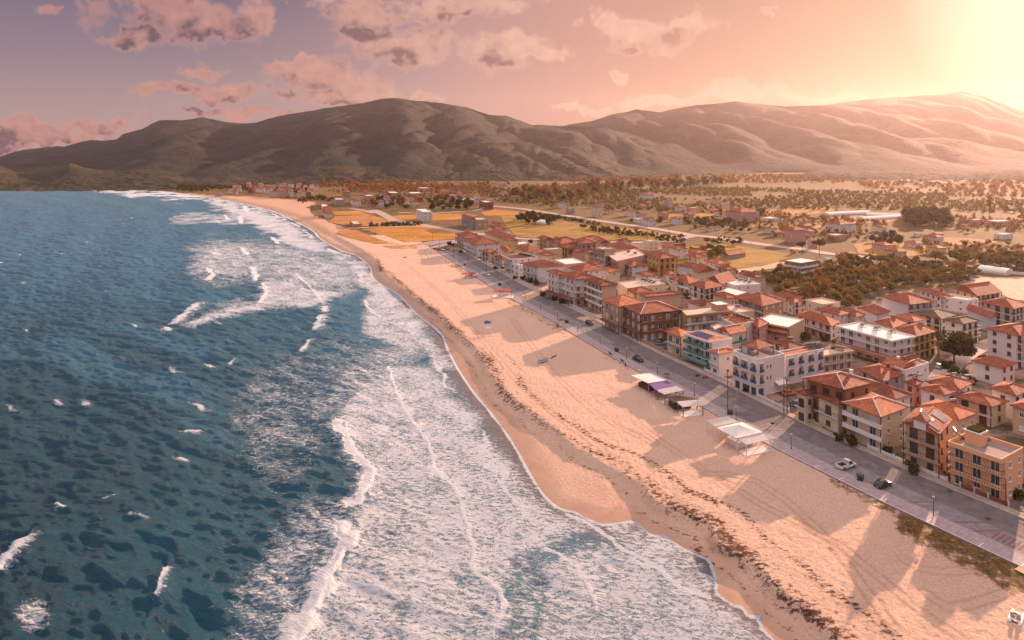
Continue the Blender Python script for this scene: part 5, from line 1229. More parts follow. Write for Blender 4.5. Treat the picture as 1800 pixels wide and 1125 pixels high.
print('infill', infill([(850, 425), (1180, 440), (1330, 500), (1420, 540), (1560, 560), (1760, 560), (1900, 640), (1880, 760), (1700, 800), (1300, 700), (1000, 520)], 34, 1.2, True, (5.4, 7.4)),
 infill([(392, 330), (545, 326), (560, 334), (545, 346), (470, 346), (395, 342)], 34, .6, False, (5, 9)), infill([(600, 342), (880, 340), (900, 352), (860, 364), (640, 366), (580, 352)], 32, 3, False, (3.5, 7)), infill([(1040, 350), (1300, 360), (1350, 400), (1180, 396), (1040, 378)], 16, 10, False, (3, 6)), infill([(1480, 455), (1420, 440), (1300, 405), (1560, 400), (1700, 440), (1640, 455)], 10, 14, False, (3, 5)))
for (x0, y0, x1, y1, lb) in ((1450, 379, 1524, 375, 'long white greenhouse tunnel, upper left of three in the haze'), (1522, 379, 1585, 381, 'long white greenhouse tunnel, upper right of three in the haze'), (1512, 387, 1585, 383, 'long white greenhouse tunnel, lowest of three in the haze'),
        (1724, 476, 1775, 483, 'long white roofed hall beside the dirt yard'), (950, 392, 968, 395, 'small white polytunnel behind the far town')):
    a = np.array(gp(x0, y0)[:2]); b = np.array(gp(x1, y1)[:2]); c = (a + b) / 2; d = b - a; ln = np.linalg.norm(d); e = d / ln; f_ = np.array((-e[1], e[0])); w_ = 5.0
    mb = MB(); ang = np.linspace(0, math.pi, 9)
    for i in range(8):
        p = lambda q, t_: (*(q * 1.0 - c + f_ * math.cos(t_) * w_), 1.2 + 2.2 * math.sin(t_))
        mb.quad(p(a, ang[i]), p(a, ang[i + 1]), p(b, ang[i + 1]), p(b, ang[i]))
    for q in (a, b): mb.quad(*[(*(q - c + f_ * math.cos(t_) * w_), 1.2 + 2.2 * math.sin(t_)) for t_ in ang])
    t0_ = empty('greenhouse', (c[0], c[1], 0)); tag(t0_, lb, 'greenhouse'); mb.build('cover', 'roof_white', t0_)
    MB().box((0, 0), e, f_, ln / 2 - .02, w_ - .02, 0, 1.21).build('side_wall', 'white_wall', t0_)
FOOT = []                                     # building footprints, kept free of trees
for o in list(COL.objects):
    if o.get('category') in ('house', 'shed') and o.parent is None: FOOT.append((o.location.x, o.location.y))
FOOT = np.array(FOOT)
def freeof(x, y, r_=9): return np.hypot(FOOT[:, 0] - x, FOOT[:, 1] - y).min() > r_
nb = 0
for (x, y) in scatter([(1335, 488), (1420, 468), (1520, 456), (1600, 462), (1722, 480), (1700, 500), (1620, 505), (1585, 512), (1545, 520), (1520, 540), (1490, 556), (1450, 530), (1400, 522), (1345, 505)], 6.3):
    if not freeof(x, y): continue
    if nb < 300: tree('olive' if RNG.rand() < .85 else 'gold', x, y, -.1, RNG.uniform(2.0, 3.1), 'brownish olive tree in the dense grove behind the town', 'olive trees of the grove behind the town')
    nb += 1
def grove(key, poly, sp, s0, s1, label, group, mx_=60):
    L_ = scatter(poly, sp); RNG.shuffle(L_)
    for (x, y) in L_[:mx_]:
        if freeof(x, y, 8): tree(key, x, y, zg(x, y), RNG.uniform(s0, s1), label, group)
grove('dark', [(905, 383), (945, 381), (985, 388), (980, 397), (930, 396), (900, 392)], 11, 3, 4.5, 'dark bushy tree by the field hut behind the far town', 'dark trees by the field hut', 24)
grove('dark', [(750, 352), (790, 350), (835, 358), (830, 371), (760, 374)], 13, 3.2, 4.6, 'dark green tree in the clump left of the modern white building', 'dark clump left of the modern building', 40)
grove('gold', [(636, 352), (700, 348), (722, 360), (716, 372), (650, 366)], 16, 3, 5, 'autumn tree among the far villas', 'autumn trees among the far villas', 34)
grove('gold', [(885, 338), (960, 336), (1035, 346), (1030, 354), (960, 356), (890, 350)], 17, 4.2, 6.5, 'tall golden tree in the long row below the dark hill', 'golden trees below the dark hill', 48)
grove('dry', [(1020, 330), (1120, 322), (1270, 318), (1272, 328), (1150, 336), (1030, 342)], 22, 5, 8, 'tall pale brown tree in the far woodland belt', 'pale trees of the far woodland belt', 60)
grove('olive', [(1215, 448), (1260, 440), (1275, 452), (1240, 466), (1215, 462)], 7, 2, 3.4, 'leafy tree near the long farm shed', 'leafy trees near the long farm shed', 22)
grove('olive', [(1240, 426), (1300, 425), (1310, 434), (1250, 433)], 8, 2, 3, 'small tree beside the country road', 'small trees beside the country road', 16)
grove('dark', [(1585, 385), (1640, 378), (1680, 385), (1672, 402), (1600, 402)], 9, 4, 6.5, 'big dark tree in the hazy clump on the right', 'hazy clump of big trees on the right', 30)
grove('dark', [(1530, 425), (1580, 420), (1590, 432), (1540, 436)], 9, 2.6, 3.8, 'round tree in the hazy clump above the country road', 'round trees above the country road', 14)
grove('olive', [(1640, 462), (1700, 450), (1800, 455), (1800, 478), (1730, 474)], 9, 2.6, 4.5, 'hazy leafy tree beyond the dirt yard', 'hazy trees beyond the dirt yard', 40)
grove('olive', [(1345, 520), (1400, 526), (1440, 540), (1400, 535)], 6, 2, 3.2, 'pale tree between the rear houses and the grove', 'pale trees behind the motel', 12)
grove('gold', [(1205, 398), (1290, 392), (1340, 402), (1320, 412), (1230, 408)], 12, 1.8, 3, 'small golden tree north of the country road', 'small golden trees north of the country road', 30)
grove('dark', [(1300, 378), (1345, 374), (1350, 386), (1305, 390)], 12, 3, 4.4, 'dark tree in front of the long row house', 'dark trees by the long row house', 10)
grove('olive', [(1020, 398), (1130, 410), (1200, 418), (1198, 422), (1120, 417), (1020, 402)], 6, 1.3, 2.2, 'low bush of the hedge along the country road', 'bushes of the hedge along the country road', 60)
for (r_, x, y, k_, s_, lb) in (('K', 1000, 960, 'big', 5.6, 'large round dark tree in a yard between the houses'), ('N', 1540, 280, 'pine', 4.0, 'flat-topped pine beside the pink farmhouse'), ('N', 1720, 300, 'pine', 4.2, 'flat-topped pine at the bend of the country road'),
        ('B', 1450, 500, 'gold', 2.9, 'golden tree among the far houses, left'), ('C', 1480, 420, 'gold', 3.0, 'golden tree beside the brown-roofed glazed house'), ('C', 1560, 440, 'poplar', 2.4, 'slim dark tree beside the golden one'),
        ('M', 1030, 320, 'dry', 3.6, 'pale feathery tree behind the motel'), ('M', 1200, 260, 'dry', 4.0, 'tall pale feathery tree at the grove edge'), ('B', 1440, 490, 'gold', 2.4, 'small golden tree in the far courtyard'),
        ('P', 1745, 0, 'dry', 5, ''), ('O', 1745, 560, 'poplar', 4.5, 'lone poplar in the pale field'), ('O', 858, 640, 'poplar', 4.0, 'tall poplar at the end of the long row house'), ('P', 1480, 620, 'poplar', 5.0, 'broad tree behind the hazy farm roofs'),
        ('M', 1410, 775, 'bush', 1.5, 'dark shrub beside the motel canopy'), ('F', 690, 970, 'bush', 1.3, 'dark shrub before the house front, left'), ('F', 800, 1020, 'bush', 1.9, 'large dark shrub before the glazed verandas'), ('F', 1175, 1090, 'bush', 1.3, 'round shrub beside the cream house corner'),
        ('H', 300, 560, 'bush', 1.7, 'shrub leaning over the brick and white garden fence'), ('H', 750, 660, 'bush', 2.0, 'wide shrub under the orange house balcony, left'), ('H', 860, 690, 'bush', 2.0, 'wide shrub under the orange house balcony, right'), ('H', 45, 365, 'bush', 1.4, 'round shrub beside the solar-gabled house'), ('H', 1370, 700, 'bush', 2.4, 'dark hedge shrub at the right edge'), ('H', 1330, 800, 'bush', 1.8, 'low shrub by the corner fence'),
        ('B', 940, 720, 'bush', 2.0, 'garden shrub before the wide hip-roofed house, left'), ('B', 1010, 745, 'bush', 2.2, 'garden shrub before the wide hip-roofed house, middle'), ('B', 1090, 770, 'bush', 1.9, 'garden shrub on the verge beside the blank white wall'), ('B', 730, 650, 'pine', 1.3, 'small palm-like tree before the blue-balconied house'), ('B', 660, 610, 'bush', 1.6, 'shrub by the leafy veranda'), ('B', 860, 715, 'bush', 1.5, 'shrub before the arched-window house'),
        ('B', 430, 420, 'olive', 1.6, 'small tree by the white blank gable wall'), ('B', 175, 360, 'bush', 2.2, 'round shrub at the far road end'), ('B', 215, 365, 'bush', 1.8, 'shrub at the far road end beside the round one'), ('B', 300, 440, 'bush', 1.8, 'shrub before the far cream house'), ('C', 330, 590, 'bush', 1.8, 'dark shrub in front of the hotel canopy, left'), ('C', 450, 640, 'bush', 1.8, 'dark shrub in front of the hotel canopy, middle'), ('C', 520, 670, 'bush', 1.6, 'dark shrub in front of the hotel canopy, right'),
        ('F', 670, 60, 'olive', 1.6, 'small tree behind the beige flat house'), ('K', 690, 880, 'olive', 2.0, 'small tree between the hotel canopy and the big round tree'), ('G', 830, 330, 'bush', 1.4, 'yellowish shrub in the trellised yard'), ('E', 950, 880, 'bush', .9, 'small shrub beside the parasol of the arched building')):
    if not lb: continue
    q = gp(*rp(r_, x, y)); tree(k_, q[0], q[1], q[2] - .05, s_, lb, cat='shrub' if k_ == 'bush' else 'tree')
PLACED.sort(key=lambda p: -p[0])
for _w, a_ in PLACED[:285]: mktree(*a_)
VV = []
for _w, a_ in PLACED[285:]:
    V = crown(60, .24, NT_[0] % 97, 1, .9, 1.15, 6); NT_[0] += 1; VV.append(V * a_[4] + np.array((a_[1], a_[2], a_[3])))
if VV: o = bpy.data.objects.new('far_trees', quads_mesh('far_trees', np.concatenate(VV), 'leaf_dark')); COL.objects.link(o); o['kind'] = 'stuff'
townp = np.array([gp(x, y)[:2] for x, y in ((850, 420), (1180, 440), (1330, 500), (1560, 530), (1800, 560), (1880, 760), (1700, 800), (1300, 690), (1000, 520))])
n_ = 0
while n_ < 60:
    x, y = RNG.uniform(townp[:, 0].min(), townp[:, 0].max()), RNG.uniform(townp[:, 1].min(), townp[:, 1].max())
    if not inpoly(np.array([x]), np.array([y]), townp)[0] or not freeof(x, y, 8.5) or np.hypot(EDGE[:, 0] - x, EDGE[:, 1] - y).min() < 24: continue
    mktree('bush', x, y, -.1, RNG.uniform(1.1, 2.2), 'bushy garden shrub between the town houses', 'garden shrubs between the town houses', 'shrub'); n_ += 1
# far woods, orchards and scrub nobody could count: one mesh each
def mass(name, polys, sp, s0, s1, material, n_leaf=34, label=None, jit=.5, rows=False):
    VV = []
    P0 = [crown(n_leaf, .30, 900 + i, 1.0, .9, 1.0, 5) for i in range(8)]
    for poly in polys:
        for (x, y) in scatter(poly, sp, jit):
            if not freeof(x, y, 9): continue
            if fbm(np.array(x * .012), np.array(y * .012), 2, 77) < .35: continue
            s_ = RNG.uniform(s0, s1); a = RNG.rand() * 6.28; ca_, sa_ = math.cos(a), math.sin(a)
            V = P0[RNG.randint(8)] * s_; V = np.stack([V[..., 0] * ca_ - V[..., 1] * sa_ + x, V[..., 0] * sa_ + V[..., 1] * ca_ + y, V[..., 2] * RNG.uniform(.8, 1.3) + zg(x, y) - .25 * s_], -1); VV.append(V)
    me = quads_mesh(name, np.concatenate(VV), material); o = bpy.data.objects.new(name, me); COL.objects.link(o); o['kind'] = 'stuff'
    if label: o['label'] = label; o['category'] = 'woodland'
    return o
mass('far_orchards', [[(840, 328), (1000, 325), (1100, 334), (1300, 330), (1500, 338), (1800, 345), (1900, 380), (1700, 372), (1500, 372), (1300, 366), (1180, 372), (1050, 372), (960, 362), (870, 354)]], 10.5, 1.8, 3.2, 'leaf_olive')
mass('far_scrub', [[(1180, 366), (1320, 372), (1560, 390), (1560, 402), (1380, 400), (1200, 392)], [(1560, 380), (1900, 380), (1900, 410), (1700, 410), (1600, 396)], [(540, 325), (700, 325), (850, 328), (900, 350), (850, 352), (740, 348), (640, 345), (560, 340)], [(1320, 400), (1500, 405), (1800, 420), (1900, 440), (1800, 470), (1600, 455), (1480, 440), (1380, 425)]], 9, 1.2, 2.8, 'leaf_dry')
mass('far_woodland', [[(1000, 318), (1100, 312), (1280, 308), (1500, 312), (1500, 322), (1280, 322), (1120, 330), (1000, 336)], [(1500, 322), (1800, 318), (2000, 330), (2000, 350), (1800, 345), (1560, 338)], [(560, 318), (760, 322), (900, 324), (900, 331), (700, 334), (560, 330)]], 21, 3.0, 5.2, 'leaf_gold')
mass('coastal_scrub', [[(285, 330), (330, 328), (420, 328), (540, 325), (560, 332), (560, 345), (500, 338), (400, 335), (330, 337)], [(520, 352), (560, 346), (600, 352), (596, 360), (545, 362)], [(1000, 372), (1200, 376), (1290, 388), (1250, 398), (1100, 390)]], 10, 1.8, 3.4, 'leaf_dark')
mass('field_hedges', [[(940, 374), (1000, 384), (1060, 395), (1058, 399), (1000, 388), (935, 378)], [(1040, 401), (1130, 414), (1215, 424), (1213, 429), (1120, 419), (1035, 406)], [(1280, 480), (1370, 480), (1390, 490), (1330, 497), (1280, 492)], [(640, 396), (700, 392), (750, 394), (740, 397), (650, 399)]], 4.0, .9, 1.7, 'leaf_dark')

# ------------------------------------------------------------ what sets single houses apart
def side_frame(hs, sd):
    root, ring, h, wr, org = hs; a, b = np.array(wr[sd]), np.array(wr[(sd + 1) % 4]); ln = np.linalg.norm(b - a); e = (b - a) / ln; return a, e, np.array((e[1], -e[0])), ln
def facade_mtx(a, e, n, t_, z, out=.0):
    c = a + e * t_ + n * out; return Matrix(((e[0], n[0], 0, c[0]), (e[1], n[1], 0, c[1]), (0, 0, 1, z), (0, 0, 0, 1)))
def canopy(hs, sd, z, depth, t0, t1, material='roof_tile', drop=.7, name='canopy_roof', posts=True):
    a, e, n, ln = side_frame(hs, sd); A_, B_ = a + e * t0 * ln, a + e * t1 * ln; C_, D_ = B_ + n * depth, A_ + n * depth
    mb = MB(); P = [(*D_, z - drop), (*C_, z - drop), (*B_, z), (*A_, z)]; mb.quad(*P, uv=tri_uv(P, P[0], P[1])); mb.quad(*[(p[0], p[1], p[2] - .14) for p in P[::-1]])
    mb.quad((*D_, z - drop - .14), (*C_, z - drop - .14), (*C_, z - drop), (*D_, z - drop)); mb.quad((*A_, z - .14), (*D_, z - drop - .14), (*D_, z - drop), (*A_, z)); mb.quad((*C_, z - drop - .14), (*B_, z - .14), (*B_, z), (*C_, z - drop))
    o = mb.build(name, material, hs[0])
    if posts:
        k = max(1, int((t1 - t0) * ln / 4))
        for i in range(k + 1):
            p = D_ + (C_ - D_) * min(max(i / k, .02), .98) - n * .25; MB().bar((*p, 0), (*p, z - drop - .1), .16).build('canopy_post', 'wood_dark', o)
    return o
def arched(hs, sd, t_, z, w_, h_, rad=True):
    a, e, n, ln = side_frame(hs, sd); M = facade_mtx(a, e, n, t_ * ln, z)
    root = hs[0]; mb = MB(); r_ = w_ / 2; seg = 10; outl = []
    if rad: outl = [(-r_, 0)] + [(-r_ * math.cos(i * math.pi / seg), h_ - r_ + r_ * math.sin(i * math.pi / seg)) for i in range(seg + 1)] + [(r_, 0)]
    else: outl = [(-r_, 0), (-r_, h_), (r_, h_), (r_, 0)]
    k = (r_ + .14) / r_
    for (x0, z0), (x1, z1) in zip(outl[:-1], outl[1:]):
        f = lambda x, zz_: (x * k, zz_ if zz_ <= h_ - r_ and rad else (h_ - r_ + (zz_ - h_ + r_) * k if rad else (zz_ + (.14 if zz_ > .1 else 0))))
        X0, Z0 = f(x0, z0); X1, Z1 = f(x1, z1)
        mb.quad((x0, .30, z0), (X0, .30, Z0), (X1, .30, Z1), (x1, .30, z1)); mb.quad((x0, 0, z0), (x0, .30, z0), (x1, .30, z1), (x1, 0, z1)); mb.quad((X0, .30, Z0), (X0, 0, Z0), (X1, 0, Z1), (X1, .30, Z1))
    w2 = link('arched_loggia' if rad else 'loggia', mb.mesh('loggia', 'white_trim'), root, M)
    pb = MB(); pb.quad(*[(x, .012, z_) for x, z_ in outl][::-1]); pb.build('recess', 'tan_wall', w2)
    db = MB(); db.quad((-r_ * .35, .02, 0), (r_ * .35, .02, 0), (r_ * .35, .02, h_ * .68), (-r_ * .35, .02, h_ * .68)); db.build('door', 'glass', w2)
    rb = MB(); rb.box((0, .36), (1, 0), (0, 1), r_ + .05, .05, .0, .85); rb.build('railing', 'blue_trim', w2)
    sb_ = MB(); sb_.box((0, .22), (1, 0), (0, 1), r_ + .2, .24, -.14, -.01); sb_.build('slab', 'white_trim', w2)
for z_ in (3.6, 6.8):
    arched(HB, 3, .86, z_, 2.1, 2.6); arched(HB, 3, .50, z_, 2.5, 2.3, False); arched(HB, 3, .16, z_, 2.2, 2.6); arched(HB, 0, .12, z_, 1.7, 2.5, False)
    a, e, n, ln = side_frame(HB, 0)
    for t_ in (.36, .47): f_, p_ = winmesh(.7, 1.3, 'white_trim', 'shutter_brown', 0); link('pane', p_, link('window', f_, HB[0], facade_mtx(a, e, n, t_ * ln, z_ + .5)))
    arched(HB2, 0, .13, z_ - 1.3, 2.4, 2.1, False); arched(HB2, 0, .38, z_ - 1.3, 2.3, 2.5); arched(HB2, 0, .64, z_ - 1.3, 2.6, 2.1, False); arched(HB2, 0, .89, z_ - 1.3, 2.2, 2.5)
a, e, n, ln = side_frame(HB, 3)
for t_, w_ in ((.2, 1.6), (.55, 2.4), (.85, 1.6)): f_, p_ = winmesh(w_, 2.2, 'blue_trim', 'glass'); link('pane', p_, link('glass_door', f_, HB[0], facade_mtx(a, e, n, t_ * ln, .1)))
a, e, n, ln = side_frame(HB, 0)
for t_, w_ in ((.12, 2.0), (.55, 1.8), (.75, 1.8)): f_, p_ = winmesh(w_, 2.1, 'blue_trim' if t_ < .3 else 'white_trim', 'glass' if t_ < .3 else 'curtain'); link('pane', p_, link('glass_door', f_, HB[0], facade_mtx(a, e, n, t_ * ln, .1)))
canopy(HB, 0, 3.2, 1.6, .62, .98, 'canvas_white', .6, 'awning', False)
def sub_box(parent, c, e, hx, hy, z0, z1, name, m_): f_ = np.array((-e[1], e[0])); return MB().box(c, e, f_, hx, hy, z0, z1).build(name, m_, parent)
def pavilion(hs, c, e, hx, hy, z, hgt, material='roof_tile'):
    f_ = np.array((-e[1], e[0])); rr = [c + e * x * hx + f_ * y * hy for x, y in ((-1, -1), (1, -1), (1, 1), (-1, 1))]
    if (rr[1] - rr[0])[0] * (rr[2] - rr[1])[1] - (rr[1] - rr[0])[1] * (rr[2] - rr[1])[0] < 0: rr = rr[::-1]
    mb = MB(); pitched(mb, rr, z + hgt, 'hip', .45); o = mb.build('rooftop_pavilion', material, hs[0])
    for p in rr: q = c + (p - c) * .92; MB().bar((*q, z), (*q, z + hgt - .14), .14).build('pavilion_post', 'wood_dark', o)
    return o
root, ring, h, wr, org = HB; e1 = (ring[1] - ring[0]) / np.linalg.norm(ring[1] - ring[0]); e0 = (ring[3] - ring[0]) / np.linalg.norm(ring[3] - ring[0])
c_ = np.array(ring[0]) * .05 + np.array(ring[3]) * .05 + np.array(ring[2]) * .25
pavilion(HB, c_, e1, 3.6, 3.2, h, 2.5); sub_box(root, c_ + e0 * 2.2 - e1 * .8, e1, 2.2, .9, h, h + 2.4, 'rooftop_room', 'white_wall'); sub_box(root, c_ + e0 * .2 - e1 * 1.0, e1, .9, .9, h, h + .75, 'terrace_table', 'white_paint')
for k in range(3): solar_heater(HB2[0], tuple(np.array(HB2[1][2]) * .35 + np.array(HB2[1][1]) * (.1 + .25 * k)) + (HB2[2],), .4)
# solar hotel roof: tiled slope with a blue panel field, teal canopies at street level
root, ring, h, wr, org = HS; q = inset(ring, [.5] * 4); mb = MB(); pitched(mb, q, h + .12, 'hip', .22); tr_ = mb.build('tiled_roof', 'roof_tile_orange', root)
cen = sum(np.array(p) for p in q) / 4; sh = np.linalg.norm(q[1] - q[0]) / 2; hh = sh * .22
pn = MB(); e0 = (q[3] - q[0]) / np.linalg.norm(q[3] - q[0]); e1 = (q[1] - q[0]) / np.linalg.norm(q[1] - q[0]); L0 = np.linalg.norm(q[3] - q[0])
for i in range(6):
    for j in range(3):
        u0 = .16 + i * .115; v0 = .07 + j * .135; z_ = lambda v: h + .12 + hh * 2 * min(v, .5) + .10
        w_ = 1.02; P = [q[0] + (q[3] - q[0]) * u + (q[1] - q[0]) * v for u, v in ((u0, v0), (u0 + .108, v0), (u0 + .108, v0 + .127), (u0, v0 + .127))]
        pn.quad((*P[3], z_(v0 + .127)), (*P[2], z_(v0 + .127)), (*P[1], z_(v0)), (*P[0], z_(v0)))
pn.build('solar_panels', 'pv', root)
a, e, n, ln = side_frame(HS, 3)
for k in range(4):
    mb = MB(); w_ = 1.3; S = 8
    for i in range(S):
        t0_, t1_ = i * math.pi / 2 / S, (i + 1) * math.pi / 2 / S; f = lambda x, t_: (x, 1.3 * math.sin(t_) + .02, 1.3 * math.cos(t_))
        mb.quad(f(-w_, t1_), f(w_, t1_), f(w_, t0_), f(-w_, t0_))
    for s_ in (-1, 1): mb.quad(*([(s_ * w_, .02, 0)] + [(s_ * w_, 1.3 * math.sin(i * math.pi / 2 / S) + .02, 1.3 * math.cos(i * math.pi / 2 / S)) for i in range(S + 1)]))
    me_ = mb.mesh('canopy', 'awning_teal')
    for lv in (0.9, 3.5, 6.4)[:3 if k < 3 else 1]: link('awning', me_, root, facade_mtx(a, e, n, ln * (.18 + .22 * k), lv, .05 if lv > 1 else 1.4) @ Matrix.Diagonal((.5 if lv > 1 else 1, .7, .8, 1)))
# gabled house: dormer and panels
root, ring, h, wr, org = HG; e1 = (ring[1] - ring[0]) / np.linalg.norm(ring[1] - ring[0]); e0 = (ring[3] - ring[0]) / np.linalg.norm(ring[3] - ring[0]); W_ = np.linalg.norm(ring[3] - ring[0]); Hh_ = W_ / 2 * .42
rz_ = lambda s_: h + Hh_ * (1 - abs(2 * s_ - 1))
def on_roof(s_, t_, lift=.12): p = ring[0] + e0 * s_ * W_ + e1 * t_; return (p[0], p[1], rz_(s_) + lift)
for (s0, s1, t0, t1, mt_) in ((.06, .40, 1.0, 2.6, 'pv'), (.62, .94, .8, 2.4, 'pv'), (.08, .42, 6.4, 9.6, 'pv'), (.28, .46, 3.2, 4.8, 'roof_white')):
    P = [on_roof(s0, t0), on_roof(s0, t1), on_roof(s1, t1), on_roof(s1, t0)]
    mb = MB(); mb.quad(*P); mb.quad(*[(p[0], p[1], p[2] - .08) for p in P[::-1]]); mb.build('solar_panel' if mt_ == 'pv' else 'skylight', mt_, root)
p = on_roof(.45, 2.2, .0); solar_heater(root, p, .9)
c_ = ring[0] + e0 * .5 * W_ + e1 * .9; dm = sub_box(root, c_, e1, 1.1, 1.15, h - .2, h + 1.9, 'dormer', 'white_wall')
f_ = e0; rr = [c_ + e1 * x * 1.5 + f_ * y * 1.5 for x, y in ((-1, -1), (-1, 1), (1, 1), (1, -1))]
if (rr[1] - rr[0])[0] * (rr[2] - rr[1])[1] - (rr[1] - rr[0])[1] * (rr[2] - rr[1])[0] < 0: rr = rr[::-1]
mb = MB(); pitched(mb, rr, h + 1.9, 'hip', .5); mb.build('dormer_roof', 'roof_tile', dm)
# orange house: stair tower with planted top, tank, aerial
root, ring, h, wr, org = HO; e1 = (ring[1] - ring[0]) / np.linalg.norm(ring[1] - ring[0]); e0 = (ring[3] - ring[0]) / np.linalg.norm(ring[3] - ring[0])
c_ = np.array(ring[2]) * .28 + np.array(ring[3]) * .12; st_ = sub_box(root, c_, e1, 1.7, 1.4, h, h + 2.6, 'stair_tower', 'peach_wall'); sub_box(st_, c_, e1, 1.85, 1.55, h + 2.6, h + 2.85, 'tower_rim', 'white_trim'); sub_box(st_, c_, e1, 1.5, 1.2, h + 2.86, h + 3.2, 'planting', 'leaf_dark')
solar_heater(root, (*(c_ + e0 * 3.2), h), 1.2); solar_heater(root, (*(c_ + e1 * 3.0), h), 2.0)
MB().tube((*(c_ - e0 * 2.5 - e1 * 1.5), h), (*(c_ - e0 * 2.5 - e1 * 1.5), h + 2.6), .03).bar((*(c_ - e0 * 3.1 - e1 * 1.5), h + 2.4), (*(c_ - e0 * 1.9 - e1 * 1.5), h + 2.4), .04).build('roof_aerial', 'rail_metal', root)
HN = {o['label']: o for o in COL.objects if o.parent is None and 'label' in o}
# canopies over ground floors
def by(lb):
    for hs in ALLH:
        if hs[0]['label'].startswith(lb): return hs
for lb, sd, z, d, t0, t1, m_ in (('large brown and white hotel', 3, 3.6, 3.4, .0, 1.0, 'roof_tile_dark'), ('large brown and white hotel', 0, 3.6, 2.2, .0, .7, 'roof_tile_dark'), ('left wing of the brown', 3, 3.4, 3.2, .0, 1., 'roof_tile_dark'),
        ('large brown corner hotel', 3, 3.5, 2.2, .0, 1., 'roof_tile_dark'), ('lower left half', 3, 3.4, 2.2, 0., 1., 'roof_tile_dark'), ('large brown corner hotel', 0, 3.5, 2.0, .45, 1., 'roof_tile_dark'),
        ('long white flat-roofed hotel', 3, 3.0, 3.2, .0, 1., 'roof_tile'), ('long white flat-roofed hotel', 0, 3.0, 3.2, .0, 1., 'roof_tile'), ('cream three-floor house with a large', 3, 2.9, 1.2, .0, .3, 'roof_tile'),
        ('white motel block', 3, 2.9, 1.8, .0, 1., 'roof_tile_dark'), ('three-floor white house with tan', 3, 2.8, 1.4, .1, .6, 'canvas_white'), ('beige house with a white roof slab', 3, 5.6, 3.4, .0, 1., 'roof_tile')):
    hs = by(lb)
    if hs: canopy(hs, sd, z, d, t0, t1, m_, posts=d > 2.5)

# ------------------------------------------------------------ garden fences along the pavement
def e_at(px_, py_, off):
    i = near_i(px_, py_); return i, offs_line(E, off)[i]
def fence(px0, px1, off, lb, material='white_paint', h=.95, step=2.2, solid=True, panel=None):
    i0, i1 = sorted((near_i(*px0), near_i(*px1))); L_ = offs_line(E, off)[i0:i1 + 1]
    if len(L_) < 2: return
    L_ = np.array(L_); c = L_.mean(0); t0_ = empty('garden_fence', (c[0], c[1], .0)); tag(t0_, lb, 'fence')
    mb = MB()
    for a, b in zip(L_[:-1], L_[1:]):
        if solid: mb.bar((*(a - c), .15 + h * .42), (*(b - c), .15 + h * .42), .14, h * .8)
        else:
            for z_ in (.3, .6, .9): mb.bar((*(a - c), .15 + z_), (*(b - c), .15 + z_), .05, .05)
    mb.build('panel', panel or material, t0_)
    pm = MB().box((0, 0), (1, 0), (0, 1), .13, .13, 0, 1.25).mesh('post', material)
    for p in L_[::1 if step < 3 else 2]: link('post', pm, t0_, Matrix.Translation((*(p - c), 0)))
fence((1600, 905), (1690, 948), 19.4, 'brick and white panelled fence in front of the solar-gabled house', 'white_paint', panel='brick_wall')
fence((1700, 952), (1790, 994), 19.5, 'thin wire fence round the scrubby garden of the orange house', 'rail_metal', solid=False)
fence((1530, 872), (1585, 900), 19.4, 'pale blue low fence before the glazed verandas', 'white_paint')
fence((1430, 822), (1515, 862), 19.4, 'white fence with dark posts before the brown terraced house', 'white_paint', panel='white_paint')
fence((1300, 752), (1345, 776), 19.4, 'low curved wall in front of the blue-arched building', 'beige_wall', .8)
fence((1240, 716), (1285, 744), 19.4, 'white railing before the narrow orange-roofed house', 'white_paint')
fence((1150, 668), (1210, 700), 19.4, 'white slatted fence left of the solar-roofed hotel', 'white_paint')
fence((1040, 608), (1110, 648), 19.4, 'tan wall panels in front of the corner hotel', 'tan_wall', 1.2)
fence((930, 544), (975, 568), 19.4, 'low white wall before the hotel canopy', 'white_wall', .8)
fence((850, 497), (905, 529), 19.4, 'long low white garden wall beside the wide hip-roofed house', 'white_wall', .8)
fence((800, 464), (845, 494), 19.4, 'white garden wall at the far end of the road', 'white_wall', .8)

# ------------------------------------------------------------ lamps, poles, bins, benches
lp = MB().tube((0, 0, .0), (0, 0, 3.4), .07, .045, 8).tube((0, 0, 0), (0, 0, .5), .12, .1, 8).mesh('pole', 'rail_metal')
bmh = bmesh.new(); bmesh.ops.create_uvsphere(bmh, u_segments=12, v_segments=8, radius=.22); gl = bpy.data.meshes.new('lamp_globe'); bmh.to_mesh(gl); bmh.free(); gl.materials.append(MATS['lamp_glass'])
cp = MB().tube((0, 0, 0), (0, 0, .12), .13, .03, 8).mesh('cap', 'rail_metal')
LAMPS = [(1641, 906, 'promenade lamp between the red bay bands, right of the black car'), (1391, 789.6, 'promenade lamp below the first cream fence posts, left of the pickup'), (1294, 738.5, 'promenade lamp right of the tall bare pole and green bin'),
 (1221, 695.6, 'promenade lamp behind the dark canopy'), (1155.6, 658, 'promenade lamp beside the beach bar tent'), (1101.5, 631, 'promenade lamp just left of the dark parked car'), (1055, 605.6, 'promenade lamp between bench and corner hotel'),
 (1015, 583, 'promenade lamp in the bright sun streak'), (980, 562, 'promenade lamp right of the orange heap'), (950, 546, 'promenade lamp before the hotel pergola'), (923, 526, 'promenade lamp at the dirt side street'), (899.6, 514, 'lamp beside the red-topped kiosk'),
 (879, 500, 'lamp near the dark green bin, far promenade'), (843.6, 482, 'lamp near the parked white car, far promenade'), (827, 471, 'lamp right of the orange-based pole'), (813, 461, 'lamp by the two strollers')]
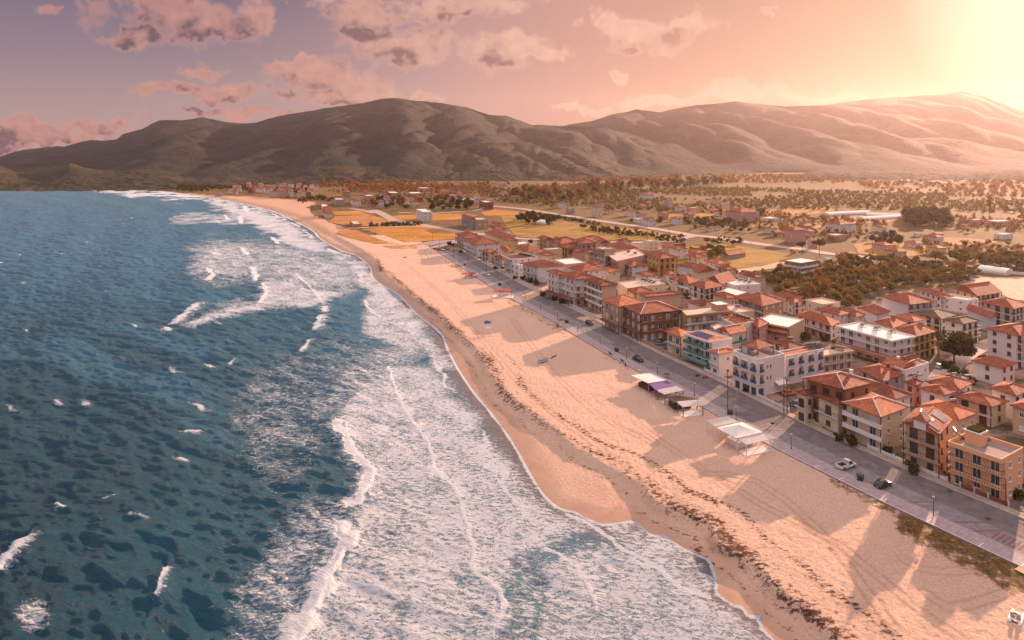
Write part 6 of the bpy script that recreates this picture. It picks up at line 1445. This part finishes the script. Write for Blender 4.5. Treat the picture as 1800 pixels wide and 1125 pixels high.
for k, (x, y, lb) in enumerate(LAMPS):
    q = gp(x, y, .16); t0_ = empty('street_lamp', (q[0], q[1], .16)); tag(t0_, lb, 'street lamp', 'street lamps along the promenade'); link('pole', lp, t0_)
    o = link('lamp_globe', gl, t0_, Matrix.Translation((0, 0, 3.6))); link('cap', cp, o, Matrix.Translation((0, 0, .2)))
def pole(x, y, h, lb, arm=0, base=None, r_=.13):
    q = gp(x, y, .1); t0_ = empty('utility_pole', (q[0], q[1], 0)); tag(t0_, lb, 'pole'); MB().tube((0, 0, -.2), (0, 0, h), r_, r_ * .65, 8).build('pole', 'pole_wood', t0_)
    if arm:
        MB().bar((-arm, 0, h - .5), (arm, 0, h - .5), .09).build('crossarm', 'pole_wood', t0_)
        for s_ in (-.9, -.3, .3, .9): MB().tube((s_ * arm, 0, h - .45), (s_ * arm, 0, h - .25), .05, .03, 6).build('insulator', 'white_paint', t0_)
    if base: MB().tube((0, 0, 0), (0, 0, 1.6), .28, .26, 10).build('base_sleeve', base, t0_)
    return t0_
pole(1279, 729, 12, 'tall bare wooden pole beside the green bin'); pole(1378, 728, 10, 'left pole of the leaning trio at the street corner'); pole(1383.5, 729, 10, 'middle pole of the leaning trio at the street corner')
sp = pole(1390, 719, 9, 'slanted prop pole of the trio at the street corner'); sp.rotation_euler = (0, R(-9), 0)
pole(951, 514, 7.5, 'dark pole before the brown and white hotel', .6); pole(1120, 601, 9, 'dark pole at the corner hotel'); pole(822.5, 471, 8, 'pole with an orange base sleeve on the far promenade', 0, 'orange_paint'); pole(855, 482, 9, 'thin pole by the parked white car'); pole(797, 454, 9, 'thin pole by the far road end'); pole(772.7, 440, 8, 'last pole of the far road')
pole(1650, 640, 11, 'pole with crossarms beside the big round tree', 1.0); pole(1176, 424, 12, 'crossarm pole at the lane fork', 1.3); pole(1138, 425, 11, 'slim pole left of the lane fork', .8); pole(1292, 420, 12, 'slim pole north of the country road', .8); pole(1023, 412, 11, 'slim pole at the edge of the green field', .8); pole(1053, 418, 11, 'slim pole in front of the green field', .8)
pole(1272, 494, 11, 'pole behind the rear roofs'); pole(1373, 535, 10, 'pole beside the motel garden', .7); pole(1768, 890, 5.5, 'short leaning pole at the orange house corner'); pole(651, 402, 13, 'slim light mast beside the playing field'); pole(760, 425, 8, 'floodlight mast at the near end of the playing field', .8)
def bin_(x, y, lb, m_='green_plastic', s_=1.0):
    q = gp(x, y, .03); t0_ = empty('waste_bin', (q[0], q[1], .03), -.45); tag(t0_, lb, 'bin'); t0_.scale = (s_,) * 3
    mb = MB(); b0 = [(-.55, -.42, .18), (.55, -.42, .18), (.55, .42, .18), (-.55, .42, .18)]; b1 = [(-.68, -.52, 1.15), (.68, -.52, 1.15), (.68, .52, 1.15), (-.68, .52, 1.15)]
    for i in range(4): j = (i + 1) % 4; mb.quad(b0[i], b0[j], b1[j], b1[i])
    mb.quad(*b0[::-1]); mb.quad(*b1); mb.build('body', m_, t0_)

    l_ = MB(); l_.quad((-.72, -.56, 1.17), (.72, -.56, 1.17), (.72, 0, 1.36), (-.72, 0, 1.36)); l_.quad((-.72, 0, 1.36), (.72, 0, 1.36), (.72, .56, 1.2), (-.72, .56, 1.2)); l_.quad((-.72, -.56, 1.17), (-.72, 0, 1.36), (-.72, .56, 1.2)); l_.quad((.72, -.56, 1.17), (.72, .56, 1.2), (.72, 0, 1.36)); l_.build('lid', 'black_paint', t0_)
    for sx in (-1, 1):
        for sy in (-1, 1): MB().tube((sx * .45 - .04, sy * .36, .1), (sx * .45 + .04, sy * .36, .1), .1, n=10).build('wheel', 'rubber', t0_)
bin_(1512, 845, 'dark wheeled bin between the white pickup and the black car'); bin_(1283.5, 729, 'green bin at the foot of the tall bare pole'); bin_(1172, 664, 'beige bin with a black lid behind the beach bar', 'beige_wall'); bin_(1084, 618, 'green-grey bin on the paved strip before the corner hotel'); bin_(996, 568, 'dark green bin beside the orange heap'); bin_(878.5, 501.5, 'dark green bin near the red-topped kiosk'); bin_(817, 467, 'blue bin at the far promenade', 'blue_paint', .9)
def bench(x, y, lb):
    q = gp(x, y, .16); i = near_i(x, y); d = E[i] - E[min(i + 1, len(E) - 1)]; t0_ = empty('bench', (q[0], q[1], .16), math.atan2(d[1], d[0])); tag(t0_, lb, 'bench', 'benches on the promenade')
    MB().box((0, 0), (1, 0), (0, 1), .8, .22, .40, .46).build('seat', 'wood_dark', t0_); mb = MB(); mb.quad((-.8, .22, .5), (.8, .22, .5), (.8, .32, .9), (-.8, .32, .9)); mb.quad((-.8, .34, .9), (.8, .34, .9), (.8, .24, .5), (-.8, .24, .5)); mb.quad((-.8, .32, .9), (.8, .32, .9), (.8, .34, .9), (-.8, .34, .9)); mb.build('backrest', 'wood_dark', t0_)
    for s_ in (-.65, .65): MB().box((s_, 0), (1, 0), (0, 1), .05, .2, 0, .40).build('leg', 'rail_metal', t0_)
bench(1073, 623, 'bench on the promenade left of the green-grey bin'); bench(1094.5, 636, 'bench on the promenade beside the small black post'); bench(980, 574, 'bench on the far promenade near the orange heap')
q = gp(1099.3, 643.5, .16); t0_ = empty('litter_bin', (q[0], q[1], .16)); tag(t0_, 'small black litter bin on the promenade edge by the bench', 'bin'); MB().tube((0, 0, 0), (0, 0, .9), .22, .26, 10).build('body', 'black_paint', t0_); MB().tube((0, 0, .9), (0, 0, 1.0), .28, .12, 10).build('lid', 'black_paint', t0_)

# overhead wires between poles
def wire(p, q, lb, sag=.9, n=10):
    p, q = Vector(p), Vector(q); c = (p + q) / 2; t0_ = empty('overhead_wire', tuple(c)); tag(t0_, lb, 'wire'); mb = MB(); L_ = []
    for i in range(n + 1): f = i / n; v = p.lerp(q, f) - c; v.z -= sag * 4 * f * (1 - f); L_.append(v)
    for a, b in zip(L_[:-1], L_[1:]): mb.tube(a, b, .022, n=4)
    mb.build('cable', 'rubber', t0_)
W2 = lambda x, y, h: (*gp(x, y, .1)[:2], h)
wire(W2(1378, 728, 9.8), W2(1650, 640, 10.4), 'wire from the corner trio of poles to the crossarm pole', 1.4); wire(W2(1378, 728, 9.7), W2(1120, 601, 8.8), 'wire along the front houses to the corner hotel pole', 1.6)
wire(W2(1120, 601, 8.8), W2(951, 514, 7.3), 'wire between the corner hotel pole and the hotel front pole', 1.4); wire(W2(951, 514, 7.3), W2(797, 454, 8.8), 'wire from the hotel front pole to the far thin poles', 1.6)
wire(W2(1378, 728, 9.8), W2(1768, 890, 5.4), 'wire passing the brown house to the orange house corner', 1.2); wire(W2(1383.5, 729, 9.8), W2(1373, 535, 9.8), 'wire from the corner trio towards the motel garden', 1.2)
# ------------------------------------------------------------ vehicles
def loft(sections, name, material, parent):
    """sections: list of (x, [(y, z)...]) rings along x, same count"""
    mb = MB(); n = len(sections[0][1]); idx = []
    for x, ring in sections: idx.append(len(mb.v)); mb.v += [(x, y, z) for y, z in ring]
    for a, b in zip(idx[:-1], idx[1:]):
        for k in range(n): mb.f.append((a + k, a + (k + 1) % n, b + (k + 1) % n, b + k)); mb.uv.append(None)
    mb.f.append(tuple(idx[0] + k for k in range(n - 1, -1, -1))); mb.uv.append(None); mb.f.append(tuple(idx[-1] + k for k in range(n))); mb.uv.append(None)
    o = mb.build(name, material, parent)
    for p in o.data.polygons: p.use_smooth = True
    md = o.modifiers.new('bevel', 'BEVEL'); md.width = .04; md.segments = 2; md.limit_method = 'ANGLE'; return o
def wheel(parent, x, y, r_=.32):
    t_ = MB().tube((0, -.1, 0), (0, .1, 0), r_, n=16).build('wheel', 'rubber', parent); t_.location = (x, y, r_); MB().tube((0, -.11, 0), (0, .11, 0), r_ * .6, n=12).build('rim', 'steel', t_)
def car(px_, py_, rz, lb, paint, kind='car', s_=1.0, z=.03):
    q = gp(px_, py_, z); t0_ = empty('parked_car' if kind != 'pickup' else 'pickup_truck', (q[0], q[1], z), rz); t0_.scale = (s_,) * 3; tag(t0_, lb, 'car' if kind != 'pickup' else 'pickup truck')
    def ring(w, z0, z1, wt=None): wt = wt or w; return [(-w, z0), (w, z0), (w, (z0 + z1) / 2), (wt * .94, z1), (-wt * .94, z1), (-w, (z0 + z1) / 2)]
    if kind == 'car':
        loft([(-2.05, ring(.74, .32, .78)), (-1.85, ring(.84, .24, .92)), (-.6, ring(.86, .22, .96)), (.9, ring(.86, .22, .94)), (1.75, ring(.82, .24, .78)), (2.08, ring(.7, .3, .62))], 'body', paint, t0_)
        loft([(-1.72, ring(.70, .90, 1.0, .66)), (-1.45, ring(.74, .92, 1.38, .60)), (-.6, ring(.74, .93, 1.5, .6)), (.25, ring(.74, .93, 1.45, .6)), (1.0, ring(.72, .90, .97, .66))], 'cabin_glass', 'glass', t0_)
        MB().prism([(-1.35, -.56), (.2, -.56), (.2, .56), (-1.35, .56)], 1.47, 1.525, True, True).build('roof', paint, t0_)
    else:
        loft([(-2.5, ring(.78, .45, .75)), (-2.4, ring(.84, .42, .80)), (.1, ring(.86, .38, .84)), (1.6, ring(.86, .34, .98)), (2.3, ring(.82, .34, .86)), (2.5, ring(.72, .4, .7))], 'body', paint, t0_)
        loft([(.0, ring(.74, .9, 1.62, .66)), (.9, ring(.74, .92, 1.66, .66)), (1.55, ring(.74, .94, 1.0, .68))], 'cabin_glass', 'glass', t0_)
        MB().prism([(-.02, -.66), (.95, -.66), (.95, .66), (-.02, .66)], 1.64, 1.72, True, True).build('roof', paint, t0_)
        for x0, x1, y0, y1 in ((-2.5, -.1, -.86, -.78), (-2.5, -.1, .78, .86), (-2.5, -2.42, -.78, .78)): MB().prism([(x0, y0), (x1, y0), (x1, y1), (x0, y1)], .8, 1.15, True, True).build('bed_side', paint, t0_)
        MB().prism([(-2.42, -.78), (-.1, -.78), (-.1, .78), (-2.42, .78)], .845, .86, True, True).build('cargo_bed', 'rubber', t0_)
        MB().prism([(-.09, -.78), (-.02, -.78), (-.02, .78), (-.09, .78)], .86, 1.5, True, True).build('cab_wall', paint, t0_)
    L_ = 1.3 if kind == 'car' else 1.55
    for x in (-L_, L_):
        for y in (-.80, .80): wheel(t0_, x, y, .32 if kind == 'car' else .36)
    xf = 2.04 if kind == 'car' else 2.46
    for y in (-.55, .55):
        MB().box((xf, y), (1, 0), (0, 1), .04, .15, .52, .66).build('headlight', 'white_paint', t0_); MB().box((-xf + .02, y * 1.15), (1, 0), (0, 1), .05, .1, .6, .8).build('tail_lamp', 'red_lamp', t0_)
    MB().box((-xf - .01, 0), (1, 0), (0, 1), .02, .25, .42, .52).build('number_plate', 'white_paint', t0_)
    return t0_
rd = math.atan2(*(E[near_i(1500, 860) + 12] - E[near_i(1500, 860) - 12])[::-1])         # road heading, towards the camera
car(1487, 822, .42, 'white pickup truck with an empty bed, parked on the paved strip', 'white_paint', 'pickup'); car(1552, 855, .5, 'black hatchback parked right of the dark bin', 'black_paint'); car(1122, 634, rd, 'dark estate car on the paved strip above the beach bar', 'black_paint', s_=1.02)
car(1036, 570, rd, 'dark green car by the road at the corner hotel', 'green_plastic'); car(856, 484, rd + .2, 'white car parked on the far paved strip', 'white_paint'); car(777.5, 440, rd + .2, 'white car at the last pole of the road', 'white_paint'); car(1403, 713, .3, 'blue car half hidden behind the street-corner house', 'blue_paint'); car(1387, 694, .3, 'orange car parked beside the arched building', 'orange_paint')
car(1652, 647, .6, 'grey car in the lane by the big round tree', 'steel'); car(1703, 667, .2, 'white car behind the trellised yard', 'white_paint'); car(1302, 424.5, -.12, 'brown van-like car driving on the country road', 'brown_wall', z=.12); car(1662, 491, .1, 'white camper-like car in the dirt yard', 'white_paint', s_=1.6, z=.1); car(1690, 496, .4, 'pale car in the dirt yard, left of a row', 'white_paint', z=.1); car(1699, 494, .4, 'pale car in the dirt yard, middle of a row', 'white_paint', z=.1); car(1708, 493, .4, 'pale car in the dirt yard, right of a row', 'white_paint', z=.1)
car(1775, 830, rd, 'small dark car by the corner fence at the right edge', 'black_paint'); car(1468, 640, .3, 'white car between the long white hotel and the beige flat-roofed house', 'white_paint'); car(1160, 606, .1, 'grey car in the side street right of the corner hotel', 'steel')
def scooter(x, y, lb, rz=0.4):
    q = gp(x, y, .16); t0_ = empty('motor_scooter', (q[0], q[1], .03), rz); tag(t0_, lb, 'scooter')
    loft([(-.7, [(-.12, .5), (.12, .5), (.12, .72), (-.12, .72)]), (-.2, [(-.16, .3), (.16, .3), (.15, .75), (-.15, .75)]), (.1, [(-.16, .28), (.16, .28), (.12, .36), (-.12, .36)]), (.45, [(-.16, .3), (.16, .3), (.12, .8), (-.12, .8)])], 'body', 'canvas_red' if 'red' in lb else 'black_paint', t0_)
    for x_ in (-.6, .62): w_ = MB().tube((0, -.05, 0), (0, .05, 0), .24, n=12).build('wheel', 'rubber', t0_); w_.location = (x_, 0, .24)
    MB().bar((.5, 0, .5), (.4, 0, 1.0), .05).bar((.4, -.3, 1.0), (.4, .3, 1.0), .05).build('handlebar', 'rail_metal', t0_)
scooter(1226.5, 661, 'dark scooter parked by the pavement before the solar hotel'); scooter(1240, 664, 'red scooter parked by the white railing')

# ------------------------------------------------------------ beach things
def pergola(c, e, hx, hy, h, lb, post, beam, slab=True, n=9, brace=True):
    f_ = np.array((-e[1], e[0])); t0_ = empty('pergola', (c[0], c[1], -.1), math.atan2(e[1], e[0])); tag(t0_, lb, 'pergola')
    for x in (-hx, hx):
        for y in (-hy, hy):
            MB().bar((x * .94, y * .94, 0), (x * .94, y * .94, h - .1), .16).build('post', post, t0_)
            if brace: MB().bar((x * .94, y * .94, h - .75), (x * .94 - math.copysign(.55, x), y * .94, h - .12), .1).build('brace', beam, t0_)
    for y in (-hy * .94, hy * .94): MB().bar((-hx, y, h), (hx, y, h), .14, .2).build('beam', beam, t0_)
    for k in range(n): x = -hx + 2 * hx * k / (n - 1); MB().bar((x * .99, -hy, h + .16), (x * .99, hy, h + .16), .2, .1).build('slat', beam, t0_)
    if slab: MB().prism([(-hx * .9, -hy * .95), (hx * .9, -hy * .95), (hx * .9, hy * .95), (-hx * .9, hy * .95)], 0, .16).build('floor_slab', 'white_trim', t0_)
    return t0_
def quadpos(r_, pts, h):
    """four traced roof corners at height h -> centre, axis, half sizes"""
    P = [unpr(*rp(r_, *p), h) for p in pts]; c = sum(P) / 4; a = (P[1] - P[0] + P[2] - P[3]) / 2; b = (P[3] - P[0] + P[2] - P[1]) / 2
    return c, a / np.linalg.norm(a), np.linalg.norm(a) / 2, np.linalg.norm(b) / 2
c, e, hx, hy = quadpos('J', [(463, 388), (393, 352), (590, 322), (665, 358)], 2.7); pergola(c, e, hx, hy, 2.7, 'white slatted pergola on blue posts beside the purple tent', 'blue_paint', 'white_paint')
c, e, hx, hy = quadpos('J', [(655, 520), (598, 472), (770, 440), (830, 485)], 2.7); pergola(c, e, hx, hy, 2.7, 'white slatted pergola on blue posts with bare slab, right of the dark canopy', 'blue_paint', 'white_paint')
c, e, hx, hy = quadpos('J', [(945, 695), (862, 645), (1075, 600), (1165, 655)], 2.8); pergola(c, e, hx, hy, 2.8, 'all-white slatted pergola left of the white tent', 'white_paint', 'white_paint', False)
c, e, hx, hy = quadpos('J', [(1245, 865), (1150, 812), (1385, 758), (1475, 815)], 2.8); pergola(c, e, hx, hy, 2.8, 'all-white slatted pergola right of the white tent', 'white_paint', 'white_paint')
def tent(r_, pts, h, lb, material, peak=.9, name='tent', wall=None):
    P = [unpr(*rp(r_, *p), h) for p in pts]; c = sum(P) / len(P); t0_ = empty(name, (c[0], c[1], -.1)); tag(t0_, lb, 'tent' if name == 'tent' else 'canopy'); Q = [p - c for p in P]
    mb = MB(); S = 5
    for i in range(len(Q)):
        a, b = Q[i], Q[(i + 1) % len(Q)]
        for k in range(S):
            f0, f1 = k / S, (k + 1) / S; z_ = lambda f: h + .1 + peak * f ** 1.5
            A_, B_, C_, D_ = a * (1 - f0), b * (1 - f0), b * (1 - f1), a * (1 - f1); mb.quad((*A_, z_(f0)), (*B_, z_(f0)), (*C_, z_(f1)), (*D_, z_(f1)))
    for i in range(len(Q)): a, b = Q[i], Q[(i + 1) % len(Q)]; mb.quad((*a, h - .12), (*b, h - .12), (*b, h + .1), (*a, h + .1))
    mb.build('canvas_roof', material, t0_)
    for q in Q: MB().bar((*(q * .96), 0), (*(q * .96), h - .05), .1).build('pole', 'white_paint' if 'white' in material else 'wood_dark', t0_)
    if wall: MB().box((0, 0), *[(Q[1] - Q[0]) / np.linalg.norm(Q[1] - Q[0]), np.array((-(Q[1] - Q[0])[1], (Q[1] - Q[0])[0])) / np.linalg.norm(Q[1] - Q[0])], np.linalg.norm(Q[1] - Q[0]) * .32, np.linalg.norm(Q[2] - Q[1]) * .32, 0, 1.5).build('counter', wall, t0_)
    return t0_
tent('J', [(960, 705), (1150, 805), (1392, 748), (1200, 652)], 3.2, 'white pyramid tent between two white pergolas', 'canvas_white', 1.3, wall='white_wall')
tent('J', [(155, 212), (320, 285), (495, 258), (340, 190)], 3.0, 'beach bar with a flat off-white canvas roof', 'canvas_white', .1, 'beach_bar', 'wood_dark')
tent('J', [(322, 288), (390, 352), (580, 320), (497, 262)], 2.8, 'open frame of the beach bar draped with purple cloth', 'purple_cloth', .05, 'purple_canopy')
tent('J', [(470, 400), (560, 470), (790, 435), (640, 392)], 2.5, 'low dark canvas canopy between the two blue-post pergolas', 'canvas_dark', .6, 'dark_canopy', 'canvas_dark')
tent('R', [(310, 262), (335, 268), (450, 262), (430, 248)], 2.4, 'small beach kiosk with a faded red canopy, farther of two', 'canvas_red', .2, 'beach_kiosk', 'white_wall'); tent('R', [(600, 415), (632, 424), (770, 420), (745, 398)], 3.0, 'beach kiosk with a bright red canopy on a white deck', 'canvas_red', .25, 'beach_kiosk', 'white_wall')
q = gp(884, 522, 0.0); t0_ = empty('kiosk_deck', (q[0], q[1], -.12), -.15); tag(t0_, 'white deck slab under the bright red kiosk', 'deck'); MB().prism([(-5, -2.2), (5, -2.2), (5, 2.6), (-5, 2.6)], 0, .35).build('slab', 'white_trim', t0_)
# lifeguard tower
q = gp(857, 589, -.3); t0_ = empty('lifeguard_tower', (q[0], q[1], -.35), .2); tag(t0_, 'white lifeguard tower with a blue roof, alone on the beach', 'lifeguard tower')
for x in (-1, 1):
    for y in (-1, 1): MB().bar((x * 1.15, y * 1.15, 0), (x * .8, y * .8, 5.0), .14).build('leg', 'white_paint', t0_)
for s0, s1 in (((-1, -1), (1, -1)), ((1, -1), (1, 1)), ((1, 1), (-1, 1)), ((-1, 1), (-1, -1))):
    for z0, z1 in ((.3, 1.5), (1.5, 2.7)):
        k0, k1 = 1.15 - .07 * z0, 1.15 - .07 * z1; MB().bar((s0[0] * k0, s0[1] * k0, z0), (s1[0] * k1, s1[1] * k1, z1), .08).build('cross_brace', 'white_paint', t0_); MB().bar((s0[0] * k1, s0[1] * k1, z1), (s1[0] * k1, s1[1] * k1, z1), .09).build('rung', 'white_paint', t0_)
MB().prism([(-1.15, -1.15), (1.15, -1.15), (1.15, 1.15), (-1.15, 1.15)], 2.8, 2.95, True, True).build('platform', 'white_paint', t0_)
rl_ = MB()
for a, b in (((-1.1, -1.1), (1.1, -1.1)), ((1.1, -1.1), (1.1, 1.1)), ((1.1, 1.1), (-1.1, 1.1)), ((-1.1, 1.1), (-1.1, -1.1))):
    for z_ in (3.4, 3.85): rl_.bar((*a, z_), (*b, z_), .07)
    rl_.bar((*a, 2.95), (*a, 3.9), .07)
rl_.build('railing', 'white_paint', t0_); mb = MB(); pitched(mb, [np.array(p) for p in ((-1.3, -1.3), (1.3, -1.3), (1.3, 1.3), (-1.3, 1.3))], 5.0, 'hip', .5); mb.build('roof', 'blue_paint', t0_)
# boats
def boat(x, y, rz, lb, m_, L_=4.2, z=0.0, name='rowing_boat', inner='white_paint'):
    q = gp(x, y, z); t0_ = empty(name, (q[0], q[1], z - .1), rz); tag(t0_, lb, 'boat'); S = []
    mb = MB(); N_ = 12; rows = []
    for i in range(N_ + 1):
        f = i / N_; w_ = .75 * (1 - (2 * f - .85) ** 2 * .75 if f < .5 else (1 - ((f - .45) / .55) ** 2.2)) ; w_ = max(w_, .04); xx = (f - .5) * L_; sh_ = .62 + .28 * f ** 3
        rows.append([(xx, -w_, sh_), (xx, -w_ * .72, .12 + .18 * f ** 4), (xx, 0, .0 + .25 * f ** 4), (xx, w_ * .72, .12 + .18 * f ** 4), (xx, w_, sh_)])
    for a, b in zip(rows[:-1], rows[1:]):
        for k in range(4): mb.quad(a[k], a[k + 1], b[k + 1], b[k]); mb.quad(*[(p[0], p[1] * .93, p[2] + (.03 if 0 < k2 < 4 else 0)) for k2, p in ((k, b[k]), (k + 1, b[k + 1]), (k + 1, a[k + 1]), (k, a[k]))])
    mb.quad(*rows[0]); mb.build('hull', inner, t0_)
    cv = MB()
    for a, b in zip(rows[1:-2], rows[2:-1]): cv.quad((a[0][0], a[0][1] * .8, a[0][2] - .05), (b[0][0], b[0][1] * .8, b[0][2] - .05), (b[0][0], 0, b[0][2] + .12), (a[0][0], 0, a[0][2] + .12)); cv.quad((a[0][0], 0, a[0][2] + .12), (b[0][0], 0, b[0][2] + .12), (b[4][0], b[4][1] * .8, b[4][2] - .05), (a[4][0], a[4][1] * .8, a[4][2] - .05))
    cv.build('cover', m_, t0_); return t0_
boat(955, 635, .62, 'small white boat under a bright blue cover lying on the sand', 'blue_hull', 4.6); boat(643, 405.5, .3, 'white boat beside the playing field, first of three', 'white_paint', 5); boat(653, 409, .3, 'white boat beside the playing field, second of three', 'white_paint', 5); boat(666, 413, .3, 'white boat beside the playing field, third of three', 'white_paint', 5)
# pedal boat at the lower right
q = gp(1786, 1088, -.2); t0_ = empty('pedal_boat', (q[0], q[1], -.35), .75); tag(t0_, 'white pedal boat on the sand at the lower right corner', 'boat')
for y in (-.62, .62): loft([(-1.6, [(y - .1, .2), (y + .1, .2), (y + .1, .35), (y - .1, .35)]), (-1.2, [(y - .24, .0), (y + .24, .0), (y + .26, .42), (y - .26, .42)]), (1.0, [(y - .24, .0), (y + .24, .0), (y + .26, .42), (y - .26, .42)]), (1.7, [(y - .08, .3), (y + .08, .3), (y + .1, .5), (y - .1, .5)])], 'float', 'white_paint', t0_)
MB().prism([(-1.2, -.8), (1.0, -.8), (1.0, .8), (-1.2, .8)], .425, .52, True, True).build('deck', 'white_paint', t0_)
for y in (-.38, .38): s_ = MB().box((-.3, y), (1, 0), (0, 1), .25, .24, .52, .8).build('seat', 'orange_paint', t0_); MB().box((-.6, y), (1, 0), (0, 1), .06, .24, .8, 1.3).build('backrest', 'wood_light', s_)
MB().box((.6, 0), (1, 0), (0, 1), .2, .5, .52, .85).build('pedal_box', 'blue_hull', t0_)
q = gp(1797, 1004, 0); t0_ = empty('wooden_walkway', (q[0], q[1], -.05), .5); tag(t0_, 'slatted wooden beach walkway at the right edge', 'walkway')
for k in range(9): MB().box((k * .3 - .6, 0), (1, 0), (0, 1), .12, .8, .14, .18).build('slat', 'wood_light', t0_)
for y in (-.6, .6): MB().box((.6, y), (1, 0), (0, 1), 1.4, .05, .02, .14).build('bearer', 'wood_dark', t0_)
# driftwood, heap, posts
def snag(x, y, lb, s_=1.0, seed=0):
    r_ = random.Random(seed); q = gp(x, y, -.05); t0_ = empty('driftwood', (q[0], q[1], -.1), r_.random() * 6); tag(t0_, lb, 'driftwood'); mb = MB(); mb.tube((-1.6 * s_, 0, .15), (1.4 * s_, .2, .25), .16 * s_, .07 * s_, 7)
    for k in range(6): x_ = -.9 + k * .35; a = r_.random() * 6; mb.tube((x_ * s_, .05, .18), ((x_ + math.cos(a) * .8) * s_, math.sin(a) * .7 * s_, (.4 + r_.random() * .6) * s_), .06 * s_, .02 * s_, 5)
    mb.build('log', 'wood_dark', t0_)
snag(974, 628, 'branchy driftwood right of the blue-covered boat', 1.1, 1); snag(712, 453, 'dark driftwood log on the far sand', 1.2, 2)
q = gp(987, 564, .02); me_ = crown(500, .1, 5, 1.0, .5, .3, 5); o = bpy.data.objects.new('sand_heap', quads_mesh('sand_heap', me_ * np.array((1.2, .9, .8)) + np.array((q[0], q[1], 0)), 'leaf_gold')); COL.objects.link(o); tag(o, 'orange heap of sacks and reeds beside the dark green bin', 'heap')
pm_ = MB().tube((0, 0, 0), (0, 0, .9), .13, .11, 7).mesh('bollard', 'wood_dark')
for k, (x, y) in enumerate(((746, 444), (750, 449), (757, 446), (764, 447), (768, 450), (771, 452), (777, 455), (783, 459), (789, 462), (795, 466), (740, 450), (752, 453))):
    q = gp(x, y, -.1); o = link('bollard', pm_); o.location = (q[0], q[1], -.15); tag(o, 'short dark wooden post on the sand by the far promenade', 'post', 'short dark posts on the far sand')
q = gp(727, 425, 0); t0_ = empty('basketball_hoop', (q[0], q[1], 0)); tag(t0_, 'leaning basketball hoop at the playing field corner', 'basketball hoop'); MB().tube((0, 0, 0), (0, 0, 2.6), .1).build('pole', 'steel', t0_); MB().bar((0, 0, 2.6), (1.6, 0, 3.6), .1).build('arm', 'steel', t0_); MB().box((1.7, 0), (1, 0), (0, 1), .05, .9, 3.0, 4.1).build('backboard', 'white_paint', t0_)

# ------------------------------------------------------------ people, standing or walking
def person(x, y, rz, lb, cloth='cloth_dark', stride=.18):
    q = gp(x, y, .16); J = [(0, 0, .95), (0, 0, 1.15), (0, 0, 1.42), (0, 0, 1.52), (.01, 0, 1.62), (.01, 0, 1.74), (0, .17, 1.42), (.05, .24, 1.14), (.12, .24, .9), (.15, .24, .82), (0, -.17, 1.42), (-.05, -.24, 1.14), (-.04, -.24, .9), (-.03, -.24, .82),
         (0, .09, .9), (stride * .5, .1, .5), (stride, .1, .08), (stride + .16, .1, .03), (0, -.09, .9), (-stride * .3, -.1, .5), (-stride, -.1, .1), (-stride + .15, -.1, .03)]
    Rd = [.14, .13, .15, .055, .075, .09, .055, .042, .035, .04, .055, .042, .035, .04, .085, .06, .04, .035, .085, .06, .04, .035]
    Ed = [(0, 1), (1, 2), (2, 3), (3, 4), (4, 5), (2, 6), (6, 7), (7, 8), (8, 9), (2, 10), (10, 11), (11, 12), (12, 13), (0, 14), (14, 15), (15, 16), (16, 17), (0, 18), (18, 19), (19, 20), (20, 21)]
    me = bpy.data.meshes.new('person'); me.from_pydata(J, Ed, []); o = bpy.data.objects.new('person', me); COL.objects.link(o); o.location = (q[0], q[1], .16); o.rotation_euler = (0, 0, rz)
    sk = o.modifiers.new('skin', 'SKIN'); 
    for i, r_ in enumerate(Rd): me.skin_vertices[0].data[i].radius = (r_, r_)
    me.skin_vertices[0].data[0].use_root = True; ss = o.modifiers.new('sub', 'SUBSURF'); ss.levels = 1; ss.render_levels = 1
    me.materials.append(MATS[cloth]); tag(o, lb, 'person'); hb_ = bmesh.new(); bmesh.ops.create_uvsphere(hb_, u_segments=10, v_segments=8, radius=.105); hm_ = bpy.data.meshes.new('hair'); hb_.to_mesh(hm_); hb_.free(); hm_.materials.append(MATS['wood_dark']); h_ = link('hair', hm_, o); h_.location = (-.02, 0, 1.77)
for a in ((806, 463, .5, 'person in dark clothes strolling on the far promenade, left of a pair'), (809, 463.5, .6, 'person in dark clothes strolling on the far promenade, right of a pair'), (750, 432, 1.0, 'person walking at the far square, left of two', 'cloth_dark'), (755.5, 431.5, 1.2, 'person walking at the far square, right of two', 'cloth_dark'), (982, 577, .2, 'person in dark clothes standing by the far bench')): person(*a)
